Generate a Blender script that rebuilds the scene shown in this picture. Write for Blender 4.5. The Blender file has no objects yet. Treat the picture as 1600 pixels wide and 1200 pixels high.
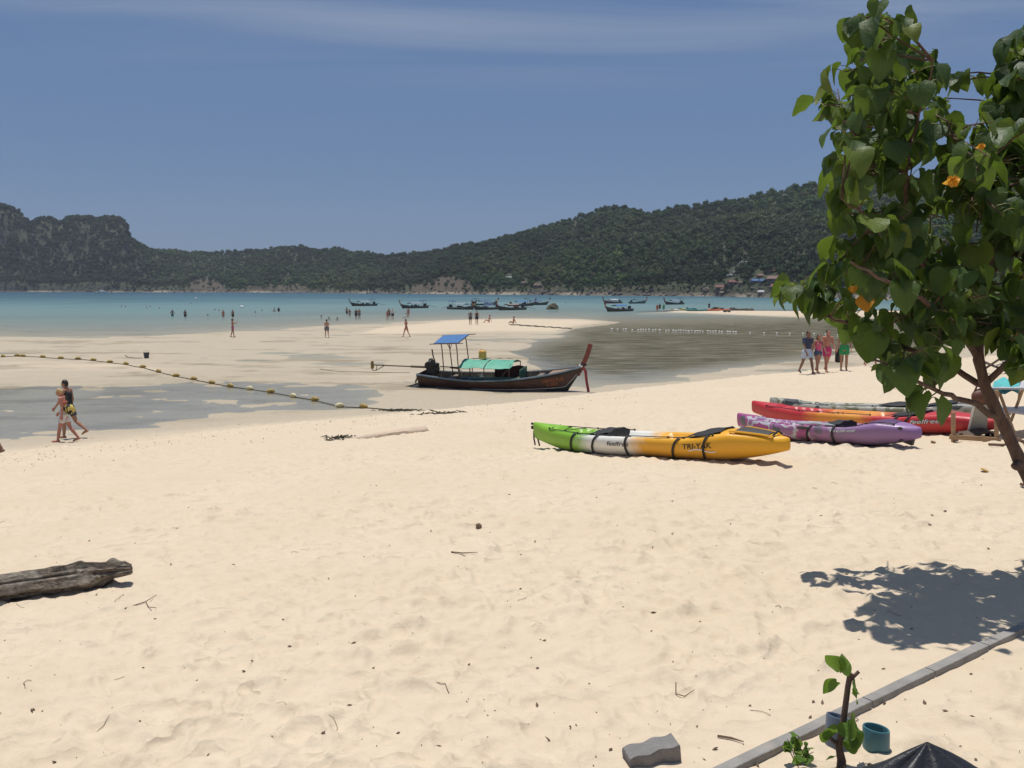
import bpy, bmesh, math, random
import numpy as np
from mathutils import Vector, Matrix, Euler

R = math.radians
random.seed(7)
rng = np.random.default_rng(11)
scene = bpy.context.scene
C = scene.collection

# ------------------------------------------------------------------ camera
F = 1383.0            # focal length in pixels of the 1600 px wide photograph
PITCH = R(6.2)
ZC = 4.7              # eye height above the tidal flat
cd = bpy.data.cameras.new('camera')
cd.sensor_width = 36.0
cd.lens = 36.0 * F / 1600.0
cd.clip_start = 0.1
cd.clip_end = 8000
cam = bpy.data.objects.new('camera', cd)
cam.location = (0, 0, ZC)
cam.rotation_euler = (R(90) - PITCH, 0, 0)
C.objects.link(cam)
scene.camera = cam

# ------------------------------------------------------------------ sky and sun
SUN_ELEV, SUN_AZ = R(80), R(-30)      # azimuth measured from +Y towards +X
world = bpy.data.worlds.new('World')
scene.world = world
world.use_nodes = True
wn, wl = world.node_tree.nodes, world.node_tree.links
bg = wn['Background']
sky = wn.new('ShaderNodeTexSky')
sky.sky_type = 'NISHITA'
sky.sun_disc = False
sky.sun_elevation = SUN_ELEV
sky.sun_rotation = SUN_AZ
sky.altitude = 0
sky.air_density = 1.0
sky.dust_density = 0.3
sky.ozone_density = 1.6
# thin cirrus: streaks of soft noise laid on a high flat layer
tc = wn.new('ShaderNodeTexCoord')
sep = wn.new('ShaderNodeSeparateXYZ')
wl.new(tc.outputs['Generated'], sep.inputs[0])
zz = wn.new('ShaderNodeMath'); zz.operation = 'MAXIMUM'; zz.inputs[1].default_value = 0.02
wl.new(sep.outputs['Z'], zz.inputs[0])
dx = wn.new('ShaderNodeMath'); dx.operation = 'DIVIDE'
wl.new(sep.outputs['X'], dx.inputs[0]); wl.new(zz.outputs[0], dx.inputs[1])
dy = wn.new('ShaderNodeMath'); dy.operation = 'DIVIDE'
wl.new(sep.outputs['Y'], dy.inputs[0]); wl.new(zz.outputs[0], dy.inputs[1])
cmb = wn.new('ShaderNodeCombineXYZ')
wl.new(dx.outputs[0], cmb.inputs[0]); wl.new(dy.outputs[0], cmb.inputs[1])
mp = wn.new('ShaderNodeMapping')
mp.inputs['Scale'].default_value = (0.30, 1.0, 1.0)
mp.inputs['Rotation'].default_value = (0, 0, R(10))
wl.new(cmb.outputs[0], mp.inputs[0])
cn = wn.new('ShaderNodeTexNoise')
cn.inputs['Scale'].default_value = 1.15
cn.inputs['Detail'].default_value = 7
cn.inputs['Roughness'].default_value = 0.55
cn.inputs['Distortion'].default_value = 0.7
wl.new(mp.outputs[0], cn.inputs['Vector'])
cr = wn.new('ShaderNodeMapRange')
cr.inputs['From Min'].default_value = 0.40
cr.inputs['From Max'].default_value = 0.85
cr.inputs['To Max'].default_value = 0.55
wl.new(cn.outputs['Fac'], cr.inputs['Value'])
lo = wn.new('ShaderNodeMapRange')      # the layer is seen only well above the horizon
lo.interpolation_type = 'SMOOTHSTEP'
lo.inputs['From Min'].default_value = 0.19
lo.inputs['From Max'].default_value = 0.28
wl.new(sep.outputs['Z'], lo.inputs['Value'])
cm = wn.new('ShaderNodeMath'); cm.operation = 'MULTIPLY'
wl.new(cr.outputs[0], cm.inputs[0]); wl.new(lo.outputs[0], cm.inputs[1])
hs = wn.new('ShaderNodeHueSaturation')
hs.inputs['Saturation'].default_value = 1.0
wl.new(sky.outputs[0], hs.inputs['Color'])
gm = wn.new('ShaderNodeGamma')
gm.inputs['Gamma'].default_value = 1.0
wl.new(hs.outputs[0], gm.inputs['Color'])
mxc = wn.new('ShaderNodeMix'); mxc.data_type = 'RGBA'
wl.new(cm.outputs[0], mxc.inputs['Factor'])
veil = wn.new('ShaderNodeMix'); veil.data_type = 'RGBA'
veil.inputs['Factor'].default_value = 0.72
wl.new(gm.outputs[0], veil.inputs[6])
veil.inputs[7].default_value = (1.75, 3.05, 6.0, 1)
wl.new(veil.outputs[2], mxc.inputs[6])
mxc.inputs[7].default_value = (7.0, 7.6, 8.6, 1)
wl.new(mxc.outputs[2], bg.inputs['Color'])
bg.inputs['Strength'].default_value = 0.065

sd = bpy.data.lights.new('sun', 'SUN')
sd.energy = 4.2
sd.angle = R(0.53)
sd.color = (1.0, 0.965, 0.90)
sun = bpy.data.objects.new('sun', sd)
sdir = Vector((math.sin(SUN_AZ) * math.cos(SUN_ELEV), math.cos(SUN_AZ) * math.cos(SUN_ELEV), math.sin(SUN_ELEV)))
sun.rotation_euler = sdir.to_track_quat('Z', 'Y').to_euler()
sun.location = (0, 0, 60)
C.objects.link(sun)

scene.view_settings.view_transform = 'Standard'
scene.view_settings.look = 'None'
scene.view_settings.gamma = 1.0
scene.view_settings.exposure = 0.0
scene.view_settings.use_curve_mapping = False
scene.render.engine = 'CYCLES'
scene.cycles.use_denoising = True
scene.cycles.max_bounces = 6
scene.cycles.transparent_max_bounces = 12
scene.cycles.volume_bounces = 0

# ------------------------------------------------------------------ helpers: photograph <-> place
def ray(px, py):
    u, v = (px - 800.0) / F, (600.0 - py) / F
    return (u, math.cos(PITCH) + v * math.sin(PITCH), -math.sin(PITCH) + v * math.cos(PITCH))

def at_depth(px, py, Y):
    d = ray(px, py); k = Y / d[1]
    return Vector((d[0] * k, Y, ZC + d[2] * k))

def on_level(px, py, z=0.0):
    d = ray(px, py); k = (z - ZC) / d[2]
    return Vector((d[0] * k, d[1] * k, z))

_tabs = {}
def vn(x, y, seed=0):
    if seed not in _tabs:
        _tabs[seed] = np.random.default_rng(seed + 100).random((256, 256))
    T = _tabs[seed]
    xi = np.floor(x).astype(np.int64); yi = np.floor(y).astype(np.int64)
    fx = x - xi; fy = y - yi
    fx = fx * fx * (3 - 2 * fx); fy = fy * fy * (3 - 2 * fy)
    a = T[xi & 255, yi & 255]; b = T[(xi + 1) & 255, yi & 255]
    c = T[xi & 255, (yi + 1) & 255]; d = T[(xi + 1) & 255, (yi + 1) & 255]
    return (a * (1 - fx) + b * fx) * (1 - fy) + (c * (1 - fx) + d * fx) * fy - 0.5

def fbm(x, y, seed=0, oct=4):
    r = 0; amp = 1.0
    for i in range(oct):
        r = r + amp * vn(x * (2 ** i) + 17.3 * i, y * (2 ** i) - 9.1 * i, seed + i)
        amp *= 0.5
    return r

def bowls(x, y, seed=0):
    """squared distance to the nearest of scattered points: shallow bowls that meet in crests"""
    if ('w', seed) not in _tabs:
        _tabs[('w', seed)] = np.random.default_rng(seed + 900).random((2, 256, 256))
    T = _tabs[('w', seed)]
    xi = np.floor(x).astype(np.int64); yi = np.floor(y).astype(np.int64)
    best = np.full(np.shape(x), 9.0)
    for i in (-1, 0, 1):
        for j in (-1, 0, 1):
            cx, cy = xi + i, yi + j
            qx = cx + T[0][cx & 255, cy & 255]; qy = cy + T[1][cx & 255, cy & 255]
            best = np.minimum(best, (x - qx) ** 2 + (y - qy) ** 2)
    return np.minimum(best, 1.1)

def sstep(a, b, x):
    t = np.clip((x - a) / (b - a), 0, 1)
    return t * t * (3 - 2 * t)

def sdist(poly, px, py, ys):
    """signed distance to a polygon, positive inside; the second axis counts ys times"""
    P = np.array(poly, float); P[:, 1] *= ys
    x = px; y = py * ys
    d2 = np.full(x.shape, 1e18); inside = np.zeros(x.shape, bool)
    n = len(P)
    for i in range(n):
        x0, y0 = P[i]; x1, y1 = P[(i + 1) % n]
        ex, ey = x1 - x0, y1 - y0
        t = np.clip(((x - x0) * ex + (y - y0) * ey) / (ex * ex + ey * ey + 1e-9), 0, 1)
        d2 = np.minimum(d2, (x - x0 - t * ex) ** 2 + (y - y0 - t * ey) ** 2)
        cond = (y0 > y) != (y1 > y)
        xs = x0 + (y - y0) * ex / (ey if ey != 0 else 1e-9)
        inside ^= cond & (x < xs)
    d = np.sqrt(d2)
    return np.where(inside, d, -d)

# the map of the tidal flat: outlines of pool, lagoon and sand bars as they lie on the level ground
SEA_EDGE = ([-2500, -600, 0, 60, 230, 400, 560, 700, 800, 900, 960, 1000, 1060, 1300, 4000],
            [540, 533, 526, 528, 527, 517, 507, 501, 498, 499, 503, 505, 506, 506, 506])
POOL = [(-900, 610), (-300, 606), (0, 601), (200, 593), (420, 590), (540, 596), (580, 612), (560, 632), (420, 652), (300, 668), (150, 690), (0, 712), (-400, 760), (-900, 800)]
LAGOON = [(965, 506), (900, 516), (905, 528), (850, 540), (822, 552), (850, 572), (900, 584), (985, 588), (1080, 574), (1190, 560), (1320, 548), (1600, 530), (2400, 500), (2400, 488), (1500, 500), (1250, 499), (1080, 503)]
SPIT = [(690, 503), (760, 499), (830, 499), (900, 501), (962, 504), (905, 511), (860, 520), (780, 519), (640, 524), (560, 523), (600, 512)]
BAR = [(1000, 487.5), (1060, 485.5), (1150, 485.5), (1250, 486), (1420, 485), (1700, 483), (1700, 497), (1420, 498), (1250, 496), (1160, 492.5), (1060, 488.5)]
MIDBAR = [(-600, 580), (0, 566), (200, 560), (420, 575), (560, 580), (640, 585), (500, 592), (300, 588), (0, 594), (-600, 604)]
BLINE = [(1060, 547), (1120, 549), (1250, 551), (1500, 546), (1500, 541), (1250, 545)]

def flatmap(X, Y):
    Ys = np.maximum(Y, 12.0)
    c, s_ = math.cos(PITCH), math.sin(PITCH)
    dep = Ys * c + ZC * s_
    px = 800 + F * X / dep
    py = 600 - F * (Ys * s_ - ZC * c) / dep
    n2 = fbm(X / 3.4, Y / 2.2, 40, 4); n8 = fbm(X / 13, Y / 9, 44, 3)
    h = 0.020 + 0.055 * n2 + 0.055 * n8
    k = sstep(-30, 25, sdist(MIDBAR, px, py, 2.0)); h = h + k * 0.06
    k = sstep(-55, 55, sdist(POOL, px, py, 1.5)); h = h * (1 - 0.6 * k) - 0.044 * k + k * 0.060 * fbm(X / 1.5, Y / 0.8, 47, 4)
    k = sstep(-40, 35, sdist(LAGOON, px, py, 3.0)); h = h * (1 - 0.35 * k) - 0.13 * k
    k = sstep(0, 10, sdist(BLINE, px, py, 3.0)); h = h + 0.13 * k
    k = sstep(-18, 14, sdist(SPIT, px, py, 4.0)); h = h * (1 - 0.7 * k) + 0.13 * k
    ye = np.interp(px, *SEA_EDGE)
    Yedge = ZC * (c + s_ * ((600 - ye) / F)) / (s_ - c * ((600 - ye) / F))
    dY = Y - Yedge
    dep_ = np.interp(dY, [-8, 0, 10, 60, 110, 200, 400, 700, 1500], [-0.0, 0.02, 0.14, 0.62, 1.35, 2.4, 4.5, 7.0, 9.0])
    k = sstep(-6, 8, dY)
    h = h * (1 - k * 0.75) - dep_ * k
    k = sstep(-10, 5, sdist(BAR, px, py, 5.0)); h = h * (1 - k) + 0.14 * k
    return h

_sp = np.linspace(-60, 60, 1201)
_bp = np.interp(_sp, [-60, -20, 3, 10, 18, 25, 28.2, 30.2, 34, 60], [3.2, 2.9, 2.5, 2.02, 1.42, 0.78, 0.34, 0.03, 0.0, 0.0])
_kern = np.exp(-np.linspace(-2, 2, 31) ** 2); _kern /= _kern.sum()
_bp = np.convolve(np.pad(_bp, 15, mode='edge'), _kern, mode='valid')

_ka, _kb = on_level(1105, 1222, 2.42), on_level(1600, 984, 2.42)
_kt = (_kb - _ka).normalized()
KA = (_ka.x, _ka.y); KN = (_kt.y, -_kt.x)

def shore_s(X, Y):
    return -0.56 * X + 0.829 * Y

def H(X, Y, fine=True):
    X = np.asarray(X, float); Y = np.asarray(Y, float)
    s = shore_s(X, Y) + 0.9 * fbm(X / 9, Y / 9, 3, 2)
    h = np.interp(s, _sp, _bp)
    h = h + 0.22 * np.clip((X + 1) / 11, -0.8, 1) * sstep(17, 24, s) * (1 - sstep(26.5, 30.5, s))
    w = sstep(28.5, 32.5, s)
    h = h + w * flatmap(X, Y)
    if fine:
        dry = 1 - sstep(26.5, 30.5, s)
        a = vn(X / 0.42, Y / 0.42, 60); b = vn(X / 0.21 + 5, Y / 0.21, 61); e = fbm(X / 2.2, Y / 2.2, 62, 2)
        q = vn(X / 0.13, Y / 0.13 + 3, 64)
        dim = np.clip(vn(X / 0.30 + 9, Y / 0.34, 63) - 0.08, 0, 1)          # soft old footprints
        kd = np.abs((X - KA[0]) * KN[0] + (Y - KA[1]) * KN[1])          # sand lies smooth along the kerb
        damp = np.where(Y < 12, 0.15 + 0.85 * sstep(0.12, 0.55, kd), 1.0)
        wx = X + 0.10 * b; wy = Y + 0.10 * a
        m1 = 0.35 + 0.65 * sstep(-0.25, 0.2, fbm(X / 1.7, Y / 1.7, 66, 2))
        bw = 0.085 * bowls(wx / 0.23, wy / 0.20, 1) * m1 + 0.048 * bowls(wx / 0.125, wy / 0.135, 2)
        h = h + dry * damp * (0.012 * a + 0.014 * b + 0.012 * q + 0.040 * e - 0.03 * dim + bw)
        strip = sstep(21, 25.5, s) * (1 - sstep(28.5, 30.5, s))
        p1 = vn(X / 0.34, Y / 0.34, 70)
        h = h - strip * 0.09 * np.clip(p1 - 0.16, 0, 1) * 3
    return h

def gz(x, y):
    return float(H(np.array([x]), np.array([y]))[0])

def ground(px, py):
    """the point of the beach that the photograph shows at a pixel"""
    d = ray(px, py)
    k = 1.0
    ks = np.geomspace(2.0, 900, 6000)
    X = d[0] * ks; Y = d[1] * ks; Z = ZC + d[2] * ks
    hh = np.maximum(H(X, Y), -0.0 if False else -99)
    below = np.nonzero(Z <= hh)[0]
    i = below[0] if len(below) else len(ks) - 1
    return Vector((float(X[i]), float(Y[i]), float(hh[i])))

# ------------------------------------------------------------------ helpers: meshes
class MB:
    def __init__(self):
        self.v = []; self.f = []; self.mi = []
    def add(self, vs, fs, mi=0):
        o = len(self.v)
        self.v += [tuple(p) for p in vs]
        self.f += [tuple(i + o for i in f) for f in fs]
        self.mi += [mi] * len(fs)
        return o
    def box(self, c, s, rot=None, mi=0, taper=1.0):
        hx, hy, hz = s[0] / 2, s[1] / 2, s[2] / 2
        vs = []
        for z, t in ((-hz, 1.0), (hz, taper)):
            for x, y in ((-hx, -hy), (hx, -hy), (hx, hy), (-hx, hy)):
                vs.append(Vector((x * t, y * t, z)))
        if rot is not None:
            m = rot if isinstance(rot, Matrix) else Euler(rot).to_matrix()
            vs = [m @ p for p in vs]
        vs = [p + Vector(c) for p in vs]
        self.add(vs, [(0, 3, 2, 1), (4, 5, 6, 7), (0, 1, 5, 4), (1, 2, 6, 5), (2, 3, 7, 6), (3, 0, 4, 7)], mi)
    def tube(self, pts, rad, seg=8, mi=0, flat=None, cap=True, rnd=False):
        pts = [Vector(p) for p in pts]
        n = len(pts)
        if not isinstance(rad, (list, tuple)):
            rad = [rad] * n
        if rnd:
            d0 = (pts[0] - pts[1]).normalized(); d1 = (pts[-1] - pts[-2]).normalized()
            r0, r1 = rad[0], rad[-1]
            pre = [pts[0] + d0 * r0 * k for k in (0.98, 0.8, 0.45)]
            post = [pts[-1] + d1 * r1 * k for k in (0.45, 0.8, 0.98)]
            rad = [r0 * 0.2, r0 * 0.6, r0 * 0.9] + list(rad) + [r1 * 0.9, r1 * 0.6, r1 * 0.2]
            pts = pre + pts + post; n = len(pts)
        rings = []
        ref = None
        for i in range(n):
            t = (pts[min(i + 1, n - 1)] - pts[max(i - 1, 0)])
            if t.length < 1e-9: t = Vector((0, 0, 1))
            t.normalize()
            if ref is None:
                ref = Vector((0, 0, 1)) if abs(t.z) < 0.9 else Vector((1, 0, 0))
            a = t.cross(ref)
            if a.length < 1e-4: a = t.cross(Vector((0.3, 1, 0.2)))
            a.normalize(); b = a.cross(t).normalized()
            ref = b
            ring = []
            for k in range(seg):
                th = 2 * math.pi * k / seg
                o = (a * math.cos(th) + b * math.sin(th)) * rad[i]
                if flat: o = Vector((o.x * flat[0], o.y * flat[1], o.z * flat[2]))
                ring.append(pts[i] + o)
            rings.append(ring)
        vs = [p for r in rings for p in r]
        fs = []
        for i in range(n - 1):
            for k in range(seg):
                k2 = (k + 1) % seg
                fs.append((i * seg + k, i * seg + k2, (i + 1) * seg + k2, (i + 1) * seg + k))
        if cap:
            fs.append(tuple(range(seg))[::-1])
            fs.append(tuple((n - 1) * seg + k for k in range(seg)))
        self.add(vs, fs, mi)
    def ell(self, c, r, seg=10, rings=6, rot=None, mi=0, jit=0.0):
        vs = []; fs = []
        for i in range(rings + 1):
            ph = math.pi * i / rings
            for k in range(seg):
                th = 2 * math.pi * k / seg
                p = Vector((math.sin(ph) * math.cos(th) * r[0], math.sin(ph) * math.sin(th) * r[1], math.cos(ph) * r[2]))
                if jit and 0 < i < rings: p *= 1 + random.uniform(-jit, jit)
                if rot is not None: p = (rot if isinstance(rot, Matrix) else Euler(rot).to_matrix()) @ p
                vs.append(p + Vector(c))
        for i in range(rings):
            for k in range(seg):
                k2 = (k + 1) % seg
                fs.append((i * seg + k, (i + 1) * seg + k, (i + 1) * seg + k2, i * seg + k2))
        self.add(vs, fs, mi)
    def loft(self, secs, close=False, mi=0, caps=False):
        n = len(secs[0]); fs = []
        for i in range(len(secs) - 1):
            for k in range(n if close else n - 1):
                k2 = (k + 1) % n
                fs.append((i * n + k, (i + 1) * n + k, (i + 1) * n + k2, i * n + k2))
        if caps:
            fs.append(tuple(range(n)))
            fs.append(tuple((len(secs) - 1) * n + k for k in range(n))[::-1])
        self.add([p for s in secs for p in s], fs, mi)
    def mesh(self, name, mats, smooth=True):
        me = bpy.data.meshes.new(name)
        me.from_pydata(self.v, [], self.f)
        for m in (mats if isinstance(mats, (list, tuple)) else [mats]):
            me.materials.append(m)
        if any(self.mi): me.polygons.foreach_set('material_index', self.mi)
        if smooth: me.polygons.foreach_set('use_smooth', [True] * len(me.polygons))
        me.validate(); me.update()
        return me
    def build(self, name, mats, parent=None, smooth=True, weld=False):
        me = self.mesh(name, mats, smooth)
        if weld:
            bm = bmesh.new(); bm.from_mesh(me)
            bmesh.ops.remove_doubles(bm, verts=bm.verts, dist=1e-5)
            bmesh.ops.recalc_face_normals(bm, faces=bm.faces)
            bm.to_mesh(me); bm.free()
        if smooth:
            try: me.set_sharp_from_angle(angle=R(42))
            except Exception: pass
        return link(name, me, parent)

def link(name, me, parent=None):
    o = bpy.data.objects.new(name, me)
    C.objects.link(o)
    if parent is not None: o.parent = parent
    return o

def tag(o, label=None, cat=None, group=None, kind=None):
    if label: o['label'] = label
    if cat: o['category'] = cat
    if group: o['group'] = group
    if kind: o['kind'] = kind
    return o

def empty(name, loc=(0, 0, 0), rz=0.0, label=None, cat=None, group=None, rx=0.0, ry=0.0):
    o = bpy.data.objects.new(name, None)
    o.empty_display_size = 0.2
    o.location = loc
    o.rotation_euler = (rx, ry, rz)
    C.objects.link(o)
    return tag(o, label, cat, group)

def kids(o):
    return [c for c in bpy.data.objects if c.parent == o]

def copy_tree(o, parent=None):
    c = o.copy(); C.objects.link(c); c.parent = parent
    for ch in KIDS.get(o.name, None) or kids(o):
        copy_tree(ch, c)
    return c
KIDS = {}

# ------------------------------------------------------------------ helpers: materials
_m = {}
def pm(name, col, rough=0.6, var=0.18, scale=6.0, bump=0.0, bscale=None, metal=0.0, spec=0.5, dirt=None, dirt_amt=0.5, coat=0.0, stretch=None):
    """a plain material whose colour wanders with noise"""
    if name in _m: return _m[name]
    m = bpy.data.materials.new(name); m.use_nodes = True
    n, l = m.node_tree.nodes, m.node_tree.links
    p = n['Principled BSDF']
    tcn = n.new('ShaderNodeTexCoord')
    vec = tcn.outputs['Object']
    if stretch:
        mpn = n.new('ShaderNodeMapping'); mpn.inputs['Scale'].default_value = stretch
        l.new(vec, mpn.inputs[0]); vec = mpn.outputs[0]
    nz = n.new('ShaderNodeTexNoise'); nz.inputs['Scale'].default_value = scale; nz.inputs['Detail'].default_value = 5
    l.new(vec, nz.inputs['Vector'])
    mr = n.new('ShaderNodeMapRange')
    mr.inputs['From Min'].default_value = 0.25; mr.inputs['From Max'].default_value = 0.75
    mr.inputs['To Min'].default_value = 1 - var; mr.inputs['To Max'].default_value = 1 + var
    l.new(nz.outputs['Fac'], mr.inputs['Value'])
    vm = n.new('ShaderNodeVectorMath'); vm.operation = 'SCALE'
    vm.inputs[0].default_value = col[:3]
    l.new(mr.outputs[0], vm.inputs['Scale'])
    out = vm.outputs[0]
    if dirt:
        n2 = n.new('ShaderNodeTexNoise'); n2.inputs['Scale'].default_value = scale * 0.45; n2.inputs['Detail'].default_value = 8
        n2.inputs['Roughness'].default_value = 0.7
        l.new(vec, n2.inputs['Vector'])
        r2 = n.new('ShaderNodeMapRange'); r2.inputs['From Min'].default_value = 0.5; r2.inputs['From Max'].default_value = 0.72
        r2.inputs['To Max'].default_value = dirt_amt
        l.new(n2.outputs['Fac'], r2.inputs['Value'])
        mx = n.new('ShaderNodeMix'); mx.data_type = 'RGBA'
        l.new(r2.outputs[0], mx.inputs['Factor']); l.new(out, mx.inputs[6]); mx.inputs[7].default_value = (*dirt[:3], 1)
        out = mx.outputs[2]
    l.new(out, p.inputs['Base Color'])
    p.inputs['Roughness'].default_value = rough
    p.inputs['Metallic'].default_value = metal
    p.inputs['Specular IOR Level'].default_value = spec
    if coat: p.inputs['Coat Weight'].default_value = coat
    if bump:
        b = n.new('ShaderNodeBump'); b.inputs['Strength'].default_value = bump; b.inputs['Distance'].default_value = 0.02
        nb = n.new('ShaderNodeTexNoise'); nb.inputs['Scale'].default_value = bscale or scale * 4; nb.inputs['Detail'].default_value = 6
        l.new(vec, nb.inputs['Vector'])
        l.new(nb.outputs['Fac'], b.inputs['Height']); l.new(b.outputs[0], p.inputs['Normal'])
    _m[name] = m
    return m

def nodes_of(name):
    m = bpy.data.materials.new(name); m.use_nodes = True
    n, l = m.node_tree.nodes, m.node_tree.links
    return m, n, l, n['Principled BSDF']

def ramp(n, stops, interp='LINEAR'):
    r = n.new('ShaderNodeValToRGB'); e = r.color_ramp.elements
    r.color_ramp.interpolation = interp
    while len(e) < len(stops): e.new(0.5)
    for i, (p, c) in enumerate(stops):
        e[i].position = p; e[i].color = (*c[:3], 1)
    return r

def mixc(n, l, f, a, b):
    mx = n.new('ShaderNodeMix'); mx.data_type = 'RGBA'
    for sock, val in ((mx.inputs['Factor'], f), (mx.inputs[6], a), (mx.inputs[7], b)):
        if isinstance(val, (int, float)): sock.default_value = val
        elif isinstance(val, tuple): sock.default_value = (*val[:3], 1)
        else: l.new(val, sock)
    return mx.outputs[2]

def mth(n, l, op, a, b=None, c=None):
    m = n.new('ShaderNodeMath'); m.operation = op
    for i, v in enumerate((a, b, c)):
        if v is None: continue
        if isinstance(v, (int, float)): m.inputs[i].default_value = v
        else: l.new(v, m.inputs[i])
    return m.outputs[0]

def noise_tex(n, l, vec, scale, detail=4, rough=0.5, dist=0.0):
    t = n.new('ShaderNodeTexNoise'); t.inputs['Scale'].default_value = scale; t.inputs['Detail'].default_value = detail
    t.inputs['Roughness'].default_value = rough; t.inputs['Distortion'].default_value = dist
    l.new(vec, t.inputs['Vector'])
    return t.outputs['Fac']

def mrange(n, l, v, a, b, c=0.0, d=1.0, smooth=False):
    m = n.new('ShaderNodeMapRange')
    if smooth: m.interpolation_type = 'SMOOTHSTEP'
    for k, x in zip(('From Min', 'From Max', 'To Min', 'To Max'), (a, b, c, d)): m.inputs[k].default_value = x
    l.new(v, m.inputs['Value'])
    return m.outputs[0]

# ------------------------------------------------------------------ the beach
def grid_mesh(name, RR, AA, zfun, attrs):
    nr, na = len(RR), len(AA)
    rr, aa = np.meshgrid(RR, AA, indexing='ij')
    X = rr * np.sin(aa); Y = rr * np.cos(aa)
    Z = zfun(X, Y)
    V = np.stack([X, Y, Z], -1).reshape(-1, 3)
    i, j = np.meshgrid(np.arange(nr - 1), np.arange(na - 1), indexing='ij')
    a = (i * na + j).ravel()
    Q = np.stack([a, a + 1, a + na + 1, a + na], -1)[:, ::-1]
    me = bpy.data.meshes.new(name)
    me.vertices.add(len(V)); me.vertices.foreach_set('co', V.ravel())
    me.loops.add(Q.size); me.loops.foreach_set('vertex_index', Q.ravel().astype(np.int32))
    me.polygons.add(len(Q)); me.polygons.foreach_set('loop_start', np.arange(0, Q.size, 4, dtype=np.int32))
    me.polygons.foreach_set('use_smooth', np.ones(len(Q), bool))
    me.update(calc_edges=True)
    for k, fn in attrs.items():
        at = me.attributes.new(k, 'FLOAT', 'POINT')
        at.data.foreach_set('value', np.asarray(fn(X, Y, Z), np.float32).ravel())
    return me

def wetness(X, Y, Z):
    s = shore_s(X, Y) + 0.9 * fbm(X / 9, Y / 9, 3, 2)
    lo = H(X, Y, False)
    n = 0.14 * fbm(X / 5, Y / 5, 21, 3)
    w = 1 - sstep(0.02, 0.70, lo + n)             # damp sand low on the slope
    bar = np.where(s > 31, sstep(0.055, 0.13, lo), 0)
    return np.clip(np.maximum(w * 0.85 * (1 - 0.75 * bar), 0) + 0.15 * (lo < 0.0), 0, 1)

def algae(X, Y, Z):
    Ys = np.maximum(Y, 12.0); dep = Ys * math.cos(PITCH) + ZC * math.sin(PITCH)
    px = 800 + F * X / dep; py = 600 - F * (Ys * math.sin(PITCH) - ZC * math.cos(PITCH)) / dep
    s = shore_s(X, Y)
    k = sstep(-30, 30, sdist(LAGOON, px, py, 3.0)) * sstep(30, 33, s)
    n = fbm(X / 4, Y / 3, 80, 3)
    kp_ = sstep(-30, 40, sdist(POOL, px, py, 1.5)) * sstep(30, 33, s)
    k = np.maximum(k, kp_ * (0.12 + 0.38 * sstep(-0.2, 0.3, fbm(X / 2.5, Y / 1.2, 83, 3))))
    st = sstep(0.16, 0.42, fbm(X / 5, Y / 1.6, 85, 4)) * sstep(31, 35, s) * sstep(160, 100, Y) * 0.55
    return np.clip(np.maximum(k, st * (1 - sstep(0.07, 0.12, Z))), 0, 1)

front = np.radians(np.arange(-36, 36.01, 0.15))
side = np.radians(np.arange(39, 180.1, 3.0))
AA = np.concatenate([-side[::-1], front, side])
RR = np.concatenate([[0.3, 1.0, 1.8], np.geomspace(2.4, 32, 400), np.geomspace(32.3, 170, 150), np.geomspace(175, 3500, 60)])
beach_me = grid_mesh('beach', RR, AA, lambda X, Y: H(X, Y), {'wet': wetness, 'algae': algae})
beach = tag(link('beach', beach_me), kind='structure')

m, n, l, p = nodes_of('sand')
geo = n.new('ShaderNodeNewGeometry'); pos = geo.outputs['Position']
wet = n.new('ShaderNodeAttribute'); wet.attribute_name = 'wet'
alg = n.new('ShaderNodeAttribute'); alg.attribute_name = 'algae'
nA = noise_tex(n, l, pos, 0.45, 5); nB = noise_tex(n, l, pos, 6.0, 6, 0.6); nC = noise_tex(n, l, pos, 260.0, 2)
dry = mixc(n, l, mrange(n, l, nA, 0.3, 0.7), (0.592, 0.485, 0.350), (0.642, 0.534, 0.398))
dry = mixc(n, l, mrange(n, l, nB, 0.35, 0.75, 0.0, 0.55), dry, (0.56, 0.44, 0.312))
dry = mixc(n, l, mrange(n, l, nC, 0.30, 0.42, 0.30, 0.0), dry, (0.30, 0.21, 0.14))
wetc = mixc(n, l, mrange(n, l, nB, 0.3, 0.7), (0.36, 0.30, 0.215), (0.46, 0.385, 0.275))
col = mixc(n, l, wet.outputs['Fac'], dry, wetc)
mp_ = n.new('ShaderNodeMapping'); mp_.inputs['Scale'].default_value = (0.35, 1.0, 1.0); l.new(pos, mp_.inputs[0])
nS = noise_tex(n, l, mp_.outputs[0], 0.9, 6, 0.65)
af = mth(n, l, 'MULTIPLY', alg.outputs['Fac'], mrange(n, l, nS, 0.36, 0.58, 0.25, 1.0))
col = mixc(n, l, af, col, (0.130, 0.096, 0.040))
l.new(col, p.inputs['Base Color'])
l.new(mrange(n, l, wet.outputs['Fac'], 0.2, 1.0, 0.92, 0.55), p.inputs['Roughness'])
p.inputs['Specular IOR Level'].default_value = 0.25
bmp = n.new('ShaderNodeBump'); bmp.inputs['Strength'].default_value = 0.6; bmp.inputs['Distance'].default_value = 0.022
nh = mth(n, l, 'ADD', mth(n, l, 'MULTIPLY', noise_tex(n, l, pos, 9.0, 6, 0.6), 1.0), mth(n, l, 'MULTIPLY', noise_tex(n, l, pos, 90.0, 3), 0.12))
warp = n.new('ShaderNodeVectorMath'); warp.operation = 'ADD'
wn_ = n.new('ShaderNodeTexNoise'); wn_.inputs['Scale'].default_value = 3.0; wn_.inputs['Detail'].default_value = 3; l.new(pos, wn_.inputs['Vector'])
ws_ = n.new('ShaderNodeVectorMath'); ws_.operation = 'SCALE'; ws_.inputs['Scale'].default_value = 0.35; l.new(wn_.outputs['Color'], ws_.inputs[0])
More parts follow.
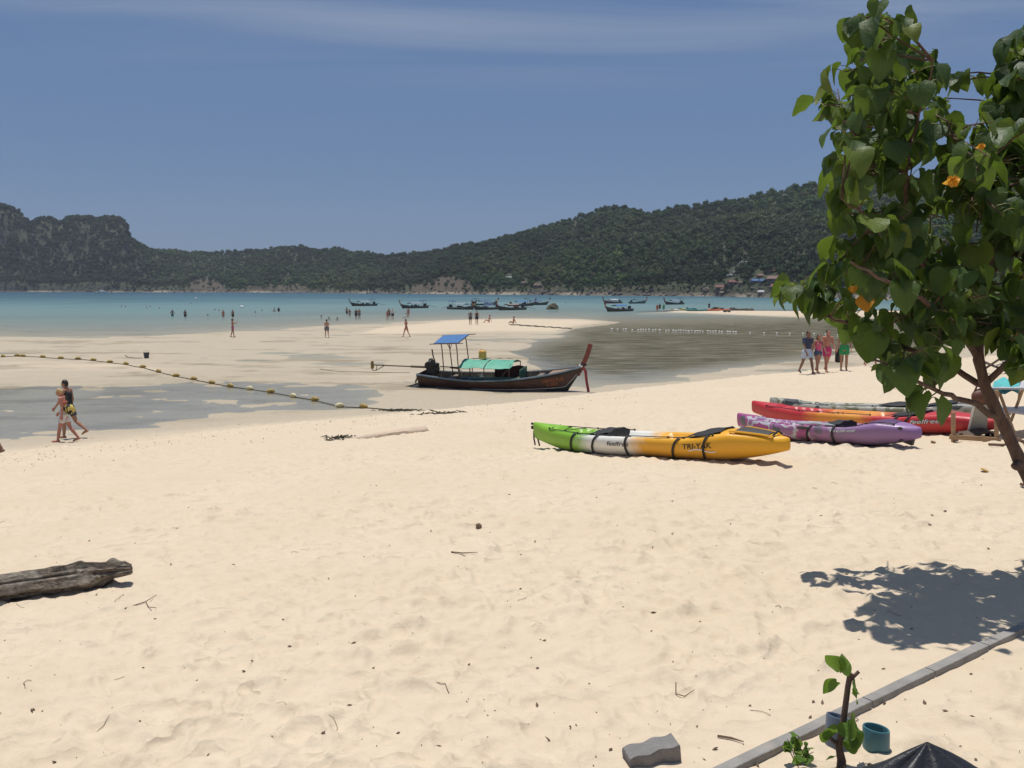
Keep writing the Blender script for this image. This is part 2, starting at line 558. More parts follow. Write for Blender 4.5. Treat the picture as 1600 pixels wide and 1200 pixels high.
l.new(pos, warp.inputs[0]); l.new(ws_.outputs[0], warp.inputs[1])
vo = n.new('ShaderNodeTexVoronoi'); vo.inputs['Scale'].default_value = 4.2; l.new(warp.outputs[0], vo.inputs['Vector'])
tread = mth(n, l, 'MULTIPLY', mth(n, l, 'POWER', vo.outputs['Distance'], 2.0), mrange(n, l, nA, 0.35, 0.6, 1.2, 4.0))
tread = mth(n, l, 'MULTIPLY', tread, mrange(n, l, wet.outputs['Fac'], 0.3, 0.8, 1.0, 0.15))
l.new(mth(n, l, 'ADD', nh, tread), bmp.inputs['Height']); l.new(bmp.outputs[0], p.inputs['Normal'])
beach_me.materials.append(m)

# ------------------------------------------------------------------ the sea, the pool and the lagoon: one level sheet
def calm(X, Y, Z):
    Ys = np.maximum(Y, 12.0); dep = Ys * math.cos(PITCH) + ZC * math.sin(PITCH)
    px = 800 + F * X / dep; py = 600 - F * (Ys * math.sin(PITCH) - ZC * math.cos(PITCH)) / dep
    return np.maximum(sstep(-60, 20, sdist(LAGOON, px, py, 3.0)), 0.5 * sstep(-40, 20, sdist(POOL, px, py, 1.5)))
RW = RR[RR > 15]
AW = np.radians(np.concatenate([np.arange(-90, -36, 3.0), np.arange(-36, 36.01, 0.15), np.arange(39, 91, 3.0)]))
sea_me = grid_mesh('sea', RW, AW, lambda X, Y: 0 * X, {'depth': lambda X, Y, Z: np.maximum(-H(X, Y), 0), 'calm': calm})
sea = tag(link('sea', sea_me), kind='structure')
m, n, l, p = nodes_of('sea_water')
n.remove(p)
out = n['Material Output']
geo = n.new('ShaderNodeNewGeometry'); pos = geo.outputs['Position']
dp = n.new('ShaderNodeAttribute'); dp.attribute_name = 'depth'
ca = n.new('ShaderNodeAttribute'); ca.attribute_name = 'calm'
nP = noise_tex(n, l, pos, 0.02, 4, 0.6)
dd = mth(n, l, 'MULTIPLY', dp.outputs['Fac'], mrange(n, l, nP, 0.3, 0.7, 0.75, 1.3))
lg = mth(n, l, 'MULTIPLY', mth(n, l, 'LOGARITHM', mth(n, l, 'ADD', dd, 0.05), 10.0), 0.42)   # -0.55 .. 0.4
fac = mrange(n, l, lg, -0.55, 0.40)
wc = ramp(n, [(0.0, (0.30, 0.31, 0.27)), (0.42, (0.245, 0.32, 0.295)), (0.66, (0.150, 0.238, 0.235)), (0.84, (0.048, 0.115, 0.145)), (1.0, (0.014, 0.058, 0.10))])
l.new(fac, wc.inputs[0])
opq = mth(n, l, 'SUBTRACT', 1.0, mth(n, l, 'POWER', 2.718, mth(n, l, 'MULTIPLY', dd, -1.7)))
opq = mth(n, l, 'MULTIPLY', opq, mrange(n, l, ca.outputs['Fac'], 0, 1, 1.0, 0.15))
wv = n.new('ShaderNodeMapping'); wv.inputs['Scale'].default_value = (0.6, 1.0, 1.0); l.new(pos, wv.inputs[0])
w1 = noise_tex(n, l, wv.outputs[0], 1.6, 4, 0.6); w2 = noise_tex(n, l, wv.outputs[0], 0.35, 3)
bmp = n.new('ShaderNodeBump'); bmp.inputs['Distance'].default_value = 0.10
l.new(mth(n, l, 'ADD', w1, w2), bmp.inputs['Height'])
l.new(mrange(n, l, ca.outputs['Fac'], 0, 0.8, 0.75, 0.03), bmp.inputs['Strength'])
dif = n.new('ShaderNodeBsdfDiffuse'); l.new(wc.outputs[0], dif.inputs['Color'])
tr = n.new('ShaderNodeBsdfTransparent'); tr.inputs['Color'].default_value = (0.93, 0.96, 0.95, 1)
ms = n.new('ShaderNodeMixShader'); l.new(opq, ms.inputs[0]); l.new(tr.outputs[0], ms.inputs[1]); l.new(dif.outputs[0], ms.inputs[2])
gl = n.new('ShaderNodeBsdfGlossy'); l.new(bmp.outputs[0], gl.inputs['Normal'])
l.new(mrange(n, l, ca.outputs['Fac'], 0, 1, 0.22, 0.05), gl.inputs['Roughness'])
fr = n.new('ShaderNodeFresnel'); fr.inputs['IOR'].default_value = 1.33; l.new(bmp.outputs[0], fr.inputs['Normal'])
frm = mth(n, l, 'MINIMUM', fr.outputs[0], mrange(n, l, ca.outputs['Fac'], 0, 0.5, 0.20, 0.40))
ms2 = n.new('ShaderNodeMixShader'); l.new(frm, ms2.inputs[0]); l.new(ms.outputs[0], ms2.inputs[1]); l.new(gl.outputs[0], ms2.inputs[2])
l.new(ms2.outputs[0], out.inputs['Surface'])
sea_me.materials.append(m)

# ------------------------------------------------------------------ the hills round the bay
SKY = np.array([(-1400, 300), (-900, 270), (-500, 262), (-200, 285), (0, 319), (20, 326), (42, 336), (58, 353), (70, 345), (86, 342), (102, 350), (118, 342), (145, 339),
                (185, 340), (200, 343), (206, 352), (208, 371), (225, 382), (242, 389), (300, 391), (350, 393), (400, 389), (430, 386), (460, 385), (500, 388),
                (530, 386), (560, 393), (600, 396), (650, 393), (690, 387), (730, 380), (775, 374), (800, 367), (850, 354), (900, 337), (930, 327), (950, 321),
                (972, 320), (1000, 327), (1015, 334), (1050, 325), (1100, 319), (1150, 309), (1200, 299), (1250, 292), (1290, 284), (1350, 286), (1400, 281),
                (1500, 270), (1600, 262), (1900, 250), (2400, 300), (3200, 380)], float)
SHR = np.array([(-1400, 458), (0, 456.2), (300, 456.8), (480, 457.6), (700, 459.5), (900, 461.3), (1100, 463.0), (1240, 465.5), (1400, 469), (1600, 474), (2400, 490), (3200, 500)], float)
PXS = np.arange(-1300, 3000, 4.0)
QS = np.concatenate([[-0.03, 0.0, 0.006, 0.015, 0.03], np.linspace(0.05, 1.0, 46), np.linspace(1.04, 1.9, 16)])
def hill(PX, Q):
    ys = np.interp(PX, SHR[:, 0], SHR[:, 1])
    Ysh = ZC * F / (ys - 449.8)
    cliff = sstep(330, 190, PX)
    D = 300 + 40 * np.sin(PX / 170.0) - 130 * cliff
    Yr = Ysh + D
    zr = ZC + (449.8 - np.interp(PX, SKY[:, 0], SKY[:, 1])) / F * Yr - 5.2
    Y = Ysh + Q * D
    X = (PX - 800) / F * Y
    q = np.clip(Q, 0, 1)
    g = 0.055 * sstep(0.0, 0.03, Q) + 0.945 * q ** 1.12
    gc = 0.10 * sstep(0, 0.05, Q) + 0.22 * q + 0.68 * sstep(0.25, 0.75, Q + 0.10 * fbm(X / 45, Y / 45, 95, 2))
    g = g * (1 - cliff) + gc * cliff
    back = np.clip(Q - 1, 0, 5)
    g = g - back * 0.55
    z = zr * g
    spur = fbm(X / 120, Y / 160, 90, 3)
    env = np.clip(q * (1 - q) * 4, 0, 1) ** 0.8
    z = z + env * zr * 0.22 * spur - env * zr * 0.03
    z = np.where(Q <= 0.0, -1.5 + 45 * np.minimum(Q + 0.03, 0.03), z)
    return X, Y, z
gx, gq = np.meshgrid(PXS, QS, indexing='ij')
hX, hY, hZ = hill(gx, gq)
nc, nq = hX.shape
V = np.stack([hX, hY, hZ], -1).reshape(-1, 3)
i, j = np.meshgrid(np.arange(nc - 1), np.arange(nq - 1), indexing='ij')
a = (i * nq + j).ravel()
Q4 = np.stack([a, a + nq, a + nq + 1, a + 1], -1)
hm = bpy.data.meshes.new('hills')
hm.from_pydata(V.tolist(), [], Q4.tolist())
hm.polygons.foreach_set('use_smooth', np.ones(len(Q4), bool)); hm.update()

BARE = [([(285, 457), (300, 443), (335, 436), (350, 445), (352, 458)], 1.0), ([(370, 458), (385, 446), (430, 441), (470, 444), (485, 458)], 0.75),
        ([(640, 460), (668, 438), (690, 433), (735, 446), (742, 460)], 1.0), ([(812, 462), (835, 446), (870, 444), (880, 462)], 0.5)]
def projected(X, Y, Z):
    c, s_ = math.cos(PITCH), math.sin(PITCH)
    dep = Y * c - (Z - ZC) * s_
    return 800 + F * X / dep, 600 - F * (Y * s_ + (Z - ZC) * c) / dep
def bare(X, Y, Z):
    px, py = projected(X, Y, Z)
    k = np.zeros(X.shape)
    for poly, a_ in BARE:
        k = np.maximum(k, a_ * sstep(-6, 5, sdist(poly, px, py, 1.0) + 12 * fbm(X / 9, Z / 6, 33, 2)))
    return k
at = hm.attributes.new('bare', 'FLOAT', 'POINT')
at.data.foreach_set('value', bare(hX, hY, hZ).astype(np.float32).ravel())
hills = tag(link('hills', hm), kind='structure')
m, n, l, p = nodes_of('hill_soil')
geo = n.new('ShaderNodeNewGeometry'); pos = geo.outputs['Position']
br = n.new('ShaderNodeAttribute'); br.attribute_name = 'bare'
sx = n.new('ShaderNodeSeparateXYZ'); l.new(geo.outputs['True Normal'], sx.inputs[0])
sz = n.new('ShaderNodeSeparateXYZ'); l.new(pos, sz.inputs[0])
k1 = noise_tex(n, l, pos, 0.09, 6, 0.65)
green = mixc(n, l, mrange(n, l, k1, 0.35, 0.65), (0.028, 0.040, 0.016), (0.050, 0.054, 0.026))
soil = mixc(n, l, mrange(n, l, noise_tex(n, l, pos, 0.25, 6, 0.7), 0.35, 0.65), (0.085, 0.056, 0.036), (0.055, 0.047, 0.029))
rock = mixc(n, l, mrange(n, l, noise_tex(n, l, pos, 0.2, 7, 0.7), 0.4, 0.65), (0.03, 0.032, 0.03), (0.075, 0.072, 0.066))
c1 = mixc(n, l, br.outputs['Fac'], green, soil)
c2 = mixc(n, l, mrange(n, l, sx.outputs['Z'], 0.35, 0.6, 1.0, 0.0), c1, rock)
strand = mixc(n, l, mrange(n, l, noise_tex(n, l, pos, 0.02, 3), 0.45, 0.6), (0.10, 0.085, 0.068), (0.30, 0.25, 0.18))
c3 = mixc(n, l, mrange(n, l, sz.outputs['Z'], 1.2, 2.4, 1.0, 0.0), c2, strand)
l.new(c3, p.inputs['Base Color']); p.inputs['Roughness'].default_value = 0.95
bmp = n.new('ShaderNodeBump'); bmp.inputs['Strength'].default_value = 0.8; bmp.inputs['Distance'].default_value = 2.0
l.new(noise_tex(n, l, pos, 0.3, 6, 0.7), bmp.inputs['Height']); l.new(bmp.outputs[0], p.inputs['Normal'])
hm.materials.append(m)

# --- the wood on the hills: one mass, crowns set out on points
m, n, l, p = nodes_of('wood_leaves')
ti = n.new('ShaderNodeAttribute'); ti.attribute_type = 'INSTANCER'; ti.attribute_name = 'tint'
tcn = n.new('ShaderNodeTexCoord')
shade = mrange(n, l, noise_tex(n, l, tcn.outputs['Object'], 0.9, 3), 0.3, 0.7, 0.65, 1.35)
vs_ = n.new('ShaderNodeVectorMath'); vs_.operation = 'SCALE'
l.new(ti.outputs['Color'], vs_.inputs[0]); l.new(shade, vs_.inputs['Scale'])
l.new(vs_.outputs[0], p.inputs['Base Color']); p.inputs['Roughness'].default_value = 0.75; p.inputs['Specular IOR Level'].default_value = 0.2
WOODM = m
crowns = bpy.data.collections.new('wood_crowns')
for vi in range(7):
    rr_ = random.Random(vi)
    mb = MB()
    lob = [(Vector((rr_.uniform(-1.4, 1.4), rr_.uniform(-1.4, 1.4), rr_.uniform(2.6, 5.0))), rr_.uniform(1.2, 2.1)) for _ in range(5)]
    mb.tube([(0, 0, -1), (0.1, 0, 2), (0, 0.1, 4)], [0.22, 0.18, 0.1], 5)
    for c_, r_ in lob:
        mb.ell(c_, (r_ * 0.72, r_ * 0.72, r_ * 0.6), 6, 4, jit=0.2)
        for q in range(46):
            d = Vector((rr_.gauss(0, 1), rr_.gauss(0, 1), rr_.gauss(0.25, 0.9))).normalized()
            o = c_ + d * r_ * rr_.uniform(0.72, 1.12)
            nrm = (d + Vector((rr_.gauss(0, .5), rr_.gauss(0, .5), rr_.gauss(0.2, .5)))).normalized()
            t = nrm.cross(Vector((rr_.gauss(0, 1), rr_.gauss(0, 1), rr_.gauss(0, 1)))).normalized(); b_ = nrm.cross(t)
            s1 = rr_.uniform(0.25, 0.6); s2 = s1 * rr_.uniform(0.5, 1.0)
            mb.add([o + t * s1, o + b_ * s2, o - t * s1 * 0.9, o - b_ * s2], [(0, 1, 2, 3)])
    me = mb.mesh('wood_crown', WOODM, False)
    crowns.objects.link(bpy.data.objects.new('wood_crown', me))
N = 62000
px_ = rng.uniform(-900, 2500, N); q_ = rng.uniform(0.012, 1.35, N)
tX, tY, tZ = hill(px_, q_)
e = 0.01
_, _, z2 = hill(px_, q_ + e); slope = np.abs(z2 - tZ) / (e * 300)
HOUSES = [(1142, 438, 7, 'r'), (1123, 445, 7, 'r'), (1156, 437, 5, 'd'), (1203, 419, 6, 'r'), (1185, 426, 5, 'p'), (1177, 435, 6, 'b'), (1189, 435, 6, 'b'), (1205, 434, 9, 'p'),
          (1210, 446, 8, 'r'), (1187, 451, 5, 'w'), (1224, 457, 7, 'w'), (1162, 411, 9, 'g'), (1140, 425, 4, 'g'), (1130, 426, 4, 'g'), (1145, 421, 4, 'g'), (1222, 440, 6, 'd'),
          (840, 444, 6, 'd'), (795, 432, 5, 'g'), (820, 440, 5, 'd')]
fx, fy = projected(tX, tY, tZ)
keep = rng.random(N) > bare(tX, tY, tZ) * 0.9
keep &= (rng.random(N) > 0.10)
for hx, hy, hw, _ in HOUSES:      # a clearing round and in front of each house
    keep &= ~((np.abs(fx - hx) < hw * 0.95) & (fy > hy - 4) & (fy < hy + 9))
n1 = fbm(tX / 40, tY / 40, 50, 3); n2_ = fbm(tX / 90, tZ / 25, 55, 3); n3 = rng.random(N)
base = np.array([(0.040, 0.072, 0.022)]) * np.ones((N, 1))
def blend(base, k, c): return base * (1 - k[:, None]) + np.array([c]) * k[:, None]
tint = blend(base, sstep(0.0, 0.4, n1), (0.066, 0.098, 0.028))
tint = blend(tint, sstep(0.10, 0.45, n2_) * sstep(600, 1000, px_), (0.125, 0.125, 0.040))
tint = blend(tint, sstep(0.86, 0.95, n3) * 0.8, (0.10, 0.088, 0.058))
tint = blend(tint, (n3 < 0.06) * 0.7, (0.11, 0.14, 0.03))
tint = blend(tint, sstep(-0.05, -0.4, n2_) * 0.45, (0.095, 0.085, 0.055))
tint = tint * (0.72 + 0.55 * sstep(-0.35, 0.45, fbm(tX / 55, tZ / 18, 59, 3)))[:, None] * (0.84 + 0.26 * rng.random(N))[:, None]
tint = tint * np.array([[0.76, 0.90, 0.74]])
tint = blend(tint, sstep(330, 150, px_) * 0.7, (0.020, 0.030, 0.018))
pts = np.stack([tX, tY, tZ - 0.3], -1)[keep]
wm = bpy.data.meshes.new('woodland')
wm.vertices.add(len(pts)); wm.vertices.foreach_set('co', pts.ravel())
a_ = wm.attributes.new('tint', 'FLOAT_COLOR', 'POINT')
a_.data.foreach_set('color', np.concatenate([tint[keep], np.ones((keep.sum(), 1))], 1).astype(np.float32).ravel())
a_ = wm.attributes.new('size', 'FLOAT', 'POINT')
sz_ = (0.40 + 0.75 * rng.random(N) ** 1.6) * (1 + 0.5 * fbm(tX / 30, tY / 30, 58, 2)) * np.where(q_ < 0.05, 0.55, 1.0) * np.where(slope > 1.6, 0.6, 1.0)
a_.data.foreach_set('value', sz_[keep].astype(np.float32))
wood = tag(link('woodland', wm), 'dark green wood covering the hills across the bay', 'woodland', kind='stuff')
ng = bpy.data.node_groups.new('set_out_crowns', 'GeometryNodeTree')
ng.interface.new_socket('Geometry', in_out='INPUT', socket_type='NodeSocketGeometry')
ng.interface.new_socket('Geometry', in_out='OUTPUT', socket_type='NodeSocketGeometry')
gi = ng.nodes.new('NodeGroupInput'); go = ng.nodes.new('NodeGroupOutput')
ci = ng.nodes.new('GeometryNodeCollectionInfo'); ci.inputs['Collection'].default_value = crowns
ci.inputs['Separate Children'].default_value = True; ci.inputs['Reset Children'].default_value = True
ip = ng.nodes.new('GeometryNodeInstanceOnPoints'); ip.inputs['Pick Instance'].default_value = True
rv = ng.nodes.new('FunctionNodeRandomValue'); rv.data_type = 'FLOAT_VECTOR'
rv.inputs[0].default_value = (-0.12, -0.12, 0); rv.inputs[1].default_value = (0.12, 0.12, 6.28)
na_ = ng.nodes.new('GeometryNodeInputNamedAttribute'); na_.data_type = 'FLOAT'; na_.inputs['Name'].default_value = 'size'
ng.links.new(gi.outputs[0], ip.inputs['Points']); ng.links.new(ci.outputs[0], ip.inputs['Instance'])
ng.links.new(rv.outputs[0], ip.inputs['Rotation']); ng.links.new(na_.outputs[0], ip.inputs['Scale'])
ng.links.new(ip.outputs[0], go.inputs[0])
wood.modifiers.new('crowns', 'NODES').node_group = ng

# --- boulders along the far shore, one mass
ROCKM = pm('shore_rock', (0.12, 0.10, 0.08), 0.9, 0.5, 0.6, 0.5, 2.0)
mb = MB()
for k in range(1500):
    q = rng.uniform(0.001, 0.022); xx = rng.uniform(-600, 2000)
    x_, y_, z_ = hill(np.array([xx]), np.array([q]))
    r_ = float(rng.choice([0.5, 0.8, 1.2, 1.9], p=[.55, .3, .12, .03]))
    mb.ell((x_[0], y_[0], max(z_[0], 0.1)), (r_ * rng.uniform(.8, 1.6), r_, r_ * rng.uniform(.5, .9)), 6, 4, rot=(0, 0, rng.uniform(0, 3)), jit=0.25)
tag(mb.build('shore_boulders', ROCKM, smooth=False), 'brown boulders strewn along the far waterline', 'boulders', kind='stuff')

# --- houses on the hillside
HM = {'r': pm('roof_red', (0.16, 0.062, 0.052), 0.8, 0.3, 0.5), 'p': pm('roof_pink', (0.19, 0.11, 0.09), 0.8, 0.3, 0.5), 'd': pm('roof_brown', (0.10, 0.06, 0.05), 0.8, 0.3, 0.5),
      'b': pm('roof_blue', (0.045, 0.12, 0.28), 0.6, 0.2, 0.5), 'w': pm('roof_grey', (0.30, 0.30, 0.31), 0.6, 0.2, 0.5), 'g': pm('roof_greygreen', (0.15, 0.175, 0.17), 0.7, 0.2, 0.5)}
HWALL = pm('house_wall', (0.15, 0.12, 0.095), 0.85, 0.25, 0.4)
HGLASS = pm('house_window', (0.03, 0.035, 0.04), 0.2, 0.2, 1.0)
HNAME = {'r': 'red', 'p': 'faded pink', 'd': 'dark brown', 'b': 'blue', 'w': 'pale grey', 'g': 'grey green'}
HWHERE = ['long hut, upper of the two red ones beside the leaves', 'lower hut of the stepped red pair', 'small hut behind the red pair', 'hut standing highest on the right of the village',
          'hut just below the highest red one', 'awning hut, first of two blue ones', 'awning hut, second of two blue ones', 'broad hut in the village middle', 'low hut under the broad pink one',
          'little hut near the shore in the village', 'hut by the shore beside the tree leaves', 'long building at the top of the village', 'tiny cabin stepping down the slope, middle one',
          'tiny cabin stepping down the slope, lowest one', 'tiny cabin stepping down the slope, highest one', 'hut at the village edge by the leaves', 'hut above the bare slope behind the boats',
          'cabin alone high above the moored boats', 'hut under the lone grey green cabin']
for (hx, hy, hw, kind_), wh in zip(HOUSES, HWHERE):
    qs = np.linspace(0.01, 0.98, 300)
    X_, Y_, Z_ = hill(np.full(300, float(hx)), qs)
    ppx, ppy = projected(X_, Y_, Z_ + 2.5)
    k = int(np.argmin(np.abs(ppy - hy)))
    W = hw * 2 * Y_[k] / F * 0.9; Dp = W * 0.7; hz_ = min(2.6, W * 0.5)
    o = empty('hillside_house', (float(X_[k]), float(Y_[k]), float(Z_[k]) - 0.3), rng.uniform(-0.4, 0.4), f'{HNAME[kind_]} roofed {wh}', 'house', 'houses on the far hillside')
    w_ = MB(); w_.box((0, 0, hz_ / 2 - 1.0), (W, Dp, hz_ + 2.0)); w_.build('wall', HWALL, o, False)
    g_ = MB(); rz_ = W * 0.22
    g_.add([(-W * .6, -Dp * .68, hz_ - .3), (W * .6, -Dp * .68, hz_ - .3), (W * .6, Dp * .68, hz_ - .3), (-W * .6, Dp * .68, hz_ - .3), (-W * .5, 0, hz_ + rz_), (W * .5, 0, hz_ + rz_)],
           [(0, 1, 5, 4), (2, 3, 4, 5), (1, 2, 5), (3, 0, 4), (3, 2, 1, 0)])
    g_.build('roof', HM[kind_], o, False)
    if hw >= 6:
        for t in (-0.28, 0.28):
            q = MB(); q.box((t * W, -Dp / 2 - .02, hz_ * .5), (W * .2, .06, hz_ * .4)); q.build('window', HGLASS, o, False)


# ------------------------------------------------------------------ longtail boats
WOODB = pm('hull_wood', (0.065, 0.024, 0.017), 0.45, 0.35, 3.0, 0.25, 14.0, dirt=(0.045, 0.02, 0.016), dirt_amt=0.7, stretch=(0.5, 2, 3))
BLACKB = pm('hull_bottom_paint', (0.022, 0.024, 0.022), 0.6, 0.3, 3.0, 0.2, dirt=(0.06, 0.055, 0.04), dirt_amt=0.5)
RAILB = pm('rail_paint', (0.13, 0.17, 0.20), 0.5, 0.25, 4.0, dirt=(0.05, 0.05, 0.05))
LINEB = pm('pale_line_paint', (0.33, 0.33, 0.31), 0.6, 0.3, 5.0)
INNER = pm('inner_planks', (0.16, 0.125, 0.09), 0.8, 0.35, 4.0, 0.3, dirt=(0.06, 0.045, 0.035), stretch=(0.5, 3, 3))
RIBM = pm('rib_timber', (0.32, 0.28, 0.22), 0.8, 0.25, 5.0)
PROWM = pm('prow_red', (0.19, 0.042, 0.028), 0.55, 0.25, 4.0, 0.2, dirt=(0.12, 0.03, 0.02))
SASHM = pm('red_sash', (0.32, 0.055, 0.06), 0.8, 0.3, 9.0)
GREENT = pm('green_tarp', (0.09, 0.35, 0.235), 0.6, 0.15, 3.0, 0.35, 5.0, dirt=(0.15, 0.40, 0.29), dirt_amt=0.6)
GREENP = pm('green_paint', (0.03, 0.12, 0.07), 0.5, 0.25, 5.0, dirt=(0.02, 0.05, 0.03))
BLUET = pm('blue_tarp', (0.035, 0.135, 0.33), 0.55, 0.15, 4.0, 0.3, 8.0)
STEEL = pm('rusty_pole', (0.10, 0.065, 0.045), 0.6, 0.4, 12.0, metal=0.3)
SHAFTM = pm('shaft_brown', (0.11, 0.075, 0.035), 0.55, 0.3, 6.0)
ENGM = pm('engine_black', (0.018, 0.018, 0.019), 0.45, 0.4, 9.0, 0.3, metal=0.3)
WHITEM = pm('white_plastic', (0.72, 0.72, 0.69), 0.5, 0.08, 5.0)
YELLOWJ = pm('yellow_jerrycan', (0.66, 0.37, 0.08), 0.45, 0.12, 6.0)
ROPEM = pm('rope', (0.20, 0.16, 0.10), 0.9, 0.3, 20.0)
DARKRED = pm('dark_red_cloth', (0.075, 0.022, 0.02), 0.85, 0.5, 8.0, dirt=(0.02, 0.012, 0.012), dirt_amt=0.7)
ORANGEL = pm('faded_orange_lettering', (0.36, 0.115, 0.045), 0.7, 0.3, 12.0)

def boat_lines(L, B):
    def half(t):
        k = max(0.0, (t - 0.42) / 0.58)
        q = min(1.0, t / 0.4)
        return B * max(0.03, (1 - k ** 2.3)) * (0.60 + 0.40 * (q * q * (3 - 2 * q)))
    def sheer(t):
        return 0.63 + (0.14 * ((0.33 - t) / 0.33) ** 2 if t < 0.33 else 0.62 * ((t - 0.33) / 0.67) ** 2.1)
    def keel(t):
        z = 0.10 * ((0.15 - t) / 0.15) ** 2 if t < 0.15 else 0.0
        if t > 0.90: z = (sheer(t) - 0.02) * ((t - 0.90) / 0.10) ** 0.95
        return z
    return half, sheer, keel
PROF = [(0, 0), (0.42, 0.03), (0.68, 0.14), (0.80, 0.30), (0.90, 0.56), (0.965, 0.82), (1, 1)]

def section(L, B, t, inset=0.0, sgn=1):
    half, sheer, keel = boat_lines(L, B)
    b, zs, zk = half(t), sheer(t), keel(t)
    return [Vector((-L / 2 + L * t, sgn * max(0.0, (b - inset)) * y, zk + inset * (1 - z) + (zs - zk) * z)) for y, z in PROF]

def side_at(L, B, t, z, off=0.0, sgn=-1):
    """a point on the outer planking at height share z"""
    sec = section(L, B, t, 0, sgn)
    ys = [q[1] for q in PROF]
    for k in range(len(ys) - 1):
        if ys[k] <= z <= ys[k + 1]:
            f = (z - ys[k]) / (ys[k + 1] - ys[k])
            p_ = sec[k].lerp(sec[k + 1], f)
            return p_ + Vector((0, sgn * off, -0.15 * off))
    return sec[-1]

def hull_mesh(root, L, B, ns, mats, thick=0.05):
    ts = [i / ns for i in range(ns + 1)]
    ts = sorted(set(ts + [0.90, 0.93, 0.96, 0.98, 1.0]))
    mb = MB()
    for sg in (1, -1):
        secs = [section(L, B, t, 0, sg) for t in ts]
        for k in range(len(PROF) - 1):
            mb.loft([[s_[k], s_[k + 1]] for s_ in secs], mi=1 if k < 3 else 0)
        ins = [section(L, B, t, thick, sg) for t in ts]
        mb.loft(ins, mi=2)
        mb.loft([[s_[-1], q[-1]] for s_, q in zip(secs, ins)], mi=2)
    a_ = section(L, B, 0, 0, 1); b_ = section(L, B, 0, 0, -1)
    mb.add(a_ + b_[::-1][:-1], [tuple(range(len(a_) + len(b_) - 1))], 0)
    return mb.build('hull', mats, root, weld=True)

def sweep_rail(L, B, z, sg, t0=0.0, t1=0.995, n_=24, off=0.02):
    return [side_at(L, B, t0 + (t1 - t0) * i / n_, z, off, sg) for i in range(n_ + 1)]

def ribbon(mb, pts, w, up=Vector((0, 0, 1)), mi=0, thick=0.006):
    """a flat band of some thickness along a path"""
    secs = []
    for i, p_ in enumerate(pts):
        t = (Vector(pts[min(i + 1, len(pts) - 1)]) - Vector(pts[max(i - 1, 0)])).normalized()
        s_ = up - t * up.dot(t)
        s_ = s_.normalized() * (w / 2)
        nn = t.cross(s_).normalized() * thick
        p_ = Vector(p_)
        secs.append([p_ - s_ - nn, p_ + s_ - nn, p_ + s_ + nn, p_ - s_ + nn])
    mb.loft(secs, close=True, mi=mi, caps=True)

def prow_path(L, B):
    half, sheer, keel = boat_lines(L, B)
    x0 = L / 2
    return [Vector((x0 - 0.30, 0, sheer(1) - 0.40)), Vector((x0 - 0.06, 0, sheer(1) - 0.02)), Vector((x0 + 0.10, 0, sheer(1) + 0.30)), Vector((x0 + 0.24, 0, sheer(1) + 0.66)), Vector((x0 + 0.34, 0, sheer(1) + 1.02))]

def slab_along(mb, pts, wx, wy, mi=0):
    """a plank of rectangular section following a path in the XZ plane"""
    secs = []
    for i, p_ in enumerate(pts):
        t = (pts[min(i + 1, len(pts) - 1)] - pts[max(i - 1, 0)]).normalized()
        nx = Vector((t.z, 0, -t.x)) * (wx[i] / 2)
        y = Vector((0, wy / 2, 0))
        secs.append([p_ - nx - y, p_ + nx - y, p_ + nx + y, p_ - nx + y])
    mb.loft(secs, close=True, mi=mi, caps=True)

# --- the beached boat
L, B = 7.9, 0.98
pA = ground(652, 603); pBo = ground(893, 611)
hdg = math.atan2(pBo.y - pA.y, pBo.x - pA.x)
mid = (pA + pBo) / 2 + Vector((math.cos(hdg), math.sin(hdg), 0)) * 0.42
bt = empty('longtail_boat', (mid.x, mid.y, 0), hdg, 'beached dark brown longtail boat with green canopy and red prow', 'boat', rx=R(6.0))
# bring the keel down on the sand
c_, s_ = math.cos(hdg), math.sin(hdg)
bt.location.z = float(np.mean(H(mid.x + c_ * np.linspace(-3.5, 3.2, 9), mid.y + s_ * np.linspace(-3.5, 3.2, 9), False))) - 0.06
bt.rotation_euler.y = -math.atan2(gz(mid.x + c_ * 3, mid.y + s_ * 3) - gz(mid.x - c_ * 3, mid.y - s_ * 3), 6.0) * 0.8
half, sheer, keel = boat_lines(L, B)
hull = hull_mesh(bt, L, B, 26, [WOODB, BLACKB, INNER])
q = MB()
for z_ in (0.36, 0.47, 0.58, 0.69, 0.80):
    for sg in (-1, 1): q.tube(sweep_rail(L, B, z_, sg, 0.01, 0.985, 22, 0.002), 0.006, 4)
q.build('plank_seam', BLACKB, hull)
for sg in (-1, 1):
    q = MB(); q.tube(sweep_rail(L, B, 0.99, sg, 0, 0.995, 26, 0.035), 0.045, 6); q.build('gunwale', RAILB, bt)
    q = MB(); q.tube(sweep_rail(L, B, 0.88, sg, 0, 0.99, 26, 0.02), 0.028, 6); q.build('rubbing_strake', BLACKB, bt)
    q = MB(); ribbon(q, sweep_rail(L, B, 0.30, sg, 0.35, 0.965, 20, 0.012), 0.035); q.build('waterline_stripe', LINEB, bt)
for i in range(13):
    t = 0.10 + i * 0.062
    for sg in (-1, 1):
        q = MB(); q.tube(section(L, B, t, 0.075, sg)[1:], 0.028, 5); q.build('rib', RIBM, bt)
for i in range(7):                                       # floor boards
    q = MB()
    y = -0.54 + i * 0.18
    q.box((-0.35, y, 0.17), (5.4, 0.165, 0.03)); q.build('floor_board', INNER, bt, False)
for t in (0.2, 0.34, 0.62, 0.74):
    q = MB(); q.box((-L / 2 + L * t, 0, sheer(t) - 0.12), (0.24, 2 * half(t) - 0.12, 0.04)); q.build('thwart', INNER, bt, False)
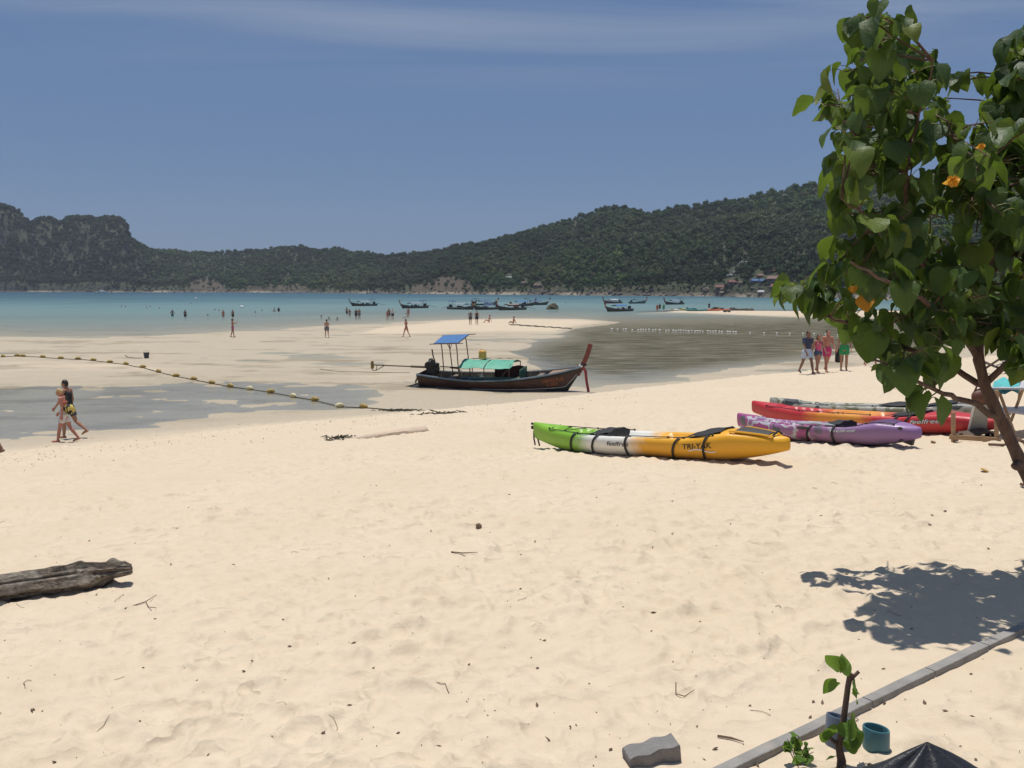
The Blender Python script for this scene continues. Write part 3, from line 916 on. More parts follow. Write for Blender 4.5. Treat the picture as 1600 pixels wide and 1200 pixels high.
for i in range(5):                                       # foredeck planks
    t0 = 0.80
    q = MB()
    f0, f1 = -1 + i * 0.4, -1 + (i + 1) * 0.4 - 0.03
    sec = []
    for t in (0.80, 0.86, 0.92, 0.97):
        w_ = max(0.0, half(t) - 0.06); z_ = sheer(t) - 0.03
        x_ = -L / 2 + L * t
        sec.append([Vector((x_, w_ * f0, z_)), Vector((x_, w_ * f1, z_)), Vector((x_, w_ * f1, z_ - 0.03)), Vector((x_, w_ * f0, z_ - 0.03))])
    q.loft(sec, close=True, caps=True); q.build('foredeck_plank', pm('deck_plank', (0.30, 0.19, 0.12), 0.75, 0.3, 5.0, 0.3, stretch=(0.4, 4, 4)), bt, False)
pp = prow_path(L, B)
q = MB(); slab_along(q, pp, [0.26, 0.21, 0.20, 0.21, 0.20], 0.09); pr = q.build('prow', PROWM, bt, False)
q = MB(); q.ell((L / 2 - 0.10, -0.06, sheer(1) + 0.02), (0.10, 0.09, 0.09), 8, 6, jit=0.1); q.build('knot', WHITEM, pr)
q = MB(); q.tube([(L / 2 - 0.12, -0.09, sheer(1) + 0.10), (L / 2 + 0.10, -0.07, sheer(1) + 0.05), (L / 2 + 0.12, 0.07, sheer(1) + 0.06), (L / 2 - 0.10, 0.08, sheer(1) + 0.10)], 0.045, 6); q.build('sash_wrap', BLACKB, pr)
q = MB(); slab_along(q, [Vector((L / 2 - 0.04, 0, sheer(1) + 0.02)), Vector((L / 2 + 0.10, 0, sheer(1) - 0.25)), Vector((L / 2 + 0.14, 0, sheer(1) - 0.7)), Vector((L / 2 + 0.24, 0, -0.02))], [0.10, 0.12, 0.11, 0.11], 0.06)
q.build('hanging_sash', SASHM, bt, False)
q = MB(); q.box((L / 2 + 0.29, 0, 0.0), (0.24, 0.14, 0.14), rot=(0, 0.4, 0), taper=0.7); q.build('sash_weight', BLACKB, bt, False)
# faded lettering on the bow, two short rows
lt = MB(); lr = random.Random(5)
for row, (t0, t1, z0, z1) in enumerate([(0.775, 0.895, 0.60, 0.76), (0.80, 0.865, 0.42, 0.55)]):
    nlet = 11 if row == 0 else 6
    for k in range(nlet):
        ta = t0 + (t1 - t0) * k / nlet; wd = (t1 - t0) / nlet * 0.62
        shape = lr.choice(['n', 'l', 'o', 'u', 'v'])
        strokes = {'n': [((0, 0), (0, 1)), ((0, 1), (1, 1)), ((1, 1), (1, 0))], 'l': [((0, 1), (0, 0)), ((0, 0), (1, 0))], 'o': [((0, 0), (0, 1)), ((0, 1), (1, 1)), ((1, 1), (1, 0)), ((1, 0), (0, 0))],
                   'u': [((0, 1), (0, 0)), ((0, 0), (1, 0)), ((1, 0), (1, 1))], 'v': [((0, 1), (.5, 0)), ((.5, 0), (1, 1))]}[shape]
        for (u0, v0), (u1, v1) in strokes:
            a_ = side_at(L, B, ta + wd * u0, z0 + (z1 - z0) * v0, 0.006); b_ = side_at(L, B, ta + wd * u1, z0 + (z1 - z0) * v1, 0.006)
            lt.tube([a_, b_], 0.012, 4)
lt.build('painted_lettering', ORANGEL, hull, False)
# canopy on posts
cx0, cx1 = -1.75, 0.75
q = MB(); secs = []
for i in range(13):
    x = cx0 + (cx1 - cx0) * i / 12
    row = []
    for k in range(11):
        y = -0.92 + 1.84 * k / 10
        sag = 0.035 * math.sin(i / 12 * math.pi * 3) ** 2 + 0.02 * math.sin(k * 1.7 + i)
        row.append(Vector((x + 0.05 * math.sin(k * .9), y, 1.42 - 0.20 * (y / 0.92) ** 2 - sag)))
    secs.append(row)
q.loft(secs); q.loft([[v - Vector((0, 0, 0.012)) for v in r] for r in secs][::-1])
cano = q.build('canopy', GREENT, bt)
q = MB(); q.add([(-1.55, 0.35, 1.41), (-0.7, 0.35, 1.42), (-0.7, 0.80, 1.33), (-1.55, 0.80, 1.31), (-1.55, 0.35, 1.43), (-0.7, 0.35, 1.44), (-0.7, 0.80, 1.35), (-1.55, 0.80, 1.33)], [(4, 5, 6, 7), (0, 3, 2, 1), (0, 1, 5, 4), (1, 2, 6, 5), (2, 3, 7, 6), (3, 0, 4, 7)])
q.build('patch', BLUET, cano, False)
q = MB()
for a_, b_ in (((-0.35, 0.30), (0.1, 0.42)), ((0.12, 0.45), (0.55, 0.34))):
    q.tube([(a_[0], a_[1], 1.425), ((a_[0] + b_[0]) / 2, (a_[1] + b_[1]) / 2 + .05, 1.43), (b_[0], b_[1], 1.42)], [0.02, 0.06, 0.015], 5, flat=(1, 1, 0.25))
q.build('tear', BLACKB, cano)
for x in (-1.7, -0.5, 0.7):
    for sg in (-1, 1):
        t = (x + L / 2) / L
        q = MB(); q.tube([(x, sg * (half(t) - 0.05), sheer(t) - 0.1), (x + 0.02, sg * 0.90, 1.21)], 0.022, 6); q.build('canopy_post', STEEL, bt)
    q = MB(); q.tube([(x, y, 1.40 - 0.20 * (y / 0.92) ** 2) for y in np.linspace(-0.92, 0.92, 9)], 0.018, 5); q.build('canopy_bow', STEEL, bt)
q = MB(); q.tube([(0.1, -half(0.5) + 0.05, 0.55), (0.62, -0.88, 1.15)], 0.016, 5); q.build('brace', STEEL, bt)
# what stands in the middle: green casing, dark cloth wall, end board
q = MB(); q.box((-0.25, -0.42, 0.42), (2.2, 0.5, 0.42)); q.box((-0.25, -0.42, 0.645), (2.26, 0.56, 0.03)); q.build('engine_casing', GREENP, bt, False)
q = MB()
secs = []
for i in range(15):
    x = -0.55 + 1.55 * i / 14
    secs.append([Vector((x, 0.74 + 0.03 * math.sin(i * 1.9), 0.35)), Vector((x, 0.80 + 0.035 * math.sin(i * 1.4 + 1), 0.70)), Vector((x, 0.84, 1.02 - 0.03 * math.sin(i)))])
q.loft(secs); q.loft([[v + Vector((0, 0.015, 0)) for v in r] for r in secs][::-1]); q.build('side_cloth', DARKRED, bt)
q = MB(); q.box((1.03, 0.28, 0.70), (0.04, 1.15, 0.66)); q.build('end_board', GREENP, bt, False)
q = MB(); q.box((-1.65, -0.2, 0.42), (0.55, 0.6, 0.40), rot=(0, 0, 0.2)); q.build('locker', BLACKB, bt, False)
q = MB(); q.ell((-0.75, -0.42, 0.72), (0.13, 0.10, 0.06), 8, 5); q.tube([(-0.75, -0.42, 0.70), (-0.75, -0.42, 0.84)], 0.035, 6); q.build('oil_lid', WHITEM, bt)
q = MB(); q.box((1.35, -0.35, 0.48), (0.9, 0.12, 0.05), rot=(0, -0.25, 0.3)); q.build('loose_plank', RIBM, bt, False)
q = MB()
for k in range(17):
    a_ = k / 16 * 2 * math.pi
    if k: q.tube([(-1.9 + .02, -0.30 + 0.17 * math.cos(a0), 0.88 + 0.07 * math.sin(a0)), (-1.9 + .02, -0.30 + 0.17 * math.cos(a_), 0.88 + 0.07 * math.sin(a_))], 0.014, 4)
    a0 = a_
q.tube([(-1.9, -0.30, 0.30), (-1.9, -0.30, 0.88)], 0.02, 5); q.build('steering_wheel', STEEL, bt)
# awning over the helm
q = MB()
q.add([(-3.00, -0.62, 2.24), (-1.75, -0.72, 2.30), (-1.75, 0.72, 2.48), (-3.00, 0.62, 2.42), (-3.00, -0.62, 2.27), (-1.75, -0.72, 2.33), (-1.75, 0.72, 2.51), (-3.00, 0.62, 2.45)],
      [(3, 2, 1, 0), (4, 5, 6, 7), (0, 1, 5, 4), (1, 2, 6, 5), (2, 3, 7, 6), (3, 0, 4, 7)])
aw = q.build('awning', BLUET, bt, False)
q = MB()
cor = [(-3.00, -0.62, 2.24), (-1.75, -0.72, 2.30), (-1.75, 0.72, 2.48), (-3.00, 0.62, 2.42)]
for k in range(4): q.tube([cor[k], cor[(k + 1) % 4]], 0.022, 5)
q.tube([(-3.20, -0.66, 2.23), (-1.50, -0.76, 2.31)], 0.02, 5); q.tube([(-3.05, 0.66, 2.43), (-1.40, 0.76, 2.51)], 0.02, 5)
q.build('awning_frame', STEEL, aw)
for x, y, zt in ((-2.65, -0.55, 2.26), (-1.87, -0.66, 2.29), (-2.70, 0.5, 2.41), (-1.87, 0.62, 2.47)):
    t = (x + L / 2) / L
    q = MB(); q.tube([(x + 0.12, math.copysign(half(t) - 0.1, y), 0.35), (x + 0.02, y, zt - 0.25), (x - 0.02, y * 0.98, zt)], 0.025, 6); q.build('awning_pole', STEEL, bt)
q = MB(); q.tube([(-2.35, -0.55, 2.24), (-2.25, -0.5, 1.99), (-2.23, -0.5, 1.76)], 0.018, 5); q.tube([(-2.15, -0.5, 2.26), (-2.23, -0.5, 1.99)], 0.018, 5); q.build('hanging_strap', ROPEM, aw)
# engine with its long shaft
en = MB()
en.box((-3.35, 0, 0.98), (0.52, 0.46, 0.50), rot=(0, 0.25, 0), taper=0.8)
for k in range(7): en.ell((-3.35 + random.uniform(-.25, .25), random.uniform(-.24, .24), 1.02 + random.uniform(-.2, .32)), (random.uniform(.08, .17),) * 3, 8, 6)
en.tube([(-3.50, -0.24, 1.12), (-3.50, 0.24, 1.12)], 0.19, 12); en.tube([(-3.25, -0.26, 1.28), (-3.25, -0.2, 1.28)], 0.13, 12)
en.tube([(-3.55, 0, 0.55), (-3.45, 0, 0.8)], [0.14, 0.2], 8)
eng = en.build('engine', ENGM, bt)
q = MB(); q.tube([(-3.26, 0.05, 1.3), (-3.34, 0.05, 1.52), (-3.38, 0.05, 1.86)], [0.03, 0.03, 0.035], 6); q.build('exhaust_pipe', STEEL, eng)
q = MB(); q.tube([(-3.00, 0, 1.05), (-2.10, 0.05, 1.02)], 0.025, 6); q.tube([(-2.50, 0.05, 1.0), (-2.05, 0.06, 0.96)], 0.03, 6); q.build('tiller', STEEL, eng)
sh = MB(); sh.tube([(-3.50, 0, 1.00), (-4.60, 0.25, 0.96)], 0.055, 8); sh.tube([(-4.60, 0.25, 0.96), (-6.85, 0.78, 0.88)], 0.032, 7)
shf = sh.build('propeller_shaft', SHAFTM, bt)
q = MB(); q.ell((-6.92, 0.79, 0.96), (0.09, 0.05, 0.13), 8, 6, rot=(0, 0.3, 0)); q.ell((-6.92, 0.79, 0.80), (0.09, 0.05, 0.12), 8, 6, rot=(0, -0.3, 0)); q.ell((-6.94, 0.79, 0.88), (0.06, 0.06, 0.06), 8, 6); q.build('propeller', pm('brass', (0.30, 0.20, 0.07), 0.45, 0.3, 8.0, metal=0.7), shf)
q = MB(); q.tube([(-6.20, 0.62, 0.88), (-6.70, 0.74, 0.62), (-6.90, 0.79, 0.60), (-7.02, 0.81, 0.75)], 0.02, 6); q.tube([(-6.70, 0.74, 0.62), (-6.65, 0.73, 0.86)], 0.016, 5); q.build('skeg', SHAFTM, shf)
q = MB()
for ry_, dz in ((0.20, 0.0), (0.23, 0.05), (0.18, -0.04)):
    ring = [(-4.02 + 0.05 * math.sin(3 * a_), -0.35 + ry_ * math.cos(a_), 0.45 + dz + ry_ * 1.05 * math.sin(a_)) for a_ in np.linspace(0, 2 * math.pi, 18)]
    q.tube(ring, 0.018, 5)
q.build('rope_coil', ROPEM, bt)
q = MB(); q.box((-4.15, -0.1, 0.12), (0.7, 1.1, 0.05), rot=(0, -0.12, 0)); q.box((-4.30, -0.35, 0.18), (0.8, 0.08, 0.05), rot=(0, -0.25, 0)); q.build('stern_step', BLACKB, bt, False)
# yellow jerrycan riding on the canopy
bpy.context.view_layer.update()
MWB = bt.matrix_world.copy()
def jerry(name, mat, w=0.30, d=0.24, h=0.36):
    q = MB()
    rings = []
    for z, k in ((0, .92), (.03, 1), (h * .78, 1), (h * .92, .9), (h, .62)):
        r_ = []
        for a_ in np.linspace(0, 2 * math.pi, 17)[:-1]:
            ca_, sa_ = math.cos(a_), math.sin(a_)
            r_.append(Vector((math.copysign(abs(ca_) ** .5, ca_) * w / 2 * k, math.copysign(abs(sa_) ** .5, sa_) * d / 2 * k, z)))
        rings.append(r_)
    q.loft(rings, close=True, caps=True)
    return q
jc = empty('jerrycan', MWB @ Vector((-0.95, 0.30, 1.42)), hdg, 'yellow plastic jerrycan standing on the green canopy', 'jerrycan')
jerry('j', YELLOWJ, 0.34, 0.28, 0.40).build('body', YELLOWJ, jc)
q = MB(); q.tube([(0.08, 0, .38), (0.08, 0, .44)], 0.04, 8); q.build('cap', WHITEM, jc)
q = MB(); q.tube([(-.1, 0, .36), (-.1, 0, .44), (0.02, 0, .44), (.02, 0, .38)], 0.016, 6); q.build('handle', YELLOWJ, jc)

# --- boats lying off the beach
FAR = {}
def far_boat(name, px, py, lenpx, flip, label, tarp, cargo, hullm, awn, yaw_extra=0.35, shaft=True, prowm=None, house=False, gname='longtail boats moored in the bay'):
    p_ = on_level(px, py)
    Y = p_.y
    Lf = 8.0
    need = lenpx * Y / F
    yaw = math.acos(min(1, need / Lf)) if need < Lf else 0.0
    if need > Lf: Lf = need
    yaw = yaw * (1 if yaw_extra > 0 else -1)
    root = empty(name, (p_.x, p_.y, -0.22), (math.pi + yaw if flip else yaw), label, 'boat', gname)
    Bf = 0.85
    half, sheer, keel = boat_lines(Lf, Bf)
    hull_mesh(root, Lf, Bf, 12, [hullm, BLACKB, INNER])
    q = MB()
    for sg in (-1, 1): q.tube(sweep_rail(Lf, Bf, 0.98, sg, 0, 0.99, 12, 0.03), 0.05, 5)
    q.build('gunwale', RAILB, root)
    pp_ = prow_path(Lf, Bf)
    q = MB(); slab_along(q, pp_, [0.32, 0.28, 0.27, 0.28, 0.26], 0.14); pr_ = q.build('prow', prowm or PROWM, root, False)
    q = MB(); q.tube([pp_[1] + Vector((0, -.1, 0)), pp_[2]], 0.16, 6); q.build('ribbon', random.choice([SASHM, YELLOWJ, WHITEM, BLUET]), pr_)
    q = MB(); secs = []
    for i in range(7):
        x = -1.6 + 3.1 * i / 6
        secs.append([Vector((x, y, 1.55 - .25 * (y / .85) ** 2 + .03 * math.sin(i * 2 + y * 3))) for y in np.linspace(-.85, .85, 7)])
    q.loft(secs); q.loft([[v - Vector((0, 0, .03)) for v in r] for r in secs][::-1]); 
    if house:
        q.box((0, 0, 1.05), (2.9, 1.3, 0.9))
    q.build('canopy', tarp, root)
    for x in (-1.5, 1.4):
        for sg in (-1, 1):
            q = MB(); q.tube([(x, sg * .75, .5), (x, sg * .82, 1.35)], 0.03, 5); q.build('canopy_post', STEEL, root)
    rr_ = random.Random(px)
    for k in range(6):
        q = MB(); q.ell((rr_.uniform(-1.5, 2.2), rr_.uniform(-.5, .5), rr_.uniform(.5, .85)), (rr_.uniform(.25, .5), .3, rr_.uniform(.15, .3)), 7, 5, jit=.15); q.build('cargo', cargo, root)
    q = MB(); q.box((-3.2, 0, 0.95), (.5, .45, .55), taper=.8); q.tube([(-3.3, -.2, 1.1), (-3.3, .2, 1.1)], .2, 8); q.build('engine', ENGM, root, False)
    if shaft:
        q = MB(); q.tube([(-3.3, 0, 1.0), (-4.6, 0.2, .75), (-6.6, 0.5, .32)], [.06, .045, .035], 6); q.build('propeller_shaft', SHAFTM, root)
    if awn:
        q = MB(); q.box((-2.7, 0, 2.0), (1.3, 1.2, .06), rot=(0, .12, 0)); a_ = q.build('awning', awn, root, False)
        for sx in (-3.2, -2.2):
            for sg in (-1, 1):
                q = MB(); q.tube([(sx, sg * .55, .5), (sx, sg * .55, 2.0)], .025, 5); q.build('awning_pole', STEEL, root)
    return root
TEALH = pm('hull_teal', (0.05, 0.13, 0.13), 0.5, 0.3, 3.0)
GREYT = pm('grey_tarp', (0.20, 0.22, 0.27), 0.7, 0.25, 2.0)
DBLUE = pm('dark_blue_tarp', (0.03, 0.06, 0.17), 0.65, 0.25, 2.0)
BROWNH = pm('hull_brown', (0.055, 0.042, 0.034), 0.55, 0.3, 3.0)
REDH = pm('hull_red', (0.16, 0.045, 0.04), 0.5, 0.3, 3.0)
PALEP = pm('pale_prow', (0.30, 0.27, 0.21), 0.6, 0.3, 3.0)
MIXC = pm('mixed_cargo', (0.22, 0.17, 0.15), 0.8, 0.8, 1.5)
far_boat('longtail_boat', 568, 478.0, 36, True, 'brown longtail boat with pale prow moored alone, first of the row', GREYT, MIXC, BROWNH, DBLUE, prowm=PALEP)
far_boat('longtail_boat', 647, 481.5, 38, True, 'brown longtail boat with grey cover, second of the row, above the wading pairs', GREYT, MIXC, BROWNH, DBLUE, prowm=PALEP)
far_boat('longtail_boat', 721, 483.5, 44, False, 'dark longtail boat starting the boat cluster, its shaft pointing to the lone boats', GREYT, MIXC, BROWNH, DBLUE, yaw_extra=-1)
far_boat('longtail_boat', 760, 483.8, 40, True, 'dark longtail boat in the middle of the near side of the cluster', DBLUE, GREYT, BROWNH, None, shaft=False)
far_boat('longtail_boat', 799, 484.3, 44, True, 'brown longtail boat with orange goods closing the near side of the cluster', MIXC, pm('orange_goods', (0.40, 0.17, 0.06), 0.8, 0.4, 2.0), BROWNH, None)
far_boat('longtail_boat', 757, 477.0, 40, False, 'dark longtail boat behind the cluster with upright prow towards the rock', DBLUE, MIXC, TEALH, DBLUE, shaft=False)
far_boat('longtail_boat', 815, 478.0, 42, False, 'blue covered longtail boat at the back of the cluster', BLUET, MIXC, BROWNH, None, shaft=False)
far_boat('longtail_boat', 837, 476.6, 42, False, 'longtail boat furthest along the back of the cluster, beside the rock', DBLUE, MIXC, BROWNH, DBLUE, shaft=False)
far_boat('longtail_boat', 967, 486.5, 46, True, 'longtail boat with bright blue cover nearest the far sandbar', BLUET, pm('red_goods', (0.30, 0.06, 0.05), 0.8, 0.4, 2.0), BROWNH, None, shaft=False)
far_boat('tour_boat', 957, 474.0, 31, True, 'small red cabin boat behind the blue covered longtail', WHITEM, MIXC, REDH, None, shaft=False, house=True, gname='boats off the far sandbar')
far_boat('longtail_boat', 997, 474.2, 30, False, 'low teal longtail boat with open deck beside the red cabin boat', TEALH, MIXC, TEALH, None, shaft=False)
far_boat('longtail_boat', 1053, 475.8, 34, True, 'dark longtail boat with whitish goods, last one before the village', GREYT, pm('white_goods', (0.55, 0.58, 0.62), 0.7, 0.3, 2.0), BROWNH, DBLUE, shaft=False)

# rock in the shallows
p_ = on_level(864, 483.5)
q = MB(); q.ell((0, 0, 0.3), (1.25, 1.0, 1.15), 12, 8, jit=0.16); q.ell((-0.75, 0.1, 0.1), (0.75, 0.7, 0.55), 10, 6, jit=0.15); q.ell((0.5, -0.4, 0.1), (0.9, 0.6, 0.45), 10, 6, jit=0.15)
o = q.build('rock', pm('sea_rock', (0.10, 0.085, 0.05), 0.9, 0.5, 1.2, 0.6, 4.0), smooth=False); o.location = (p_.x, p_.y, -0.1)
tag(o, 'brown rounded rock standing in the shallows beside the boat cluster', 'rock')

# sailing yacht far out
p_ = on_level(160, 457.2)
yt = empty('sailing_yacht', (p_.x, p_.y, 0), 0.25, 'small white sailing yacht moored under the cliff', 'yacht')
Ly = 9.5
secs = []
for t in np.linspace(0, 1, 11):
    b_ = 1.5 * (1 - max(0, (t - .45) / .55) ** 2) * (0.75 + .25 * min(1, t / .3)) + .02; zs = 1.15 + .35 * t * t
    secs.append([Vector((-Ly / 2 + Ly * t, y * b_, z * zs - .25 * (1 - z))) for y, z in ((-1, 1), (-.9, .5), (-.5, 0.05), (0, -.1), (.5, .05), (.9, .5), (1, 1))])
q = MB(); q.loft(secs, close=True, caps=True); q.build('hull', WHITEM, yt)
q = MB(); q.box((-.3, 0, 1.55), (3.6, 1.7, .7), taper=.8); q.build('cabin', WHITEM, yt, False)
q = MB(); q.tube([(.6, 0, 1.2), (.6, 0, 13.5)], .09, 6); mst = q.build('mast', pm('alloy', (.62, .62, .62), .4, .05), yt)
q = MB(); q.tube([(.5, 0, 2.6), (-3.4, 0, 2.5)], .16, 6); q.build('boom', WHITEM, mst)
q = MB(); q.tube([(.6, 0, 13.3), (4.6, 0, 1.5)], .02, 4); q.tube([(.6, 0, 13.3), (-4.6, 0, 1.3)], .02, 4); q.build('stay', STEEL, mst)

# mooring buoys
for k, (bx, by) in enumerate([(306, 467), (378, 481)]):
    p_ = on_level(bx, by)
    o = empty('mooring_buoy', (p_.x, p_.y, 0), 0, ['white ball buoy further out, above the two bathers', 'white ball buoy closer in, beside the standing bathers'][k], 'buoy', 'white buoys in the bay')
    q = MB(); q.ell((0, 0, .15), (.42, .42, .42), 12, 8); q.build('ball', WHITEM, o)
    q = MB(); q.tube([(0, 0, .5), (0, 0, .68)], .06, 6); q.build('eye', STEEL, o)

# ------------------------------------------------------------------ kayaks
STRAP = pm('black_webbing', (0.014, 0.014, 0.015), 0.7, 0.2, 30.0)
HATCHM = pm('hatch_dark', (0.045, 0.042, 0.038), 0.6, 0.2, 10.0)
CORDM = pm('deck_cord', (0.02, 0.02, 0.02), 0.6, 0.1)
def kay_mat(name, stops, camo=None, rough=0.33):
    m, n, l, p = nodes_of(name)
    tcn = n.new('ShaderNodeTexCoord')
    sp_ = n.new('ShaderNodeSeparateXYZ'); l.new(tcn.outputs['Object'], sp_.inputs[0])
    nz = noise_tex(n, l, tcn.outputs['Object'], 5.0, 5, 0.6)
    x = mth(n, l, 'ADD', sp_.outputs['X'], mth(n, l, 'MULTIPLY', mth(n, l, 'SUBTRACT', nz, 0.5), 0.45))
    f = mrange(n, l, x, -2.5, 2.5)
    rp = ramp(n, stops); l.new(f, rp.inputs[0])
    col = rp.outputs[0]
    if camo:
        cells, amount_x0, amount_x1 = camo
        d_ = n.new('ShaderNodeMapping'); d_.inputs['Scale'].default_value = (1.0, 1.6, 1.6); l.new(tcn.outputs['Object'], d_.inputs[0])
        cc = noise_tex(n, l, d_.outputs[0], 2.2, 2, 0.4, 0.2)
        cr_ = ramp(n, cells, 'CONSTANT'); l.new(cc, cr_.inputs[0])
        k = mrange(n, l, x, amount_x0, amount_x1, 1.0, 0.0)
        col = mixc(n, l, k, col, cr_.outputs[0])
    scuff = mrange(n, l, noise_tex(n, l, tcn.outputs['Object'], 14.0, 8, 0.75), 0.58, 0.75, 0.0, 0.35)
    col = mixc(n, l, scuff, col, (0.45, 0.37, 0.27))
    low = mrange(n, l, sp_.outputs['Z'], 0.0, 0.16, 0.35, 0.0)
    dust = mth(n, l, 'MULTIPLY', low, mrange(n, l, noise_tex(n, l, tcn.outputs['Object'], 6.0, 6, 0.7), 0.35, 0.65))
    col = mixc(n, l, dust, col, (0.50, 0.40, 0.28))
    l.new(col, p.inputs['Base Color']); 
    l.new(mrange(n, l, nz, 0.3, 0.7, rough, rough + 0.2), p.inputs['Roughness'])
    b = n.new('ShaderNodeBump'); b.inputs['Strength'].default_value = 0.12; b.inputs['Distance'].default_value = 0.02
    l.new(noise_tex(n, l, tcn.outputs['Object'], 40.0, 4), b.inputs['Height']); l.new(b.outputs[0], p.inputs['Normal'])
    return m

class Kayak:
    def __init__(self, L, B, blunt=0.55):
        self.L, self.B, self.blunt = L, B, blunt
    def dims(self, t):
        k = abs(2 * t - 1)
        e_ = 2.4 if t < 0.5 else 2.9
        b = self.B * max(0.0, 1 - k ** e_) ** (0.85 if t < .5 else 0.62)
        b = max(b, 0.018)
        zk = 0.19 * max(0, (0.24 - t) / 0.24) ** 1.8 if t < .5 else 0.17 * max(0, (t - 0.74) / 0.26) ** 1.9
        zr = 0.315 + (0.085 * max(0, (0.30 - t) / 0.30) ** 1.4 if t < .5 else 0.075 * max(0, 1 - abs(t - 0.84) / 0.16) - 0.03 * max(0, (t - .92) / .08))
        deep = 0.0
        if 0.13 < t < 0.78:
            deep = 0.13 * float(sstep(0.13, 0.22, t)) * (1 - float(sstep(0.72, 0.78, t)))
            if 0.16 < t < 0.30: deep *= 0.55 + 0.40 * math.cos((t - 0.16) / 0.14 * math.pi * 8)
            if 0.50 < t < 0.56: deep *= 0.45
            if 0.33 < t < 0.36: deep *= 0.6
        return b, zk, zr, deep
    def pos(self, t, k):
        """outline of the section, k from 0 (keel) to 9 (centre of the deck), on the side of +Y"""
        b, zk, zr, deep = self.dims(t)
        h = zr - zk
        crown = 0.05 * (1 if deep < 0.01 else 0)
        pts_ = [(0, zk), (0.40 * b, zk + 0.012), (0.72 * b, zk + 0.16 * h), (0.93 * b, zk + 0.45 * h), (b, zk + 0.70 * h), (0.965 * b, zk + 0.90 * h),
                (0.87 * b, zr), (0.74 * b, zr + crown * .3 - deep * 0.10), (0.62 * b, zr + crown * .6 - deep * 0.9), (0, zr + crown - deep)]
        i = min(int(k), 8); f = k - i
        y = pts_[i][0] * (1 - f) + pts_[i + 1][0] * f; z = pts_[i][1] * (1 - f) + pts_[i + 1][1] * f
        return Vector((-self.L / 2 + self.L * t, y, z))
    def surf(self, t, k, sgn=-1, off=0.006):
        p0 = self.pos(t, k); a_ = self.pos(t, max(0, k - .05)); b_ = self.pos(t, min(9, k + .05))
        tg = b_ - a_; nn = Vector((0, tg.z, -tg.y))
        if nn.length < 1e-6: nn = Vector((0, 0, 1))
        nn.normalize(); 
        p1 = p0 + nn * off
        return Vector((p1.x, sgn * p1.y, p1.z))
    def hull(self, root, mat):
        ts = np.unique(np.concatenate([1 - np.cos(np.linspace(0, math.pi / 2, 10)), np.linspace(0.12, 0.82, 71), np.sin(np.linspace(0, math.pi / 2, 14))]))
        ts = ts[(ts >= 0) & (ts <= 1)]
        mb = MB(); secs = []
        for t in ts:
            r_ = [self.pos(t, k) for k in range(10)]
            secs.append([Vector((v.x, -v.y, v.z)) for v in r_] + [Vector(v) for v in r_[::-1]][0:])
        mb.loft(secs, close=True, caps=True)
        o = mb.build('hull', mat, root, weld=True)
        md = o.modifiers.new('round', 'SUBSURF'); md.levels = 1; md.render_levels = 1
        return o
    def strap(self, root, t, sgn=-1, tail=0.14, k0=8.2, k1=2.0, lean=0.05, w=0.036, tail_dir=-0.08):
        pts_ = [self.surf(t + lean * (k0 - k) / (k0 - k1) * (-1), k, sgn, 0.012) for k in np.linspace(k0, k1, 12)]
        if tail:
            e_ = pts_[-1]
            pts_.append(e_ + Vector((tail_dir * .5, sgn * 0.05, -0.05)))
            pts_.append(Vector((e_.x + tail_dir, e_.y + sgn * tail, 0.008)))
            pts_.append(Vector((e_.x + tail_dir * 2.2, e_.y + sgn * tail * 1.3, 0.008)))
        q = MB(); ribbon(q, pts_, w, up=Vector((1, 0, 0)), thick=0.003)
        return q.build('strap', STRAP, root)
    def cord(self, root, t0, t1, k=6.1, sgn=-1):
        q = MB(); q.tube([self.surf(t, k + 0.12 * math.sin(t * 40), sgn, 0.012) for t in np.linspace(t0, t1, 14)], 0.007, 5)
        o = q.build('deck_cord', CORDM, root)
        for t in (t0, (t0 + t1) / 2, t1):
            c_ = self.surf(t, k, sgn, 0.012); q = MB(); q.ell(c_, (0.022, 0.012, 0.016), 8, 5); q.build('cord_clip', CORDM, o)
    def text(self, root, word, t0, width, kc, hgt, mat, sgn=-1, shear=0.25, off=0.006, bold=0.0):
        cu = bpy.data.curves.new('lettering', 'FONT'); cu.body = word; cu.shear = shear; cu.size = 1.0; cu.offset = bold; cu.resolution_u = 3
        to = bpy.data.objects.new('lettering', cu); C.objects.link(to)
        dg = bpy.context.evaluated_depsgraph_get()
        me = bpy.data.meshes.new_from_object(to.evaluated_get(dg))
        bpy.data.objects.remove(to)
        bm = bmesh.new(); bm.from_mesh(me)
        bmesh.ops.triangulate(bm, faces=bm.faces); bmesh.ops.subdivide_edges(bm, edges=[e for e in bm.edges if e.calc_length() > 0.25], cuts=1)
        bm.to_mesh(me); bm.free()
        xs = [v.co.x for v in me.vertices]; x0, x1 = min(xs), max(xs)
        sc_ = width / (x1 - x0)
        for v in me.vertices:
            u = (v.co.x - x0) * sc_ / self.L; w_ = v.co.y * hgt
            v.co = self.surf(t0 + u if sgn < 0 else t0 - u, kc + w_, sgn, off)
        me.materials.append(mat)
        return link('lettering', me, root)

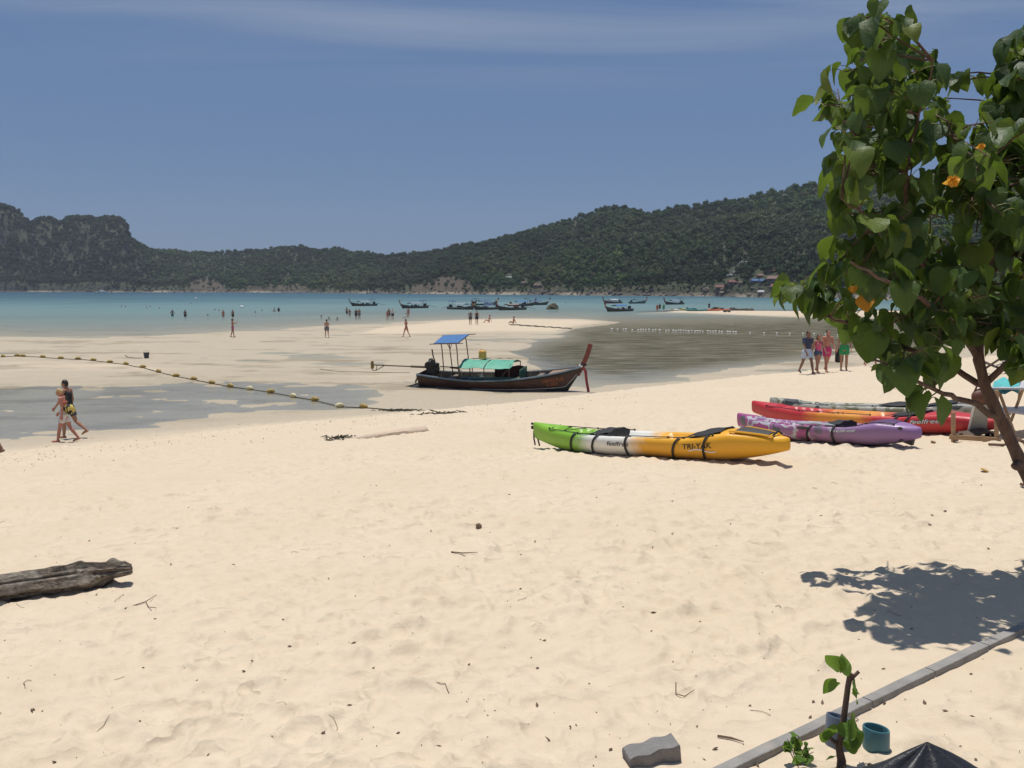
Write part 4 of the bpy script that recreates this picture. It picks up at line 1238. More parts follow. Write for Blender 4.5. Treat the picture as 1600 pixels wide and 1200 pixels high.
def seat(kk, root, t0, t1, back=True, mat=STRAP):
    """a low folded seat back of black webbing lying across the cockpit"""
    q = MB(); secs = []
    for i in range(9):
        t = t0 + (t1 - t0) * i / 8
        b, zk, zr, dp_ = kk.dims(t)
        hgt = 0.075 * math.sin(min(1, i / 5) * math.pi / 2) + 0.012
        row = []
        for j in range(9):
            y = (-0.84 + 1.68 * j / 8) * b * 0.92
            row.append(Vector((-kk.L / 2 + kk.L * t, y, zr - 0.01 + hgt * (0.9 - 0.5 * (abs(j - 4) / 4) ** 2) + 0.012 * math.sin(j * 2.1 + i))))
        secs.append(row)
    q.loft(secs); q.loft([[v - Vector((0, 0, .035)) for v in r] for r in secs][::-1])
    o = q.build('seat_back', mat, root)
    e_ = secs[-1]
    q = MB(); q.loft([[v for v in e_], [v - Vector((0.0, 0, 0.10)) for v in e_]]); q.loft([[v - Vector((.02, 0, 0.10)) for v in e_], [v - Vector((.02, 0, 0)) for v in e_]]); q.build('seat_panel', mat, o)
    return o

def place(px0, py0, px1, py1):
    """base point and heading of a thing that lies on the sand between two pixels"""
    a_ = ground(px0, py0); b_ = ground(px1, py1)
    return a_, b_

def rest_on_sand(root, L, z=0.0, hd=0.0):
    x, y = root.location.x, root.location.y
    c_, s_ = math.cos(hd), math.sin(hd)
    ts = np.linspace(-L * .3, L * .3, 9)
    hs_ = H(x + c_ * ts, y + s_ * ts)
    k = np.polyfit(ts, hs_, 1)
    root.location.z = float(k[1]) - 0.015 + z
    root.rotation_euler.y = -math.atan(float(k[0]))

LETB = pm('lettering_black', (0.015, 0.015, 0.017), 0.5, 0.05)
LETW = pm('lettering_white', (0.80, 0.80, 0.78), 0.5, 0.05)

# green, white and orange three-seater
a_, b_ = ground(850, 703), ground(1205, 727)
hd = math.atan2(b_.y - a_.y, b_.x - a_.x); cpt = (a_ + b_) / 2
KY = Kayak(4.78, 0.43)
kz = empty('kayak', (cpt.x + .07, cpt.y + 0.22, 0), hd, 'green, white and orange kayak lying alone in front on the sand', 'kayak', 'kayaks pulled up on the beach')
rest_on_sand(kz, 4.9, 0.0, hd); kz.scale = (1, 1, 1.14)
KMAT = kay_mat('kayak_green_orange', [(0.0, (0.22, 0.44, 0.025)), (0.255, (0.21, 0.44, 0.03)), (0.33, (0.74, 0.74, 0.68)), (0.455, (0.74, 0.73, 0.66)), (0.54, (0.74, 0.36, 0.02)), (1.0, (0.80, 0.40, 0.015))])
kh = KY.hull(kz, KMAT)
for t, ln in ((0.265, .05), (0.37, .055), (0.475, .012), (0.685, .05), (0.775, .03)):
    KY.strap(kz, t, lean=ln, tail=0.14 if t not in (0.475, 0.775) else 0)
KY.cord(kz, 0.11, 0.40); KY.cord(kz, 0.47, 0.78); KY.cord(kz, 0.1, 0.4, sgn=1)
seat(KY, kz, 0.29, 0.385); seat(KY, kz, 0.665, 0.80)
q = MB(); ribbon(q, [KY.surf(t, 8.6, -1, 0.014) for t in np.linspace(0.24, 0.30, 5)], 0.08, up=Vector((0, 1, 0)), thick=0.005); q.build('seat_strap', STRAP, kz)
q = MB()
secs = [[KY.surf(t, k, sg, 0.010) for sg, k in ((-1, 7.0), (-1, 8.0), (-1, 8.8), (1, 8.8), (1, 8.0), (1, 7.0))] for t in np.linspace(0.845, 0.945, 7)]
secs = [[v * 1.0 if True else v for v in s_] for s_ in secs]
q.loft(secs); q.build('hatch_cover', HATCHM, kz)
for sg in (-1, 1):
    q = MB(); q.tube([KY.surf(t, 6.8, sg, 0.02) for t in np.linspace(0.83, 0.96, 8)], 0.014, 6); q.build('hatch_rim', KMAT, kz)
q = MB(); q.tube([KY.surf(0.955, 7.5, -1, .01), KY.surf(0.965, 8.9, -1, .05), KY.surf(0.965, 8.0, 1, .02)], 0.014, 6); q.build('carry_handle', STRAP, kz)
q = MB()
q.tube([KY.surf(0.12, 7.0, -1, .012), KY.surf(0.15, 7.0, 1, .012), KY.surf(0.18, 7.0, -1, .012), KY.surf(0.21, 7.0, 1, .012)], 0.006, 5); q.build('bungee', CORDM, kz)
e0 = KY.pos(0.0, 5); 
q = MB(); q.ell(e0 + Vector((-.03, 0, -.03)), (.035, .03, .03), 8, 6); q.ell(e0 + Vector((-.03, 0, .03)), (.03, .025, .02), 8, 6)
ribbon(q, [e0 + Vector((0.02, -.03, -.08)), e0 + Vector((.02, -.04, -.2)), e0 + Vector((.05, -.05, -.30))], .03, up=Vector((1, 0, 0)), thick=.003)
ribbon(q, [e0 + Vector((0.08, -.03, -.10)), e0 + Vector((.11, -.04, -.2)), e0 + Vector((.15, -.05, -.31))], .03, up=Vector((1, 0, 0)), thick=.003); q.build('bow_toggle', STRAP, kz)
KY.text(kz, 'feelfree', 0.392, 0.42, 3.5, 1.15, LETB, bold=0.004)
KY.text(kz, 'TRI-YAK', 0.682, 0.46, 3.45, 1.25, LETB, shear=0.1, bold=0.01)
q = MB(); ribbon(q, [KY.surf(t, 3.1 + .25 * math.sin((t - .7) * 60), -1, .008) for t in np.linspace(0.70, 0.79, 10)], 0.012, thick=.002); q.build('lettering_underline', LETW, kz)

# purple camouflage kayak
a_, b_ = ground(1190, 684), ground(1405, 700)
hd = math.atan2(b_.y - a_.y, b_.x - a_.x); cpt = (a_ + b_) / 2
K2 = Kayak(3.5, 0.39)
kp = empty('kayak', (cpt.x, cpt.y + 0.2, 0), hd, 'purple and grey camouflage kayak behind the orange stern of another', 'kayak', 'kayaks pulled up on the beach')
rest_on_sand(kp, 3.7, 0, hd)
PMAT = kay_mat('kayak_purple', [(0.0, (0.30, 0.10, 0.26)), (0.5, (0.32, 0.17, 0.30)), (0.62, (0.27, 0.16, 0.30)), (1.0, (0.25, 0.13, 0.33))],
               camo=([(0.0, (0.10, 0.10, 0.11)), (0.40, (0.33, 0.06, 0.20)), (0.50, (0.42, 0.41, 0.43)), (0.55, (0.28, 0.12, 0.25)), (0.64, (0.10, 0.10, 0.11))], 0.0, 0.7))
K2.hull(kp, PMAT)
for t, ln in ((0.53, .05), (0.64, .02)): K2.strap(kp, t, lean=ln, tail=0.05 if t > .6 else 0, tail_dir=0.02)
seat(K2, kp, 0.53, 0.64)
q = MB(); ribbon(q, [K2.surf(t, 7.0, -1, .03) + Vector((0, 0, .02)) for t in np.linspace(0.42, 0.63, 10)], 0.10, up=Vector((0, 1, .2)), thick=.006); q.build('paddle_blade', pm('paddle_grey', (.30, .30, .31), .4, .2, 8.0), kp)
q = MB(); secs = [[K2.surf(t, k, sg, .008) for sg, k in ((-1, 7.4), (-1, 8.4), (1, 8.4), (1, 7.4))] for t in np.linspace(0.67, 0.90, 9)]; q.loft(secs); q.build('tank_well', pm('well_dark_purple', (0.10, 0.045, 0.12), .6, .2, 6.0), kp)
K2.cord(kp, 0.66, 0.90, 6.9)
for t, k in ((0.93, 5.2), (0.925, 1.9)):
    q = MB(); q.ell(K2.surf(t, k, -1, .002), (.045, .016, .026), 10, 6); q.build('scupper_hole', HATCHM, kp)
q = MB(); q.ell(K2.surf(0.47, 4.9, -1, .0), (.13, .03, .03), 10, 6); q.build('side_handle', HATCHM, kp)
q = MB(); q.box((K2.L / 2 - .20, 0, .12), (.14, .07, .12), rot=(0, .3, 0)); q.build('keel_wheel', HATCHM, kp, False)
K2.text(kp, 'feelfree', 0.615, 0.44, 4.15, 1.15, LETB, bold=0.045, off=.005)
K2.text(kp, 'feelfree', 0.615, 0.44, 4.15, 1.15, LETW, bold=0.0, off=.010)

# red and yellow kayak
a_, b_ = ground(1205, 664), ground(1530, 683)
hd = math.atan2(b_.y - a_.y, b_.x - a_.x); cpt = (a_ + b_) / 2
K3 = Kayak(5.0, 0.42)
kr = empty('kayak', (cpt.x, cpt.y + 0.2, 0), hd, 'long red kayak with a yellow middle, behind the purple one', 'kayak', 'kayaks pulled up on the beach')
rest_on_sand(kr, 4.9, 0.0, hd)
K3.hull(kr, kay_mat('kayak_red', [(0.0, (0.50, 0.028, 0.035)), (0.29, (0.50, 0.03, 0.035)), (0.37, (0.68, 0.24, 0.03)), (0.52, (0.70, 0.30, 0.04)), (0.60, (0.50, 0.035, 0.035)), (1.0, (0.46, 0.022, 0.03))]))
for t in (0.70, 0.745): K3.strap(kr, t, lean=0.04, tail=0)
K3.cord(kr, 0.10, 0.45); K3.cord(kr, 0.36, 0.58); seat(K3, kr, 0.63, 0.76)
K3.text(kr, 'feelfree', 0.735, 0.50, 3.7, 1.2, LETB, bold=0.03, off=.005); K3.text(kr, 'feelfree', 0.735, 0.50, 3.7, 1.2, LETW, off=.010)

# grey camouflage kayak at the back
a_, b_ = ground(1240, 651), ground(1545, 662)
hd = math.atan2(b_.y - a_.y, b_.x - a_.x); cpt = (a_ + b_) / 2
K4 = Kayak(4.9, 0.40)
kg = empty('kayak', (cpt.x, cpt.y + 0.2, 0), hd, 'grey camouflage kayak furthest back, behind the red one', 'kayak', 'kayaks pulled up on the beach')
rest_on_sand(kg, 5.0, 0.0, hd)
K4.hull(kg, kay_mat('kayak_grey', [(0.0, (0.34, 0.33, 0.29)), (1.0, (0.30, 0.30, 0.27))], camo=([(0.0, (0.06, 0.06, 0.06)), (0.42, (0.35, 0.34, 0.29)), (0.55, (0.16, 0.17, 0.10)), (0.62, (0.36, 0.35, 0.31))], 1.6, 2.4)))
K4.cord(kg, 0.1, 0.5); seat(K4, kg, 0.5, 0.66); seat(K4, kg, 0.68, 0.82)

# ------------------------------------------------------------------ people
SKINS = {'pale': pm('skin_pale', (0.48, 0.27, 0.18), 0.5, 0.08, 8.0), 'tan': pm('skin_tan', (0.36, 0.18, 0.105), 0.5, 0.08, 8.0), 'brown': pm('skin_brown', (0.20, 0.10, 0.06), 0.5, 0.08, 8.0), 'red': pm('skin_sunburnt', (0.46, 0.19, 0.125), 0.5, 0.08, 8.0)}
HAIRS = {'dark': pm('hair_dark', (0.018, 0.012, 0.009), 0.55, 0.3, 30.0), 'brown': pm('hair_brown', (0.07, 0.04, 0.022), 0.55, 0.3, 30.0), 'blond': pm('hair_blond', (0.50, 0.34, 0.15), 0.6, 0.25, 30.0), 'white': pm('cap_white', (0.75, 0.74, 0.72), 0.7, 0.05)}
def cloth(name, c): return pm('cloth_' + name, c, 0.85, 0.2, 14.0, 0.2, 40.0)
EYEM = pm('eye_dark', (0.015, 0.012, 0.01), 0.3, 0.0)
LIPM = pm('lips', (0.28, 0.10, 0.08), 0.5, 0.0)

def remeshed(mb, name, mat, voxel, it=3):
    me = mb.mesh(name, mat, True)
    o = bpy.data.objects.new('tmp', me); C.objects.link(o)
    r_ = o.modifiers.new('r', 'REMESH'); r_.mode = 'VOXEL'; r_.voxel_size = voxel; r_.use_smooth_shade = True
    s_ = o.modifiers.new('s', 'SMOOTH'); s_.iterations = it; s_.factor = 0.5
    dg = bpy.context.evaluated_depsgraph_get()
    out_ = bpy.data.meshes.new_from_object(o.evaluated_get(dg))
    bpy.data.objects.remove(o)
    out_.name = name
    out_.materials.clear(); out_.materials.append(mat)
    return out_

def skeleton(P):
    """joint positions of a 1.75 m figure facing +Y with the given bends"""
    J = {}
    lean = P.get('lean', 0.03)
    def up(v):                                              # upper body turns about the hips
        v = Vector(v); o_ = Vector((0, 0, 0.95)); d = v - o_
        return o_ + Matrix.Rotation(-lean, 3, 'X') @ d
    for sd_, nm in ((-1, 'L'), (1, 'R')):
        h_, k_ = P.get('leg' + nm, (0.05, 0.05))
        hip = Vector((sd_ * 0.095, 0, 0.91))
        kn = hip + Vector((sd_ * 0.01, math.sin(h_), -math.cos(h_))) * 0.43
        an = kn + Vector((0, math.sin(h_ - k_), -math.cos(h_ - k_))) * 0.41
        fa = P.get('foot' + nm, (h_ - k_) * 0.6)
        toe = an + Vector((sd_ * 0.02, 0.17 * math.cos(fa), 0.17 * math.sin(fa) - 0.055))
        J['hip' + nm], J['knee' + nm], J['ank' + nm], J['toe' + nm] = hip, kn, an, toe
        f_, o_, e_ = P.get('arm' + nm, (0.0, 0.10, 0.15))
        sh = up((sd_ * 0.185, 0, 1.425))
        rot = lambda a: Vector((sd_ * math.sin(o_), math.sin(a) * math.cos(o_), -math.cos(a) * math.cos(o_)))
        el = sh + rot(f_) * 0.29
        fo = P.get('fore' + nm, None)
        dv = rot(f_ + e_) if fo is None else Vector(fo).normalized()
        wr = el + dv * 0.25
        J['sh' + nm], J['el' + nm], J['wr' + nm], J['hd' + nm] = sh, el, wr, dv
    J['pel'] = Vector((0, 0, 0.95)); J['waist'] = up((0, 0, 1.08)); J['chest'] = up((0, 0.005, 1.30)); J['neck'] = up((0, 0.0, 1.47))
    hp = P.get('head', 0.0)
    hb = up((0, 0.01, 1.53)); hd_ = Matrix.Rotation(-lean - hp, 3, 'X') @ Vector((0, 0.015, 0.095))
    J['hbase'] = hb; J['head'] = hb + hd_; J['hrot'] = Matrix.Rotation(-lean - hp, 3, 'X')
    lowest = min(min(J['ank' + q].z - 0.075, J['toe' + q].z - 0.022) for q in 'LR')
    return J, lowest

def figure_mesh(J, fem, skin, voxel, fine, name='body'):
    mb = MB()
    T = lambda pts_, rads, fl=None, sg=12: mb.tube(pts_, rads, sg, flat=fl, rnd=True)
    wv_ = 0.86 if fem else 1.0
    T([J['pel'] - Vector((0, 0, .07)), J['pel'] + Vector((0, 0, .04))], [0.150, 0.150], (1.05, .72, 1))
    T([J['pel'], J['waist'], J['chest']], [0.145, 0.125 * wv_, 0.155 * (0.93 if fem else 1)], (1.0, .68, 1))
    T([J['chest'], J['chest'].lerp(J['neck'], .55)], [0.150 * wv_, 0.135 * wv_], (1.05, .66, 1))
    T([J['shL'].lerp(J['shR'], .1) , J['shR'].lerp(J['shL'], .1)], [0.058, 0.058])
    T([J['neck'] - Vector((0, 0, .05)), J['hbase'] + Vector((0, 0, .02))], [0.062, 0.052])
    mb.ell(J['head'], (0.074, 0.094, 0.112), 14, 10, rot=J['hrot'])
    M_ = J['hrot']
    mb.ell(J['head'] + M_ @ Vector((0, .05, -.065)), (0.048, 0.045, 0.045), 10, 8)
    mb.tube([J['head'] + M_ @ Vector((0, .085, .015)), J['head'] + M_ @ Vector((0, .112, -.025))], [0.012, 0.017], 8, rnd=True)
    for sd_ in (-1, 1): mb.ell(J['head'] + M_ @ Vector((sd_ * .077, -.005, -.005)), (0.012, 0.022, 0.032), 8, 6)
    for q in 'LR':
        T([J['hip' + q], J['hip' + q].lerp(J['knee' + q], .5), J['knee' + q]], [0.094, 0.080, 0.056])
        T([J['knee' + q], J['knee' + q].lerp(J['ank' + q], .35), J['ank' + q]], [0.054, 0.058, 0.036])
        an, to = J['ank' + q], J['toe' + q]
        T([an - Vector((0, .045, .035)), an.lerp(to, .5) - Vector((0, 0, .012)), to], [0.036, 0.038, 0.024])
        T([J['sh' + q], J['el' + q]], [0.054, 0.039]); T([J['el' + q], J['wr' + q]], [0.038, 0.027])
        wr, dv = J['wr' + q], J['hd' + q]
        side_ = Vector((0, 1, 0)) - dv * dv.y
        if side_.length < .1: side_ = Vector((0, 0, 1)) - dv * dv.z
        side_.normalize(); inn = dv.cross(side_)
        kn_ = wr + dv * 0.085
        if not fine:
            T([wr, wr + dv * .16], [0.032, 0.022])
        else:
            for c_ in (-.022, 0, .022): T([wr + dv * .02 + side_ * c_ * .6, kn_ + side_ * c_], [0.020, 0.019])
            for i_, (c_, ln) in enumerate(((-.030, .062), (-.010, .076), (.011, .080), (.031, .070))):
                a_ = kn_ + side_ * c_; sgn_ = -1 if q == 'L' else 1
                T([a_, a_ + dv * ln * .5 - inn * .006 * sgn_, a_ + dv * ln * .9 - inn * .028 * sgn_], [0.0105, 0.0095, 0.008], None, 8)
            T([wr + dv * .03 + side_ * .02, wr + dv * .07 + side_ * .055, wr + dv * .10 + side_ * .06], [0.014, 0.012, 0.010], None, 8)
    if fem:
        for sd_ in (-1, 1): mb.ell(J['chest'] + Vector((sd_ * .065, .085, -.01)), (.06, .05, .058), 10, 8)
    return remeshed(mb, name, skin, voxel, 3 if not fine else 2)

def garment(J, parts, mat, voxel, name, fem):
    mb = MB(); T = lambda pts_, rads, fl=None: mb.tube(pts_, rads, 14, flat=fl, rnd=False)
    for pt in parts:
        if pt == 'shorts':
            T([J['pel'] - Vector((0, 0, .11)), J['pel'] + Vector((0, 0, .02)), J['waist'] - Vector((0, 0, .03))], [0.165, 0.165, 0.148], (1.06, .78, 1))
            for q in 'LR': T([J['hip' + q] + Vector((0, 0, .03)), J['hip' + q].lerp(J['knee' + q], .62)], [0.108, 0.102])
        if pt == 'hot':
            T([J['pel'] - Vector((0, 0, .11)), J['waist'] - Vector((0, 0, .02))], [0.162, 0.145], (1.06, .78, 1))
            for q in 'LR': T([J['hip' + q] + Vector((0, 0, .03)), J['hip' + q].lerp(J['knee' + q], .33)], [0.104, 0.100])
        if pt == 'brief':
            T([J['pel'] - Vector((0, 0, .10)), J['pel'] + Vector((0, 0, .03))], [0.120, 0.160], (1.05, .76, 1))
        if pt == 'tee':
            T([J['pel'] + Vector((0, 0, .0)), J['waist'], J['chest'], J['chest'].lerp(J['neck'], .75)], [0.163, 0.150, 0.172, 0.115], (1.03, .76, 1))
            T([J['shL'].lerp(J['shR'], .15), J['shR'].lerp(J['shL'], .15)], [0.072, 0.072])
            for q in 'LR': T([J['sh' + q] + (J['sh' + q] - J['el' + q]) * .12, J['sh' + q].lerp(J['el' + q], .68)], [0.072, 0.062])
        if pt == 'tank':
            T([J['waist'] - Vector((0, 0, .08)), J['waist'], J['chest'], J['chest'].lerp(J['neck'], .45)], [0.152, 0.140, 0.172, 0.135], (1.0, .80, 1))
            for sd_ in (-1, 1): mb.tube([J['chest'] + Vector((sd_ * .09, .09, .06)), J['neck'] + Vector((sd_ * .10, 0, .01)), J['chest'] + Vector((sd_ * .09, -.09, .06))], .02, 8)
        if pt == 'band':
            T([J['chest'] - Vector((0, 0, .06)), J['chest'] + Vector((0, 0, .03))], [0.165, 0.168], (1.0, .80, 1))
    return remeshed(mb, name, mat, voxel, 2)

POSES = {
    'walk': dict(lean=.06, legL=(.42, .12), legR=(-.30, .28), armL=(-.35, .10, .25), armR=(.35, .10, .3)),
    'walk2': dict(lean=.05, legL=(-.25, .35), legR=(.30, .06), armL=(.30, .12, .25), armR=(-.30, .12, .2)),
    'stride': dict(lean=.03, legL=(.25, .04), legR=(-.42, .20), armL=(-.2, .12, .2), armR=(.25, .12, .3)),
    'stand': dict(lean=.02, legL=(.03, .03), legR=(.0, .05), armL=(.05, .12, .3), armR=(.0, .14, .2)),
    'akimbo': dict(lean=.02, legL=(.06, .04), legR=(-.05, .03), armL=(-.1, .55, .3), armR=(-.1, .55, .3), foreL=(.55, .35, -.7), foreR=(-.55, .35, -.7)),
    'phone': dict(lean=-.02, legL=(.18, .04), legR=(-.22, .10), armL=(.1, .1, .2), armR=(.9, .25, .9), foreR=(.15, .55, .8)),
    'bow': dict(lean=.10, legL=(.30, .10), legR=(-.22, .40), armL=(-.25, .12, .3), armR=(.15, .10, .5), head=.45),
    'rear': dict(lean=.06, legL=(.18, .08), legR=(-.35, .55), armL=(.25, .10, .4), armR=(-.1, .12, .4), head=.15),
    'sit': dict(lean=-.15, legL=(2.0, 1.35), legR=(1.9, 1.2), armL=(-.5, .2, .1), armR=(-.5, .2, .1)),
}
_fig = {}
def person(loc, yaw, label, pose, skin='tan', hair='dark', fem=False, wear=(), height=1.75, fine=False, longhair=False, group=None, vox=None, dz=0.0, tilt=(0, 0)):
    P = POSES[pose]
    J, low = skeleton(P)
    if pose == 'sit': low = 0.80
    voxel = vox or (0.0115 if fine else 0.024)
    k = height / 1.75
    root = empty('person', (loc[0], loc[1], loc[2] - low * k + dz), yaw, label, 'person', group, rx=tilt[0], ry=tilt[1])
    root.scale = (k, k, k)
    key = (pose, fem, fine)
    if key not in _fig: _fig[key] = figure_mesh(J, fem, SKINS['tan'], voxel, fine)
    me = _fig[key].copy(); me.materials.clear(); me.materials.append(SKINS[skin])
    link('body', me, root)
    for nm, part_, colr in wear:
        kk_ = (pose, fem, fine, part_)
        if kk_ not in _fig: _fig[kk_] = garment(J, [part_], WHITEM, voxel * 1.1, nm, fem)
        g_ = _fig[kk_].copy(); g_.materials.clear(); g_.materials.append(colr)
        link(nm, g_, root)
    q = MB(); M_ = J['hrot']
    q.ell(J['head'] + M_ @ Vector((0, -.022, .034)), (0.083, 0.092, 0.092), 14, 10, jit=.03)
    q.ell(J['head'] + M_ @ Vector((0, -.055, -.02)), (0.074, 0.055, 0.085), 12, 8, jit=.03)
    if longhair:
        q.tube([J['head'] + M_ @ Vector((0, -.06, 0)), J['neck'] + Vector((0, -.085, 0)), J['chest'] + Vector((0, -.125, .05))], [.075, .075, .045], 10, rnd=True, flat=(1.25, .6, 1))
    q.build('cap' if hair == 'white' else 'hair', HAIRS[hair], root)
    if fine:
        for sd_ in (-1, 1):
            q = MB(); q.ell(J['head'] + M_ @ Vector((sd_ * .03, .084, .012)), (.012, .008, .007), 8, 6); q.build('eye', EYEM, root)
        q = MB(); q.ell(J['head'] + M_ @ Vector((0, .092, -.055)), (.022, .008, .007), 8, 6); q.build('mouth', LIPM, root)
    return root, J, k

NAVY = cloth('navy', (0.035, 0.045, 0.085)); PALEB = cloth('pale_blue', (0.42, 0.50, 0.62)); HOT = cloth('hot_pink', (0.55, 0.045, 0.17)); ROSE = cloth('rose', (0.60, 0.10, 0.20))
GRN = cloth('green', (0.03, 0.30, 0.10)); BLK = cloth('black', (0.015, 0.015, 0.018)); WHT = cloth('white', (0.62, 0.60, 0.58)); CHAR = cloth('charcoal', (0.06, 0.065, 0.07)); GRY = cloth('grey', (0.16, 0.17, 0.18))
CORAL = cloth('coral', (0.55, 0.16, 0.10)); PINK = cloth('pink', (0.45, 0.12, 0.20)); DEN = cloth('denim', (0.07, 0.09, 0.15)); TEAL = cloth('teal', (0.04, 0.20, 0.22)); YEL = cloth('yellow', (0.55, 0.38, 0.08)); ORG = cloth('orange', (0.50, 0.10, 0.03))

# the couple at the edge of the pool
WEST = R(90)                                                # facing -X, towards the left of the bay
g1 = ground(106, 690); g2 = ground(117, 686)
person((g2.x - .24, g2.y + .18, g2.z), WEST - .15, 'man in black top with head bowed, walking close behind a blond woman', 'rear', 'tan', 'dark', False, (('shirt', 'tank', BLK), ('shorts', 'shorts', CHAR)), 1.80, True)
_, J_, k_ = person((g1.x, g1.y - .10, g1.z), WEST + .1, 'blond woman in coral top and white shorts walking at the pool edge', 'bow', 'red', 'blond', True, (('top', 'band', CORAL), ('shorts', 'shorts', WHT)), 1.62, True)
bg_ = empty('shoulder_bag', (g1.x + .20, g1.y - .20, g1.z + 0.98), 0, 'yellow and black patterned bag on the blond woman', 'bag')
m, n, l, p = nodes_of('bag_print'); tcn = n.new('ShaderNodeTexCoord')
cr_ = ramp(n, [(0, (0.02, 0.02, 0.02)), (0.48, (0.62, 0.48, 0.12))], 'CONSTANT'); l.new(noise_tex(n, l, tcn.outputs['Object'], 9.0, 2), cr_.inputs[0]); l.new(cr_.outputs[0], p.inputs['Base Color']); p.inputs['Roughness'].default_value = .8
q = MB(); q.ell((0, 0, 0), (.17, .09, .15), 14, 10, jit=.05); q.build('pouch', m, bg_)
q = MB(); q.tube([(.02, -.02, .13), (-.08, .06, .36), (-.16, .12, .52), (-.2, .2, .36), (-.1, .1, .1)], .012, 6); q.build('bag_strap', BLK, bg_)

# somebody just stepping into the picture on the left
g0 = ground(-6, 713)
person((g0.x - .30, g0.y, g0.z), R(80), 'person at the very edge of the beach picture, only heel and elbow showing', 'stride', 'brown', 'dark', False, (('shorts', 'shorts', CHAR), ('shirt', 'tee', GRY)), 1.75, True)

# the four walking together by the kayaks, and one behind the leaves
SOUTH = R(180)
def at_feet(px, py): 
    g = ground(px, py); return (g.x, g.y, g.z)
person(at_feet(1260, 585), SOUTH + .25, 'man in navy shirt and pale blue shorts leading the walking group', 'walk', 'brown', 'dark', False, (('shirt', 'tee', NAVY), ('shorts', 'shorts', PALEB)), 1.80, True)
person(at_feet(1277, 582), SOUTH + .15, 'woman in pink top and denim shorts between the two men', 'walk2', 'tan', 'brown', True, (('top', 'tank', ROSE), ('shorts', 'hot', DEN)), 1.60, True, True)
person(at_feet(1291, 581), SOUTH + .1, 'bare-chested sunburnt man in hot pink shorts in the walking group', 'walk2', 'red', 'dark', False, (('shorts', 'shorts', HOT),), 1.78, True)
_, J_, k_ = person(at_feet(1318, 579), SOUTH - .3, 'man in green shorts with a dark bag, last of the walking group', 'stand', 'tan', 'dark', False, (('shorts', 'shorts', GRN),), 1.80, True)
gg = ground(1309, 578)
lg_ = empty('travel_bag', (gg.x, gg.y - .12, gg.z + .30), .2, 'black travel bag carried beside the man in green shorts', 'bag')
q = MB(); rings = []
for z, kk2 in ((0, .8), (.05, 1), (.5, 1), (.6, .75)):
    rings.append([Vector((math.copysign(abs(math.cos(a)) ** .6, math.cos(a)) * .17 * kk2, math.copysign(abs(math.sin(a)) ** .6, math.sin(a)) * .12 * kk2, z)) for a in np.linspace(0, 2 * math.pi, 17)[:-1]])
q.loft(rings, close=True, caps=True); q.build('shell', BLK, lg_)
q = MB(); q.tube([(-.08, 0, .58), (-.06, 0, .70), (.06, 0, .70), (.08, 0, .58)], .014, 6); q.build('grip', BLK, lg_)
q = MB(); q.box((0, -.125, .22), (.24, .03, .25)); q.build('pocket', CHAR, lg_, False)
person(at_feet(1360, 573), SOUTH + .2, 'person in pale top half hidden behind the tree leaves', 'walk', 'red', 'brown', True, (('top', 'tank', WHT), ('shorts', 'hot', PALEB)), 1.65, True)

# figures far out on the flat and in the shallows
def far_person(px, py, yaw, label, pose='stand', **kw):
    g = ground(px, py)
    return person((g.x, g.y, g.z), yaw, label, pose, **kw)
far_person(364, 527, R(-60), 'bare-chested person in pink shorts holding up a phone on the flat', 'phone', skin='tan', hair='dark', wear=(('shorts', 'shorts', PINK),))
far_person(511, 527.5, R(20), 'bare-chested man in grey shorts walking out over the flat', 'walk', skin='pale', hair='brown', wear=(('shorts', 'shorts', GRY),))
far_person(635, 527, R(60), 'woman in orange swimsuit striding across the flat above the longtail', 'walk', skin='red', hair='brown', fem=True, wear=(('bikini_top', 'band', ORG), ('bikini_bottom', 'brief', ORG)))
far_person(735, 507.5, R(170), 'person in white cap standing on the sand spit', 'stand', skin='tan', hair='white', wear=(('shirt', 'tee', GRY), ('shorts', 'shorts', CHAR)))
far_person(745, 507, R(190), 'dark clothed person with no cap standing on the sand spit', 'stand', skin='tan', hair='dark', wear=(('shirt', 'tank', CHAR), ('shorts', 'shorts', BLK)))
def wader(px, py, yaw, label, pose='stand', group='people wading in the bay', **kw):
    """py is where the water meets the body"""
    p_ = on_level(px, py)
    return person((p_.x, p_.y, gz(p_.x, p_.y)), yaw, label, pose, group=group, **kw)
wader(269.5, 494.5, R(30), 'bather with elbow out, leftmost of those standing in the bay', 'akimbo', skin='brown', wear=(('shorts', 'shorts', TEAL),))
wader(289.5, 495.5, R(0), 'thin dark bather standing alone beside the one with elbow out', 'stand', skin='brown', wear=(('shorts', 'shorts', BLK),))
wader(349, 496, R(170), 'woman in red bikini standing in water above the phone holder', 'stand', skin='red', fem=True, wear=(('bikini_top', 'band', ORG), ('bikini_bottom', 'brief', ORG)))
wader(364, 496, R(170), 'bather in black shorts standing directly above the phone holder', 'stand', skin='tan', wear=(('shorts', 'shorts', BLK),))
wader(428.5, 487, R(10), 'bather in pale shirt, first of the distant pair', 'stand', skin='pale', wear=(('shirt', 'tee', WHT),))
wader(435.5, 487, R(-10), 'bather in dark shirt, second of the distant pair', 'stand', skin='tan', wear=(('shirt', 'tee', BLK),))
wader(542, 491, R(30), 'tanned bather in deeper water, upper one of four under the lone boat', 'akimbo', skin='tan', wear=(('shorts', 'shorts', CHAR),))
wader(546.5, 494, R(0), 'short bather just below the upper one of four', 'stand', skin='tan', fem=True, wear=(('bikini_top', 'band', BLK), ('bikini_bottom', 'brief', BLK)), height=1.55)
wader(556.5, 497.5, R(185), 'wader in black shorts, one of the four under the lone boat', 'stand', skin='tan', wear=(('shorts', 'shorts', BLK), ('shirt', 'tank', CHAR)))
wader(561.5, 497, R(175), 'wader in grey shorts, last of the four under the lone boat', 'stand', skin='tan', wear=(('shorts', 'shorts', GRY),))
